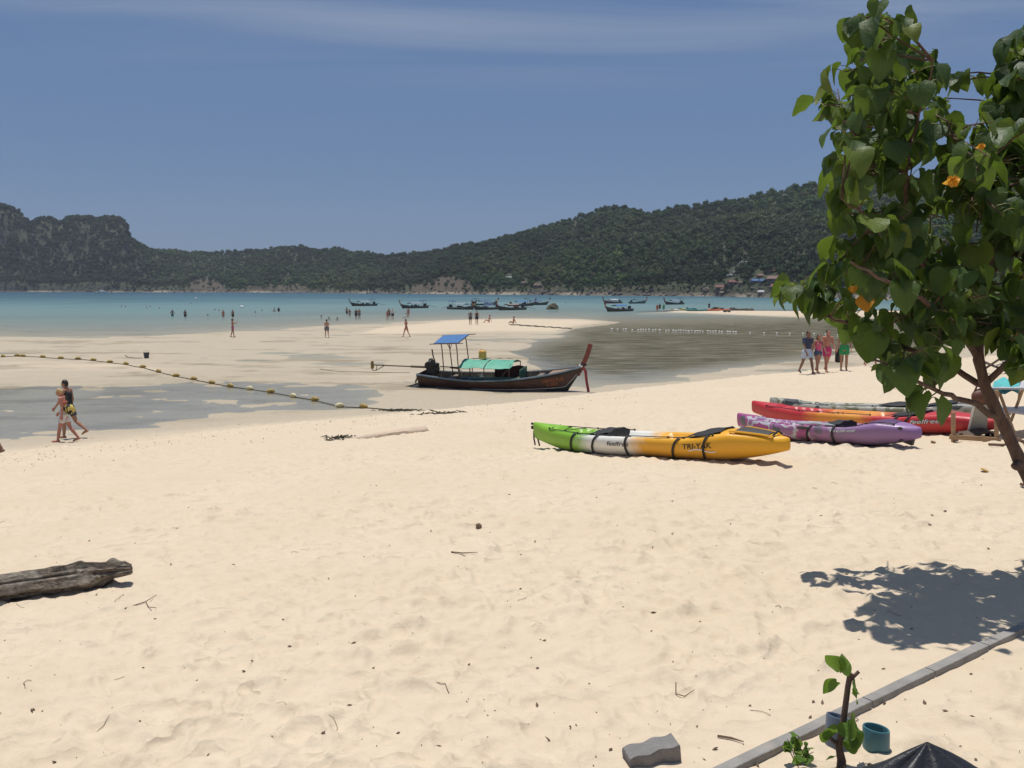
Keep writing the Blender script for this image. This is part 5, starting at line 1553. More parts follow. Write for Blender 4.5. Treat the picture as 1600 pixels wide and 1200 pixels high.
wader(605.5, 499.5, R(0), 'small reddish wader beside a taller companion', 'stand', skin='red', fem=True, wear=(('bikini_top', 'band', PINK), ('bikini_bottom', 'brief', PINK)), height=1.5)
wader(608, 497, R(20), 'tall tanned wader beside a small reddish companion', 'walk', skin='tan', wear=(('shorts', 'shorts', CHAR),), height=1.8)
wader(613.5, 498.5, R(180), 'wader in white shirt and dark trousers', 'stand', skin='pale', hair='brown', wear=(('shirt', 'tee', WHT), ('shorts', 'shorts', BLK)))
wader(633.5, 494.3, R(120), 'crouched bather in white top beneath the second boat', 'sit', skin='pale', wear=(('shirt', 'tee', WHT),), dz=-.1)
wader(638, 494.8, R(0), 'upright reddish bather beneath the second boat', 'stand', skin='red', fem=True, wear=(('bikini_bottom', 'brief', PINK), ('bikini_top', 'band', PINK)))
ORD = ['first', 'second', 'third', 'fourth', 'fifth', 'sixth', 'seventh', 'eighth', 'ninth', 'tenth', 'eleventh', 'twelfth', 'thirteenth', 'fourteenth', 'last']
SWIM = [(190, 480), (196, 480), (229, 481), (234.5, 480), (249, 482), (299, 475), (325, 493.5), (336, 485), (342, 486), (399, 489), (409, 486), (502, 495), (514, 498), (527, 498.5), (884, 474)]
for k, (sx_, sy_) in enumerate(SWIM):
    p_ = on_level(sx_, sy_)
    r_, J_, kk2 = person((p_.x, p_.y, 0), rng.uniform(0, 6.28), f'swimmer with only head above water, {ORD[k]} head from the left', 'stand', skin='tan', hair='dark', group='swimmers in the bay', wear=())
    r_.location.z = -1.42
# people on the spit and on the far bar
far_person(802, 505.5, R(100), 'person seated on the sand spit near the dark line of weed', 'sit', skin='tan', wear=(('shorts', 'brief', BLK),), dz=0.0)
g = ground(764, 504); person((g.x, g.y, g.z + .1), R(90), 'person sitting low on the spit beside the standing pair', 'sit', skin='red', fem=True, wear=(('bikini_top', 'band', BLK),), dz=0.0)
for k, (sx_, sy_, lab) in enumerate([(1027, 485.5, 'leftmost figure in orange standing at the head of the far sandbar'), (1031, 482.5, 'dark figure standing just behind the orange one on the far sandbar'), (1037, 483.5, 'figure in green beside the grey boat off the far sandbar'), (1108, 481, 'lone thin figure above the orange kayaks')]):
    p_ = on_level(sx_, sy_, 0.05)
    person((p_.x, p_.y, max(gz(p_.x, p_.y), -0.5)), R(180), lab, 'stand', skin='tan', wear=(('shorts', 'shorts', [ORG, BLK, GRN, BLK][k]), ('shirt', 'tee', [ORG, BLK, GRN, CHAR][k])), group='people on the far sandbar')

# small craft lying on the far sandbar
def small_kayak(px, py, Lk, yaw, label, col):
    p_ = on_level(px, py, 0.1)
    o = empty('kayak', (p_.x, p_.y, max(gz(p_.x, p_.y), -0.06) - .02), yaw, label, 'kayak', 'craft on the far sandbar')
    kk2 = Kayak(Lk, .42); kk2.hull(o, pm('far_kayak_' + col[0], col[1], .45, .15, 2.0))
    q = MB(); q.box((0, 0, .36), (.35, .5, .22)); q.build('seat_back', STRAP, o, False)
OR_, TL_, WT_, YL_ = ('orange', (0.60, 0.14, 0.03)), ('teal', (0.03, 0.22, 0.21)), ('white', (0.62, 0.62, 0.60)), ('yellow', (0.55, 0.42, 0.08))
small_kayak(1112, 486.0, 4.2, .05, 'orange kayak in front of a row of two on the far sandbar', OR_)
small_kayak(1124, 485.0, 4.6, -.08, 'orange kayak behind its twin on the far sandbar', OR_)
small_kayak(1087, 486.3, 4.8, .1, 'teal kayak lying next to the orange pair', TL_)
small_kayak(1074, 482.5, 3.6, -.1, 'small teal kayak further out behind the long teal one', TL_)
small_kayak(1050, 484.6, 3.6, .3, 'white kayak at the head of the far sandbar', WT_)
small_kayak(1060, 483.6, 3.4, -.2, 'yellow kayak beside the white one on the far sandbar', YL_)
for k, (sx_, sy_, w_) in enumerate([(1122, 482.6, 1.4), (1136, 488.0, .9), (1142, 482.2, 1.0), (1147, 485.5, .7), (1156, 485.2, 1.0), (1166, 485.6, .9), (1172, 485.3, 1.2)]):
    p_ = on_level(sx_, sy_, 0.12)
    q = MB(); rr_ = random.Random(k)
    for j_ in range(4): q.ell((rr_.uniform(-w_, w_) * .6, rr_.uniform(-.3, .3), rr_.uniform(.1, .3)), (w_ * rr_.uniform(.3, .6), .35, rr_.uniform(.15, .32)), 8, 5, jit=.15)
    o = q.build('beach_gear', pm('dark_gear', (0.07, 0.055, 0.045), .8, .7, 2.0)); o.location = (p_.x, p_.y, max(gz(p_.x, p_.y), 0) - .03)
    tag(o, f'dark heap of gear on the far sandbar, {ORD[k] if k < 6 else "last"} from the orange kayaks', 'gear', 'dark heaps on the far sandbar')

# ------------------------------------------------------------------ float lines and small things on the flat
FLOATM = pm('float_ochre', (0.40, 0.27, 0.06), 0.55, 0.35, 9.0, dirt=(0.08, 0.06, 0.035), dirt_amt=0.9)
FLOATW = pm('float_white', (0.78, 0.77, 0.72), 0.5, 0.1, 9.0)
FL = [(-60, 560), (-25, 559), (5, 558), (27, 557), (36, 557.5), (67, 559), (95, 561), (122, 562), (146, 564), (172, 567), (197, 570), (223, 575), (248, 582), (275, 589), (303, 594), (331, 600), (360, 605), (390, 610), (423, 615), (458, 621), (492, 627), (531, 637), (568, 638), (620, 642), (690, 646)]
fl = empty('float_line', tuple(ground(400, 612)), 0, 'dark rope strung with ochre floats lying across the pool', 'float line')
G = [ground(*q) for q in FL]; G = [Vector((g.x, g.y, max(g.z, -0.02))) for g in G]
o0 = fl.location.copy()
pts_ = []
for a_, b_ in zip(G[:-1], G[1:]):
    for t in np.linspace(0, 1, 6)[:-1]:
        p_ = a_.lerp(b_, t); pts_.append(Vector((p_.x, p_.y, max(gz(p_.x, p_.y), -0.01) + .025)) - o0)
pts_.append(G[-1] - o0)
q = MB(); q.tube(pts_, 0.020, 5); q.build('rope', pm('dark_rope', (0.05, 0.045, 0.025), .9, .4, 9.0), fl)
fm = MB(); fm.tube([(-.15, 0, .06), (-.07, 0, .07), (.07, 0, .07), (.15, 0, .06)], [.05, .105, .105, .05], 10, rnd=True)
fme = fm.mesh('float', FLOATM)
fmw = fm.mesh('float', pm('float_pale', (0.60, 0.52, 0.30), .55, .3, 9.0, dirt=(0.3, 0.2, 0.03)))
for i, g in enumerate(G[:-2]):
    o = link('float', fmw if i >= 17 and i % 2 else fme, fl); o.location = g - o0 + Vector((0, 0, .02)); o.rotation_euler = (0, 0, rng.uniform(-.6, .6))
FW = [956, 965, 974, 978, 988, 997, 1001, 1005, 1009, 1014, 1020, 1024, 1031, 1041, 1045, 1052, 1056, 1060, 1064, 1068, 1072, 1076, 1081, 1086, 1090, 1094, 1098, 1106, 1110, 1114, 1118, 1124, 1128, 1137, 1141, 1146, 1150, 1172, 1194, 1214, 1234, 1255, 1272, 1290, 1309, 1330, 1352, 1380, 1410]
f2 = empty('float_line', tuple(on_level(1100, 518)), 0, 'string of small white floats stretched across the lagoon', 'float line')
o0 = f2.location.copy(); pts_ = []
wme = MB(); wme.ell((0, 0, .05), (.10, .085, .085), 10, 7); wme = wme.mesh('float', FLOATW)
for i, x in enumerate(FW):
    p_ = on_level(x, np.interp(x, [950, 1250, 1420], [515, 522.5, 527]) + random.uniform(-.5, .5), 0.0)
    pts_.append(Vector((p_.x, p_.y, max(gz(p_.x, p_.y), 0) + .02)) - o0)
    o = link('float', wme, f2); o.location = pts_[-1]; o.scale = (1, 1, 1) if i > 36 or i % 3 else (1.25, 1.1, 1.2)
q = MB(); q.tube(pts_, .012, 4); q.build('rope', ROPEM, f2)

# line of weed and rope on the spit, bucket with its rope
WEEDM = pm('dry_weed', (0.045, 0.04, 0.022), .95, .5, 9.0)
def weed(px, py, n_, spread, label, size=.1):
    g = ground(px, py); mb = MB(); rr_ = random.Random(int(px))
    for k in range(n_):
        x, y = rr_.gauss(0, spread[0]), rr_.gauss(0, spread[1])
        z = max(gz(g.x + x, g.y + y), -0.01) - g.z
        a_ = rr_.uniform(0, 6.28); ln = size * rr_.uniform(.6, 2.2)
        mb.tube([(x, y, z + .005), (x + ln * .5 * math.cos(a_), y + ln * .5 * math.sin(a_), z + rr_.uniform(.02, .07)), (x + ln * math.cos(a_ + .5), y + ln * math.sin(a_ + .5), z + .008)], [.008, .014, .006], 4)
    o = mb.build('seaweed_clump', WEEDM); o.location = g
    return tag(o, label, 'seaweed', 'clumps of weed on the shore')
weed(623, 642, 70, (.35, .16), 'dark clump of weed where the ochre float rope ends', .16)
weed(688, 646, 40, (.42, .12), 'thin streak of weed beyond the end of the float rope', .14)
weed(530, 684, 34, (.20, .07), 'tangle of dry weed at the end of the buried log', .13)
mb = MB(); g = ground(840, 510)
for k in range(46):
    t = k / 45; xx = 800 + 90 * t; yy = 507.5 + 6.0 * t + .5 * math.sin(k)
    w_ = ground(xx, yy) - g
    mb.ell((w_.x, w_.y, w_.z + .02), (.22 + .3 * rng.random(), .35 * rng.random() + .25, .05), 6, 4, jit=.2)
o = mb.build('weed_line', WEEDM); o.location = g; tag(o, 'dark line of washed up weed and rope along the sand spit', 'weed line')
g = ground(229, 559.5)
bk = empty('bucket', tuple(g), .3, 'black bucket standing on the pale flat with a rope tied to it', 'bucket')
q = MB(); rings = [[Vector((r_ * math.cos(a), r_ * math.sin(a), z)) for a in np.linspace(0, 2 * math.pi, 15)[:-1]] for r_, z in ((.14, 0), (.19, .36), (.205, .37), (.175, .37), (.13, .05))]
q.loft(rings, close=True, caps=True); q.build('pail', CHAR, bk)
q = MB(); q.tube([(.19 * math.cos(a), 0, .36 + .14 * math.sin(a)) for a in np.linspace(0, math.pi, 9)], .008, 5); q.build('handle', STEEL, bk)
q = MB(); pr_ = []
for (x, y) in ((222, 560), (212, 560), (205, 559), (198, 558), (195, 555.5), (199, 557.5)):
    w_ = ground(x, y); pr_.append((w_.x, w_.y, max(w_.z, 0) + .02))
q.tube(pr_, .02, 5); tag(q.build('loose_rope', ROPEM), 'short looped rope lying on the flat beside the black bucket', 'rope')
q = MB(); pr_ = []
for (x, y) in ((500, 577), (512, 579), (530, 581), (580, 582), (640, 583)):
    w_ = ground(x, y); pr_.append((w_.x, w_.y, max(w_.z, 0) + .015))
q.tube(pr_, .018, 5); tag(q.build('mooring_rope', ROPEM), 'thin mooring rope trailing over wet sand from the longtail stern', 'rope')

# ------------------------------------------------------------------ driftwood
def log(path, rad, name, mat, label, cat, seg=18, rough_=.12, seed=3, knots=()):
    pts_ = [Vector(p_) for p_ in path]; n_ = 40
    mb = MB(); rr_ = np.random.default_rng(seed); ph = rr_.uniform(0, 6, 6)
    L_ = len(pts_) - 1; secs = []
    for i in range(n_ + 1):
        f = i / n_ * L_; k = min(int(f), L_ - 1); p_ = pts_[k].lerp(pts_[k + 1], f - k)
        r_ = np.interp(f, range(L_ + 1), rad)
        d = (pts_[k + 1] - pts_[k]).normalized(); a_ = d.cross(Vector((0, 0, 1))).normalized(); b_ = a_.cross(d)
        ring = []
        for j in range(seg):
            th = 2 * math.pi * j / seg
            w_ = 1 - (.26 if rough_ > .1 else 0) * sum(math.exp(-(math.atan2(math.sin(th - c0 - .25 * math.sin(i * .11 + c0)), math.cos(th - c0 - .25 * math.sin(i * .11 + c0))) / .13) ** 2) for c0 in (.5, 1.5, 2.3, 3.3, 4.4, 5.6)) + rough_ * (math.sin(3 * th + ph[0] + i * .05) + .7 * math.sin(7 * th + ph[1] + i * .08) + .5 * math.sin(11 * th + ph[2] - i * .1)) + rough_ * .7 * float(fbm(np.array([i * .35]), np.array([th * 1.5 + seed]), seed, 3)[0]) * 2
            for ki, kth, kr in knots:
                w_ += kr * math.exp(-((i - ki) / 2.2) ** 2) * max(0, math.cos(th - kth)) ** 2
            ring.append(p_ + (a_ * math.cos(th) + b_ * math.sin(th)) * r_ * w_)
        secs.append(ring)
    mb.loft(secs, close=True, caps=True)
    return tag(mb.build(name, mat), label, cat)
m, n, l, p = nodes_of('weathered_wood')
tcn = n.new('ShaderNodeTexCoord'); mpn = n.new('ShaderNodeMapping'); mpn.inputs['Scale'].default_value = (1.0, 9, 9); l.new(tcn.outputs['Object'], mpn.inputs[0])
g1_ = noise_tex(n, l, mpn.outputs[0], 3.5, 8, .7, .6); g2_ = noise_tex(n, l, tcn.outputs['Object'], 5.0, 6, .7)
c_ = mixc(n, l, mrange(n, l, g1_, .36, .66), (0.055, 0.040, 0.030), (0.36, 0.29, 0.22))
c_ = mixc(n, l, mrange(n, l, g2_, .48, .64), c_, (0.40, 0.35, 0.28))
l.new(c_, p.inputs['Base Color']); p.inputs['Roughness'].default_value = .95
bmp = n.new('ShaderNodeBump'); bmp.inputs['Strength'].default_value = 1.0; bmp.inputs['Distance'].default_value = .05; l.new(g1_, bmp.inputs['Height']); l.new(bmp.outputs[0], p.inputs['Normal'])
DRIFT = m
A0 = ground(200, 915); A1 = ground(120, 925); A2 = ground(0, 940); A3 = A2 + (A2 - A1) * 0.9
lg_ = log([A3 + Vector((0, 0.1, .06)), A2 + Vector((0, .1, .075)), A1 + Vector((0, .1, .09)), A0.lerp(A1, .45) + Vector((0, .06, .12)), A0 + Vector((.02, .03, .13))], [.095, .105, .118, .075, .042], 'driftwood_log', DRIFT,
          'weathered grey driftwood log lying on the sand at the edge of the picture', 'driftwood', seg=44, rough_=.14, knots=((27, 4.2, .8), (22, 5.0, .7), (33, 1.4, .7), (37, 2.4, .5), (30, 3.4, .5), (25, .2, .5)))
B0 = ground(664, 673); B1 = ground(548, 684)
log([B1 + Vector((0, 0, -.08)), B1.lerp(B0, .5) + Vector((0, 0, -.05)), B0 + Vector((0, 0, -.03))], [.10, .13, .15], 'buried_log', pm('sandy_log', (0.58, 0.45, 0.335), .95, .1, 4.0, .6, 30.0, dirt=(.50, .37, .27)), 'sand coated log half sunk in the beach below the float rope', 'driftwood', rough_=.05, seed=9)
C0 = ground(15, 941)
log([C0 + Vector((-.16, -.02, .015)), C0 + Vector((0, 0, .02))], [.02, .014], 'bark_chip', DRIFT, 'small chip of bark in front of the driftwood log', 'bark', seg=8, seed=5)

# --- litter of bark crumbs, leaf scraps and twigs, plus dark flakes imitating footprint shade
LITTER_SHADE = pm('litter_and_footprint_shade', (0.15, 0.10, 0.062), .95, .6, 20.0)
mb = MB(); rr_ = random.Random(21)
for k in range(1000):
    if k < 400:
        px0, py0 = rr_.uniform(-60, 1660), 735 + 480 * rr_.random() ** 1.2
    else:
        px0 = rr_.uniform(-60, 1000); py0 = np.interp(px0, [0, 300, 640, 1000], [728, 690, 655, 622]) + rr_.gauss(0, 11)  # brown flakes along the shore strip stand in for the shade in footprints
    d = ray(px0, py0); z = 2.3 if k < 400 else .5
    kk2 = (z - ZC) / d[2]; x, y = d[0] * kk2, d[1] * kk2
    for _ in range(2):
        z = gz(x, y); kk2 = (z - ZC) / d[2]; x, y = d[0] * kk2, d[1] * kk2
    s1 = .004 + .012 * rr_.random() ** 3
    if k >= 400: s1 = rr_.uniform(.008, .022)
    a_ = rr_.uniform(0, 6.28)
    u = Vector((math.cos(a_), math.sin(a_), rr_.uniform(-.3, .5))) * s1 * rr_.uniform(.8, 1.8); v = Vector((-math.sin(a_), math.cos(a_), rr_.uniform(-.4, .4))) * s1 * rr_.uniform(.4, .9)
    c_ = Vector((x, y, gz(x, y) + s1 * .4)); w_ = Vector((0, 0, s1 * .5))
    mb.add([c_ - u, c_ - v, c_ + u, c_ + v, c_ + w_, c_ - w_], [(0, 1, 4), (1, 2, 4), (2, 3, 4), (3, 0, 4), (1, 0, 5), (2, 1, 5), (3, 2, 5), (0, 3, 5)])
for k in range(26):                                          # fine twigs and rootlets
    g = ground(rr_.uniform(0, 1600), 740 + 440 * rr_.random()); a_ = rr_.uniform(0, 6.28); ln = rr_.uniform(.05, .17)
    pts_ = [g]
    for j in range(4):
        a_ += rr_.gauss(0, .45); q_2 = pts_[-1] + Vector((math.cos(a_), math.sin(a_), 0)) * ln / 4; pts_.append(Vector((q_2.x, q_2.y, gz(q_2.x, q_2.y) + .006)))
    mb.tube(pts_, rr_.uniform(.001, .0022), 4)
tag(mb.build('litter_and_footprint_shade', LITTER_SHADE, smooth=False), 'bark crumbs, leaf scraps and twigs, with dark flakes imitating shade in shore footprints', 'litter', kind='stuff')
def twig(pxs, rad, label, fork=None):
    mb = MB(); base_ = ground(*pxs[0])
    pts_ = [ground(*q) - base_ + Vector((0, 0, rad + .004)) for q in pxs]
    mb.tube(pts_, [rad] * (len(pts_) - 1) + [rad * .4], 5)
    if fork: mb.tube([ground(*q) - base_ + Vector((0, 0, rad + .004)) for q in fork], rad * .7, 5)
    o = mb.build('twig', pm('twig_bark', (.13, .075, .045), .9, .3, 30.0)); o.location = base_
    tag(o, label, 'twig', 'twigs on the sand')
twig([(705, 864), (722, 866), (746, 865)], .006, 'dark straight twig on open sand below the orange kayak')
twig([(1121, 1153), (1142, 1156), (1162, 1162)], .006, 'reddish twig beside the concrete kerb')
twig([(195, 953), (228, 942), (245, 931)], .004, 'thin forked twig in front of the driftwood tip', [(228, 942), (232, 950), (244, 952)])
twig([(1056, 1069), (1056, 1086), (1070, 1090), (1085, 1080)], .003, 'hooked rootlet lying on bare sand left of the sapling')
twig([(1595, 760), (1615, 764)], .02, 'short dark stick end at the edge of the picture below the tree trunk')
for k, (x, y, lab) in enumerate([(748, 825, 'round dark seed on the bare sand below the kayaks'), (1538, 737, 'yellow fallen leaf on sand near the leaning trunk'), (1459, 693, 'brown dry leaf in front of the wooden frame')]):
    g = ground(x, y); q = MB(); q.ell((0, 0, .02), (.035 if k == 0 else .06, .035 if k == 0 else .05, .025 if k == 0 else .012), 8, 6, jit=.12, rot=(.3, .2, .4))
    o = q.build('seed' if k == 0 else 'fallen_leaf', [LITTER_SHADE, pm('yellow_leaf', (.50, .30, .08), .7, .2, 12.), pm('brown_leaf', (.26, .15, .07), .8, .2, 12.)][k]); o.location = g
    tag(o, lab, 'seed' if k == 0 else 'leaf')

# ------------------------------------------------------------------ loungers, table and parasol beside the kayaks
TIMBER = pm('lounger_timber', (0.38, 0.24, 0.13), 0.75, 0.25, 6.0, 0.2, stretch=(1, 1, 6))
DTIMB = pm('dark_timber', (0.10, 0.065, 0.045), 0.8, 0.3, 6.0)
CANV = pm('grey_canvas', (0.36, 0.36, 0.33), 0.9, 0.12, 20.0, 0.2, 90.0)
YB = ground(1489, 691).y
def D(px, py, dy=0.0): return at_depth(px, py, YB + dy)
wlg = empty('wooden_lounger', tuple(ground(1522, 694)), 0, 'low wooden lounger frame with raised grey canvas beside the red kayak', 'lounger')
o0 = wlg.location.copy()
def bar(name, a_, b_, w_, mat, par, org):
    a_, b_ = Vector(a_) - org, Vector(b_) - org
    d = b_ - a_; q = MB(); rot = d.to_track_quat('Z', 'Y').to_matrix()
    q.box((a_ + b_) / 2, (w_[0], w_[1], d.length), rot=rot)
    o = q.build(name, mat, par, False)
    return o
bar('leg', D(1489.5, 644), D(1489.5, 692.5), (.055, .05), TIMBER, wlg, o0)
bar('leg', D(1557, 610), D(1557, 697.5), (.055, .05), TIMBER, wlg, o0)
bar('leg', D(1511, 660, .75), D(1511, 681.5, .75), (.05, .05), TIMBER, wlg, o0)
bar('leg', D(1543, 634, .55), D(1543, 684, .55), (.06, .06), DTIMB, wlg, o0)
bar('side_rail', D(1484, 682.5, -.04), D(1563, 687.5, -.04), (.04, .075), TIMBER, wlg, o0)
bar('side_rail', D(1500, 675, .7), D(1552, 676, .7), (.04, .06), DTIMB, wlg, o0)
bar('cross_rail', D(1492, 681, .03), D(1508, 676, .70), (.05, .05), DTIMB, wlg, o0)
bar('cross_rail', D(1557, 684, .03), D(1550, 677, .70), (.05, .05), DTIMB, wlg, o0)
q = MB()
ca = [D(1522, 634, .25), D(1545, 632, .15), D(1542, 677, .45), D(1513, 677, .55)]
q.add([Vector(v) - o0 for v in ca] + [Vector(v) - o0 + Vector((0, .02, 0)) for v in ca], [(0, 3, 2, 1), (4, 5, 6, 7), (0, 1, 5, 4), (1, 2, 6, 5), (2, 3, 7, 6), (3, 0, 4, 7)])
cv = q.build('canvas', CANV, wlg, False)
bar('canvas_edge', Vector(ca[0]) + Vector((-.01, -.01, 0)), Vector(ca[3]) + Vector((-.01, -.01, 0)), (.03, .025), WHITEM, cv, o0)
q = MB(); sp_ = [D(x, y, .35) - o0 for x, y in ((1503, 679), (1520, 677), (1538, 671), (1552, 676))]; ribbon(q, sp_, .30, up=Vector((0, 1, .1)), thick=.012); q.build('sling', DTIMB, wlg)
bgb = empty('leather_bag', tuple(D(1535, 632, .25)), 0, 'brown leather bag hanging behind the leaning trunk', 'bag')
q = MB(); q.ell((0, 0, .13), (.19, .10, .14), 14, 10, jit=.06); q.build('pouch', pm('brown_leather', (.13, .05, .028), .55, .3, 8.0, .2), bgb)
q = MB(); q.tube([(-.14, 0, .22), (-.08, 0, .38), (.08, 0, .38), (.14, 0, .22)], .016, 6); q.build('grip', pm('brown_leather', (.13, .05, .028)), bgb)
# stand with a teal towel
tb = empty('folding_table', tuple(ground(1575, 690)), 0, 'folding stand on thin wooden legs with pale top behind the trunk', 'table')
o0 = tb.location.copy()
bar('leg', D(1559, 606, .5), D(1586, 680, .1), (.035, .035), TIMBER, tb, o0)
bar('leg', D(1600, 604, .5), D(1572, 678, 1.0), (.035, .035), TIMBER, tb, o0)
q = MB(); tp = [D(1548, 606, .2), D(1606, 606, .2), D(1606, 596, 1.3), D(1556, 594, 1.3)]
q.add([v - o0 for v in tp] + [v - o0 - Vector((0, 0, .03)) for v in tp], [(0, 1, 2, 3), (7, 6, 5, 4), (0, 4, 5, 1), (1, 5, 6, 2), (2, 6, 7, 3), (3, 7, 4, 0)]); q.build('table_top', pm('pale_top', (.45, .44, .46), .7, .2, 8.0), tb, False)
q = MB(); secs = []
for i in range(9):
    row = []
    for j in range(6):
        a_ = tp[0].lerp(tp[1], i / 8 * .72 + .04); b_ = tp[3].lerp(tp[2], i / 8 * .72 + .04); v = a_.lerp(b_, j / 5)
        row.append(v + Vector((0, 0, .035 + .03 * math.sin(i * 1.3 + j) + (-.10 if j == 0 else 0))))
    secs.append(row)
q.loft(secs); q.loft([[v - Vector((0, 0, .015)) for v in r] for r in secs][::-1])
tag(q.build('towel', pm('teal_towel', (.10, .42, .42), .95, .15, 20.0, .4, 80.0)), 'teal towel spread over the folding stand', 'towel')
# white plastic lounger
g = ground(1600, 676)
wl_ = empty('white_lounger', tuple(g), .35, 'white plastic sun lounger cut by the edge of the picture', 'lounger')
for k in range(9):
    q = MB(); q.box((-.22 + .17 * k, 0, .36 + (.02 if k else 0)), (.145, .62, .03)); q.build('slat', WHITEM, wl_, False)
for sg in (-1, 1):
    q = MB(); q.tube([(-.36, sg * .30, .37), (1.3, sg * .30, .37)], .03, 8); q.build('side_rail', WHITEM, wl_)
    for x in (-.18, 1.15):
        q = MB(); q.tube([(x - .10, sg * .28, 0), (x - .06, sg * .29, .2), (x + .10, sg * .30, .35)], .032, 8); q.build('leg', WHITEM, wl_)
# two sling chairs further down the beach
for k, (x, y, lab) in enumerate([(1557, 584, 'grey sling chair further down the beach, the one closer to the trunk'), (1588, 583, 'grey sling chair further down the beach, the one at the picture edge')]):
    g = ground(x, y); ch = empty('sling_chair', tuple(g), -.5 - .3 * k, lab, 'chair', 'sling chairs down the beach')
    for sg in (-1, 1):
        q = MB(); q.tube([(-.55, sg * .3, .02), (.45, sg * .3, .85)], .025, 6); q.build('frame_side', DTIMB, ch)
        q = MB(); q.tube([(.5, sg * .3, .02), (-.4, sg * .3, .4)], .025, 6); q.build('leg', DTIMB, ch)
    q = MB(); ribbon(q, [(-.4, 0, .38), (-.1, 0, .25), (.2, 0, .4), (.45, 0, .84)], .56, up=Vector((0, 1, 0)), thick=.008); q.build('sling', pm('sling_grey', (.17, .165, .16), .9, .15), ch)
# red parasol, closed
pz = at_depth(1601, 475, 21.0); pg = gz(pz.x, pz.y)
ps = empty('red_parasol', (pz.x, pz.y, pg), 0, 'closed red parasol standing at the edge of the picture', 'parasol')
hp = pz.z - pg
q = MB(); q.tube([(0, 0, -.1), (0, 0, hp + .08)], .025, 8); q.build('pole', TIMBER, ps)
q = MB(); secs = []
for z, r_ in ((hp, .02), (hp - .12, .075), (hp - .35, .115), (hp - .7, .135), (hp - .98, .155)):
    secs.append([Vector((r_ * (1 + .22 * math.cos(8 * a)) * math.cos(a), r_ * (1 + .22 * math.cos(8 * a)) * math.sin(a), z)) for a in np.linspace(0, 2 * math.pi, 49)[:-1]])
q.loft(secs, close=True); q.build('canopy', pm('parasol_red', (.42, .015, .03), .85, .15, 8.0), ps)
q = MB(); q.tube([(.14 * math.cos(a), .14 * math.sin(a), hp - .55) for a in np.linspace(0, 2 * math.pi, 20)], .012, 5); q.build('tie', BLK, ps)
# sticks lying under the lounger
twig([(1545, 697), (1566, 698), (1590, 694)], .022, 'pale stick lying under the wooden lounger frame')
twig([(1585, 690), (1600, 694), (1625, 691)], .03, 'thicker branch lying among sticks by the trunk', [(1590, 688), (1602, 697)])

# ------------------------------------------------------------------ kerb, pipes, paver, umbrella, seedlings
CONC = pm('concrete', (0.27, 0.255, 0.235), 0.9, 0.18, 7.0, 0.5, 60.0, dirt=(.45, .37, .28), dirt_amt=.6)
K0, K1 = ground(1105, 1222), ground(1600, 984)
dk = (K1 - K0); dk.z = 0; K1_ = K1; Lk_ = dk.length * 1.9; dk.normalize(); nk = Vector((dk.y, -dk.x, 0))
kb = tag(empty('kerb', tuple(K0), 0), kind='structure')
nb = int(Lk_ / .62)
for i in range(nb):
    a_ = i * .62; q = MB(); secs = []
    for j in range(7):
        u = a_ + .612 * j / 6
        p_ = dk * u; z0 = float(H(np.array([K0.x + p_.x]), np.array([K0.y + p_.y]), False)[0]) + .008 - K0.z
        w_ = .031 + .003 * float(vn(np.array([u * 7.0]), np.array([1.0]), 77)[0]); t_ = .034 + .006 * float(vn(np.array([u * 3.0]), np.array([4.0]), 78)[0])
        secs.append([p_ - nk * w_ + Vector((0, 0, z0 - .08)), p_ - nk * w_ + Vector((0, 0, z0 + t_ - .003)), p_ - nk * (w_ - .003) + Vector((0, 0, z0 + t_)),
                     p_ + nk * (w_ - .003) + Vector((0, 0, z0 + t_)), p_ + nk * w_ + Vector((0, 0, z0 + t_ - .003)), p_ + nk * (w_ + .012 * (1 + math.sin(u * 9)) * .5) + Vector((0, 0, z0 - .08))])
    q.loft(secs, close=True, caps=True); q.build('kerb_block', CONC, kb, False)

def pipe(px, py, r_, h_, mat, label, tilt):
    g = ground(px, py)
    o = empty('plastic_pipe', (g.x, g.y, g.z - .02), 0, label, 'pipe', rx=tilt[0], ry=tilt[1])
    q = MB(); rings = []
    for rr2, z in ((r_, 0), (r_, h_ - .004), (r_ - .002, h_), (r_ - .007, h_), (r_ - .009, h_ - .004), (r_ - .009, .02)):
        rings.append([Vector((rr2 * math.cos(a), rr2 * math.sin(a), z + (.012 * math.cos(a + 2.6) if z > .1 else 0))) for a in np.linspace(0, 2 * math.pi, 33)[:-1]])
    q.loft(rings, close=True); q.build('pipe_wall', mat, o)
    q = MB(); q.add([(0.95 * r_ * math.cos(a), .95 * r_ * math.sin(a), .05) for a in np.linspace(0, 2 * math.pi, 17)[:-1]], [tuple(range(16))]); q.build('sand_fill', pm('sand_fill', (.35, .27, .18), .95, .2, 20.0), o, False)
pipe(1369, 1169, .061, .125, pm('pvc_blue', (.055, .165, .195), .42, .10, 8.0, dirt=(.10, .22, .24), dirt_amt=.4), 'open blue plastic pipe stub standing in the sand', (R(2), R(-3)))
pipe(1307, 1162, .055, .155, pm('pvc_slate', (.11, .14, .19), .5, .12, 8.0, dirt=(.2, .2, .2)), 'slate blue pipe stub behind the cut sapling', (R(-2), R(2)))
g = ground(1018, 1188)
pvb = MB(); N_ = 25
outl = [(x, .055 + .009 * math.sin(x * 44)) for x in np.linspace(-.15, .15, N_)] + [(x, -.055 + .009 * math.sin(x * 44)) for x in np.linspace(.15, -.15, N_)]
rings = [[Vector((x * k * .85, y * k * .85, z)) for x, y in outl] for k, z in ((1, -.05), (1, .035), (.985, .045), (.95, .050))]
pvb.loft(rings, close=True, caps=True)
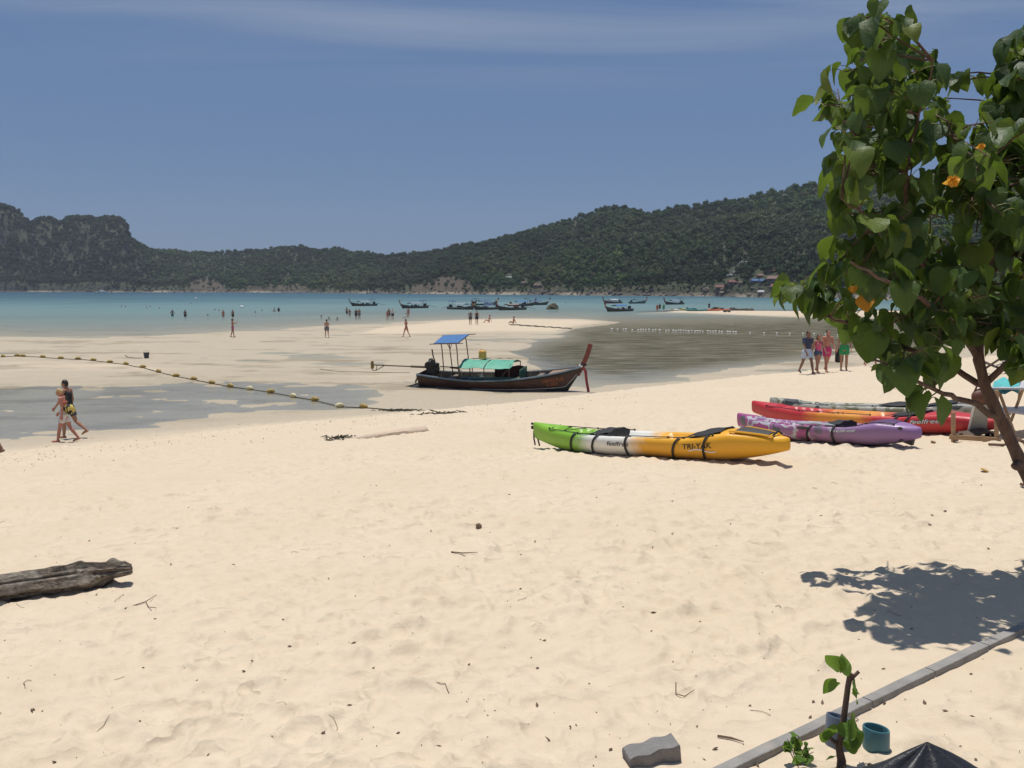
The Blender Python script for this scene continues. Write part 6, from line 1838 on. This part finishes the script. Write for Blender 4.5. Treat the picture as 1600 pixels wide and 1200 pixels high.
o = pvb.build('paving_block', pm('paver_grey', (.215, .20, .19), .9, .15, 12.0, .6, 90.0, dirt=(.36, .30, .24), dirt_amt=.4)); o.location = (g.x, g.y, g.z + .025); o.rotation_euler = (R(8), R(-9), R(14))
tag(o, 'grey wavy-edged paving block lying tilted on the sand', 'paving block')
# black umbrella opened on the ground, only its peak in the picture
ap = at_depth(1449, 1160, 3.35); gg_ = gz(ap.x, ap.y - .2)
um = empty('black_umbrella', (ap.x, ap.y, gg_), 0.2, 'black fabric umbrella peak rising at the bottom edge', 'umbrella')
hz_ = ap.z - gg_
um.scale = (1.5, 1, 1)
q = MB(); secs = []
for i in range(15):
    f = i / 14
    ring = []
    for a in np.linspace(0, 2 * math.pi, 97)[:-1]:
        rib_ = abs(math.cos(2.5 * a)); r_ = .36 * f * (1 - .05 * (1 - rib_) * f) + .004
        z = hz_ - (hz_ - .03) * (f ** .95) * .97 - .035 * (1 - rib_ ** .6) * math.sin(f * math.pi) + .010 * math.sin(7 * a + f * 3) * math.sin(min(1, f * 2.2) * math.pi)
        ring.append(Vector((r_ * math.cos(a), r_ * math.sin(a), z)))
    secs.append(ring)
q.loft(secs, close=True); q.build('canopy', pm('black_fabric', (.014, .014, .017), .48, .25, 8.0, .25, 60.0, spec=.6), um)
q = MB(); q.tube([(0, 0, .02), (0, 0, hz_ - .004)], .010, 8); q.build('shaft', STEEL, um)
for k in range(5):
    a = k * math.pi / 2.5
    q = MB(); q.tube([(.01 * math.cos(a), .01 * math.sin(a), hz_ - .02), (.16 * math.cos(a), .16 * math.sin(a), hz_ * .49), (.315 * math.cos(a), .315 * math.sin(a), hz_ * .04)], .005, 5); q.build('rib', STEEL, um)

# ------------------------------------------------------------------ leaves
def leaf_mesh(seed, name='leaf', mat=None):
    rr_ = random.Random(seed)
    rows = [(-.15, .31), (-.02, .50), (.18, .61), (.42, .58), (.66, .43), (.86, .22), (1.0, 0.0)]
    fold = rr_.uniform(.10, .45); droop = rr_.uniform(-.05, .75); tw = rr_.uniform(-.5, .5); ph = rr_.uniform(0, 6)
    V_, U_ = [], []
    for i, (u, w_) in enumerate(rows):
        for j in range(5):
            v = (j - 2) / 2
            x = u if (i or j != 2) else 0.0
            if i == 0 and j in (1, 3): x, y = -.085, .5 * v * w_ / .5 * .55
            else: y = v * w_
            if i == 0 and j == 2: y = 0
            z = fold * abs(y) - droop * max(0, x) ** 2 + tw * y * x + .07 * math.sin(ph + 7 * x + 5 * v) * abs(v)
            V_.append((x, y, z)); U_.append((x, y))
    Fc = []
    for i in range(6):
        for j in range(4):
            a_ = i * 5 + j
            if i == 5: Fc.append((a_, a_ + 1, 6 * 5 + 2))
            else: Fc.append((a_, a_ + 1, a_ + 6, a_ + 5))
    me = bpy.data.meshes.new(name); me.from_pydata(V_, [], Fc)
    uv = me.uv_layers.new(name='uv')
    for lp in me.loops: uv.data[lp.index].uv = U_[lp.vertex_index]
    me.polygons.foreach_set('use_smooth', [True] * len(me.polygons))
    if mat: me.materials.append(mat)
    me.update()
    return me
def leaf_mat(name, top, deep, trans, tw_=.35):  # lighter and darker tone mixed at random per leaf, light shining through
    m, n, l, p = nodes_of(name)
    oi = n.new('ShaderNodeObjectInfo'); ge = n.new('ShaderNodeNewGeometry')
    rnd = mth(n, l, 'FRACT', mth(n, l, 'ADD', oi.outputs['Random'], ge.outputs['Random Per Island']))
    uvn = n.new('ShaderNodeUVMap'); uvn.uv_map = 'uv'; sp_ = n.new('ShaderNodeSeparateXYZ'); l.new(uvn.outputs[0], sp_.inputs[0])
    ang = mth(n, l, 'ARCTAN2', mth(n, l, 'ABSOLUTE', sp_.outputs['Y']), mth(n, l, 'ADD', sp_.outputs['X'], .04))
    saw = mth(n, l, 'ABSOLUTE', mth(n, l, 'SUBTRACT', mth(n, l, 'FRACT', mth(n, l, 'MULTIPLY', ang, 1.75)), .5))   # 0.5 on a vein
    vein = mrange(n, l, saw, .455, .495)
    c_ = mixc(n, l, mrange(n, l, rnd, 0, 1), deep, top)
    bl = noise_tex(n, l, uvn.outputs[0], 6.0, 4)
    c_ = mixc(n, l, mrange(n, l, bl, .4, .75, 0, .5), c_, (top[0] * 1.3, top[1] * 1.2, top[2]))
    c_ = mixc(n, l, mth(n, l, 'MULTIPLY', vein, .55), c_, (top[0] * 2.2 + .02, top[1] * 1.8, top[2] * 1.8))
    yl = mrange(n, l, rnd, .88, .95)
    c_ = mixc(n, l, mth(n, l, 'MULTIPLY', yl, .7), c_, (.17, .20, .03))
    l.new(c_, p.inputs['Base Color']); p.inputs['Roughness'].default_value = .5; p.inputs['Specular IOR Level'].default_value = .35
    bm_ = n.new('ShaderNodeBump'); bm_.inputs['Strength'].default_value = .5; bm_.inputs['Distance'].default_value = .01
    l.new(mth(n, l, 'ADD', mth(n, l, 'MULTIPLY', vein, -1.0), mth(n, l, 'MULTIPLY', bl, .8)), bm_.inputs['Height']); l.new(bm_.outputs[0], p.inputs['Normal'])
    tl = n.new('ShaderNodeBsdfTranslucent'); tl.inputs['Color'].default_value = (*trans, 1)
    ms = n.new('ShaderNodeMixShader'); ms.inputs[0].default_value = tw_
    l.new(p.outputs[0], ms.inputs[1]); l.new(tl.outputs[0], ms.inputs[2]); l.new(ms.outputs[0], n['Material Output'].inputs['Surface'])
    return m
LEAFM = leaf_mat('tree_leaf', (.056, .104, .024), (.020, .046, .013), (.20, .31, .032), .31)
OLDL = leaf_mat('old_leaf', (.55, .27, .03), (.50, .22, .02), (.55, .25, .02), .4)
BARK = pm('tree_bark', (.105, .062, .045), .9, .35, 14.0, .8, 30.0, dirt=(.19, .13, .095), dirt_amt=.7, stretch=(2, 2, .6))
TWIGM = pm('young_twig', (.10, .055, .035), .8, .3, 20.0)
LEAFS = [leaf_mesh(i, 'leaf', LEAFM) for i in range(18)]

# --- the leaning tree
TY = 6.42
base = at_depth(1690, 930, TY); base.z = gz(base.x, base.y)
tree = empty('leafy_tree', tuple(base), 0, 'leaning broad-leaved tree with heart shaped leaves and a yellow flower', 'tree')
o0 = tree.location.copy()
def TP(px, py, dy=0.0): return at_depth(px, py, TY + dy) - o0
trunk_px = [(1690, 930, 0), (1645, 830, .02), (1602, 738, 0), (1566, 660, -.03), (1540, 606, -.05), (1529, 562, -.05), (1530, 515, -.03)]
q = MB(); tpts = [TP(*v) for v in trunk_px]; tpts[0].z = -.1
dense = []
for a_, b_ in zip(tpts[:-1], tpts[1:]):
    for t in (0, .25, .5, .75): dense.append(a_.lerp(b_, t))
dense.append(tpts[-1])
rads = [float(np.interp(i, [0, 8, 16, 24], [.066, .045, .040, .032])) * (1 + .07 * math.sin(i * 2.3) + .05 * math.sin(i * 5.1)) for i in range(len(dense))]
q.tube(dense, rads, 14)
trk = q.build('trunk', BARK, tree)
q = MB(); a_ = TP(1596, 728); q.tube([a_, a_ + Vector((-.06, -.05, .02)), a_ + Vector((-.085, -.06, .0))], [.05, .035, .03], 9); q.build('cut_stub', BARK, trk)
BR = {
    'b1': [(1530, 515, 0), (1500, 470, .05), (1460, 430, .1), (1425, 390, .1), (1410, 310, .15), (1396, 240, .2), (1378, 130, .2), (1364, 40, .2)],
    'b1b': [(1425, 390, .1), (1414, 310, -.1), (1418, 240, -.25), (1440, 160, -.4), (1458, 95, -.5)],
    'b1c': [(1408, 300, .15), (1360, 240, .4), (1310, 180, .55)],
    'b1d': [(1440, 408, .1), (1380, 360, -.4), (1315, 310, -.7)],
    'b2': [(1530, 515, 0), (1545, 430, .1), (1560, 340, .2), (1580, 220, .3), (1602, 90, .3)],
    'b2b': [(1556, 360, .2), (1525, 290, -.1), (1490, 215, -.3)],
    'b3': [(1528, 560, 0), (1482, 500, -.3), (1440, 468, -.5), (1385, 440, -.8), (1330, 410, -.9)],
    'b4': [(1562, 655, 0), (1522, 632, -.2), (1475, 615, -.4), (1408, 584, -.6), (1365, 562, -.7)],
    'b5': [(1537, 602, 0), (1490, 575, .15), (1440, 552, .3), (1330, 508, .5), (1272, 488, .6), (1246, 462, .6)],
    'b6': [(1537, 602, 0), (1600, 540, -.3), (1680, 480, -.6), (1760, 430, -.8)],
    'b7': [(1545, 430, .1), (1640, 350, .5), (1720, 280, .8)],
    'b8': [(1530, 515, 0), (1560, 470, .6), (1600, 430, 1.0), (1680, 380, 1.2)],
    'b9': [(1500, 470, .05), (1470, 420, .7), (1420, 340, 1.0), (1390, 270, 1.05)],
}
nodes_b = []
for nm, pts_ in BR.items():
    P_ = [TP(*v) for v in pts_]; dn = []
    for a_, b_ in zip(P_[:-1], P_[1:]):
        for t in np.linspace(0, 1, 6)[:-1]: dn.append(a_.lerp(b_, t))
    dn.append(P_[-1])
    dn = [p_ + Vector((random.gauss(0, .008), random.gauss(0, .008), random.gauss(0, .006))) if 0 < i < len(dn) - 1 else p_ for i, p_ in enumerate(dn)]
    r0 = .036 if nm in ('b1', 'b2') else (.026 if nm in ('b3', 'b4', 'b5', 'b6') else .017)
    q = MB(); q.tube(dn, [r0 * (1 - .78 * i / len(dn)) for i in range(len(dn))], 8); q.build('branch', BARK, tree)
    nodes_b += dn[2:]
CROWN = [(1335, 12), (1392, 8), (1425, 55), (1472, 68), (1490, 100), (1498, 160), (1480, 190), (1500, 225), (1535, 235), (1530, 180), (1545, 130), (1590, 60), (1680, 20), (1800, 60), (1850, 250), (1830, 450), (1760, 560),
         (1680, 600), (1600, 605), (1560, 560), (1520, 545), (1490, 590), (1450, 640), (1430, 600), (1390, 590), (1350, 565), (1325, 520), (1290, 490), (1245, 490), (1238, 440), (1285, 425), (1300, 390), (1290, 330), (1280, 285),
         (1282, 240), (1270, 190), (1272, 150), (1300, 130), (1300, 90), (1325, 70)]
cr = random.Random(4)
cl = [(1240, 448, .6), (1252, 474, .5), (1262, 440, .65), (1281, 470, .5), (1300, 452, .45), (1270, 455, .7), (1318, 470, .4), (1338, 492, .4), (1246, 462, .55), (1588, 590, -.5), (1600, 560, -.6), (1575, 520, -.4), (1500, 520, -.5), (1470, 545, -.5), (1430, 575, -.6), (1395, 580, -.6), (1450, 630, -.4), (1585, 90, .3), (1598, 60, .2), (1570, 130, .3), (1560, 170, .2), (1590, 150, .1), (1555, 215, .2), (1580, 200, -.1), (1598, 240, 0), (1565, 255, .1), (1545, 275, 0), (1600, 110, .3)]
tries = 0
while len(cl) < 350 and tries < 60000:
    tries += 1
    px0, py0 = cr.uniform(1230, 1860), cr.uniform(5, 650)
    d_ = float(sdist(CROWN, np.array([px0]), np.array([py0]), 1.0)[0])
    if d_ < 12: continue
    if 1360 < px0 < 1480 and 235 < py0 < 400 and cr.random() < .72: continue
    if 1440 < px0 < 1600 and 555 < py0 < 640 and cr.random() < .8: continue
    if px0 > 1640 and cr.random() < .35: continue
    if float(fbm(np.array([px0 / 75.0]), np.array([py0 / 75.0]), 140, 2)[0]) < (-0.17 if py0 < 360 else -0.34): continue
    if any((px0 - a) ** 2 + (py0 - b) ** 2 < 12.0 ** 2 for a, b, _ in cl): continue
    best = min(nodes_b, key=lambda v: (TP(px0, py0, 0) - v).length_squared * 1.0)
    dy = (best.y + o0.y - TY) + cr.gauss(0, .5)
    if (TP(px0, py0, dy) - best).length > .8: continue
    cl.append((px0, py0, max(-1.4, min(1.35, dy))))
leaves = []
tw = MB(); pet = MB()
for px0, py0, dy in cl:
    c_ = TP(px0, py0 - 8, dy)
    nb_ = min(nodes_b, key=lambda v: (c_ - v).length_squared)
    midp = nb_.lerp(c_, .5) + Vector((cr.gauss(0, .02), cr.gauss(0, .02), .03))
    tw.tube([nb_, midp, c_], [.008, .006, .004], 5)
    nl = cr.choice([3, 4, 5, 5])
    for k in range(nl):
        t = cr.uniform(.45, 1.0); org = nb_.lerp(c_, t)
        az = cr.uniform(0, 2 * math.pi); el = cr.uniform(-.2, .7)
        out_ = Vector((math.cos(az) * math.cos(el), math.sin(az) * math.cos(el), math.sin(el)))
        lb = org + out_ * cr.uniform(.06, .13)
        pet.tube([org, org.lerp(lb, .6) + Vector((0, 0, .012)), lb], [.0032, .0028, .0022], 4)
        tip = (Vector((out_.x, out_.y, 0)) * cr.uniform(.35, 1.0) + Vector((cr.gauss(0, .25), cr.gauss(0, .25), -cr.uniform(.25, 1.5)))).normalized()
        nrm = (Vector((out_.x * .9, out_.y * .9, .55)) + Vector((cr.gauss(0, .3), cr.gauss(0, .3), cr.gauss(0, .2))))
        y_ = nrm.cross(tip).normalized(); z_ = tip.cross(y_).normalized()
        s_ = cr.choice([.07, .10, .12, .135, .145, .155, .17, .185]) * cr.uniform(.88, 1.12)
        w2 = s_ * cr.uniform(.72, 1.12)
        M4 = Matrix((( tip.x * s_, y_.x * w2, z_.x * s_, lb.x), (tip.y * s_, y_.y * w2, z_.y * s_, lb.y), (tip.z * s_, y_.z * w2, z_.z * s_, lb.z), (0, 0, 0, 1)))
        wpos = lb + o0 + tip * s_ * .5
        sx_, sy_ = projected(np.array([wpos.x]), np.array([wpos.y]), np.array([wpos.z]))
        inside = (-20 < sx_[0] < 1610 and -20 < sy_[0] < 1200)
        leaves.append((M4, s_, inside, float(wpos.y)))
tag(tw.build('twigs', TWIGM, tree), kind='stuff'); tag(pet.build('petioles', pm('petiole', (.16, .15, .05), .6, .2, 20.0), tree), kind='stuff')
order = sorted(range(len(leaves)), key=lambda i: (not leaves[i][2], -leaves[i][1] / max(.5, leaves[i][3])))
fo = MB(); fo_uv = []
for r_, i in enumerate(order):
    M4, s_, ins_, _ = leaves[i]
    me = LEAFS[i % 18]
    if r_ < 300:
        o = link('leaf', me, tree); o.matrix_local = M4
    else:
        fo.add([M4 @ v.co for v in me.vertices], [tuple(p_.vertices) for p_ in me.polygons])
        fo_uv += [me.uv_layers[0].data[li].uv[:] for p_ in me.polygons for li in p_.loop_indices]
fme_ = fo.mesh('foliage', LEAFM)
uvl = fme_.uv_layers.new(name='uv')
if len(uvl.data) == len(fo_uv): uvl.data.foreach_set('uv', np.array(fo_uv, np.float32).ravel())
tag(link('foliage', fme_, tree), kind='stuff')
for (px0, py0, dy, s_) in ((1354, 462, -.62, .115), (1334, 448, -.55, .05)):
    o = link('old_leaf', leaf_mesh(31 + int(px0), 'old_leaf', OLDL), tree); o.matrix_local = Matrix.Translation(TP(px0, py0, dy)) @ Euler((.5, 1.1, -1.9)).to_matrix().to_4x4() @ Matrix.Scale(s_, 4)
    tag(o, 'big orange withered leaf low in the crown' if s_ > .1 else 'small orange withered leaf low in the crown')
PETM = leaf_mat('petal', (.75, .42, .06), (.70, .36, .05), (.7, .4, .05), .4)
def flower(px0, py0, dy, s_, lab):
    f_ = empty('flower'); f_.parent = tree; f_.location = TP(px0, py0, dy); f_.rotation_euler = (R(150), R(20), 0); tag(f_, lab)
    for k in range(5):
        me = leaf_mesh(50 + k, 'petal', PETM); o = link('petal', me, f_)
        o.matrix_local = Euler((0, 0, k * 2 * math.pi / 5)).to_matrix().to_4x4() @ Euler((0, R(-68), 0)).to_matrix().to_4x4() @ Matrix.Scale(s_, 4)
flower(1490, 278, -.85, .062, 'yellow orange flower hanging in the crown')
flower(1534, 226, -.75, .035, 'small pale yellow flower near the gap of sky')

# --- cut sapling in front, little weed
SY = ground(1312, 1195).y
def SP(px, py, dy=0.0): return at_depth(px, py, SY + dy)
sb = ground(1313, 1212)  # foot of the sapling
sap = empty('cut_sapling', tuple(sb), 0, 'young sapling with cut top and few leaves beside the blue pipe', 'sapling')
o0 = sb.copy()
q = MB(); q.tube([Vector((0, 0, -.04)), SP(1315, 1188) - o0, SP(1311, 1168) - o0, SP(1316, 1140) - o0, SP(1320, 1110) - o0, SP(1325, 1072) - o0, SP(1329, 1052) - o0], [.022, .020, .016, .0145, .0135, .0125, .013], 10)
st = q.build('stem', BARK, sap)
q = MB(); q.tube([SP(1327, 1064) - o0, SP(1336, 1055) - o0, SP(1342, 1049) - o0], [.009, .008, .008], 8); q.tube([SP(1312, 1165) - o0, SP(1300, 1156) - o0, SP(1294, 1148) - o0], [.012, .009, .006], 8); q.build('side_shoot', BARK, st)
SAPL = leaf_mat('sapling_leaf', (.10, .19, .025), (.055, .12, .02), (.24, .40, .04))
sl = random.Random(8)
for k, (x, y, s_, rx_, ry_, rz_) in enumerate([(1312, 1046, .085, 1.3, -.9, 2.4), (1316, 1050, .085, 1.2, -1.0, .9), (1307, 1066, .08, .9, .6, 2.8), (1333, 1072, .06, .8, .5, .3), (1332, 1082, .06, .4, .7, -.2), (1330, 1128, .085, 1.0, .6, .4), (1322, 1130, .08, .9, .8, -1.2),
                                              (1308, 1138, .085, .8, .7, 3.0), (1300, 1146, .07, .6, .8, 2.6), (1333, 1148, .075, .7, .9, -.4), (1336, 1140, .06, .5, .6, .6), (1305, 1182, .05, .5, .5, 2.8), (1326, 1156, .065, .5, .8, -1.0)]):
    o = link('leaf', leaf_mesh(80 + k, 'leaf', SAPL), sap); o.modifiers.new('round', 'SUBSURF').render_levels = 1; o.matrix_local = Matrix.Translation(SP(x, y, -.03) - o0) @ Euler((rx_, ry_, rz_)).to_matrix().to_4x4() @ Matrix.Scale(s_, 4)
wd = ground(1246, 1196)
we = empty('small_weed', tuple(wd), 0, 'low scraggly green weed growing at the kerb', 'weed')
o0 = wd.copy()
q = MB(); ends = []
for k in range(9):
    a_ = sl.uniform(0, 6.28); h_ = sl.uniform(.05, .12); e_ = Vector((math.cos(a_) * sl.uniform(.02, .10), math.sin(a_) * .05, h_)); ends.append(e_)
    q.tube([(0, 0, -.01), e_ * .5 + Vector((0, 0, .012)), e_], [.003, .0025, .0015], 5)
q.build('stalk', TWIGM, we)
for k in range(26):
    e_ = ends[k % 9] * sl.uniform(.5, 1.05); o = link('leaf', leaf_mesh(120 + k % 5, 'leaf', SAPL) if k < 5 else None or bpy.data.meshes['leaf.%03d' % 1], we)
    if k >= 5: o.data = [c for c in bpy.data.objects if c.parent == we and c.name.startswith('leaf')][k % 5].data
    o.matrix_local = Matrix.Translation(e_) @ Euler((sl.uniform(-.8, .8), sl.uniform(-.3, 1.0), sl.uniform(0, 6.28))).to_matrix().to_4x4() @ Matrix.Scale(sl.uniform(.025, .045), 4)

# ------------------------------------------------------------------ sea air over the bay
hz = MB(); hz.box((150, 780, 66), (3400, 1800, 156))
hm_ = bpy.data.materials.new('sea_air'); hm_.use_nodes = True
hn, hl = hm_.node_tree.nodes, hm_.node_tree.links
hn.remove(hn['Principled BSDF'])
pv = hn.new('ShaderNodeVolumePrincipled')
pv.inputs['Color'].default_value = (0.80, 0.88, 1.0, 1)
pv.inputs['Density'].default_value = 0.00013
pv.inputs['Anisotropy'].default_value = 0.0
hl.new(pv.outputs[0], hn['Material Output'].inputs['Volume'])
tag(hz.build('haze', hm_, smooth=False), 'thin bluish sea haze over the bay', 'haze', kind='stuff')
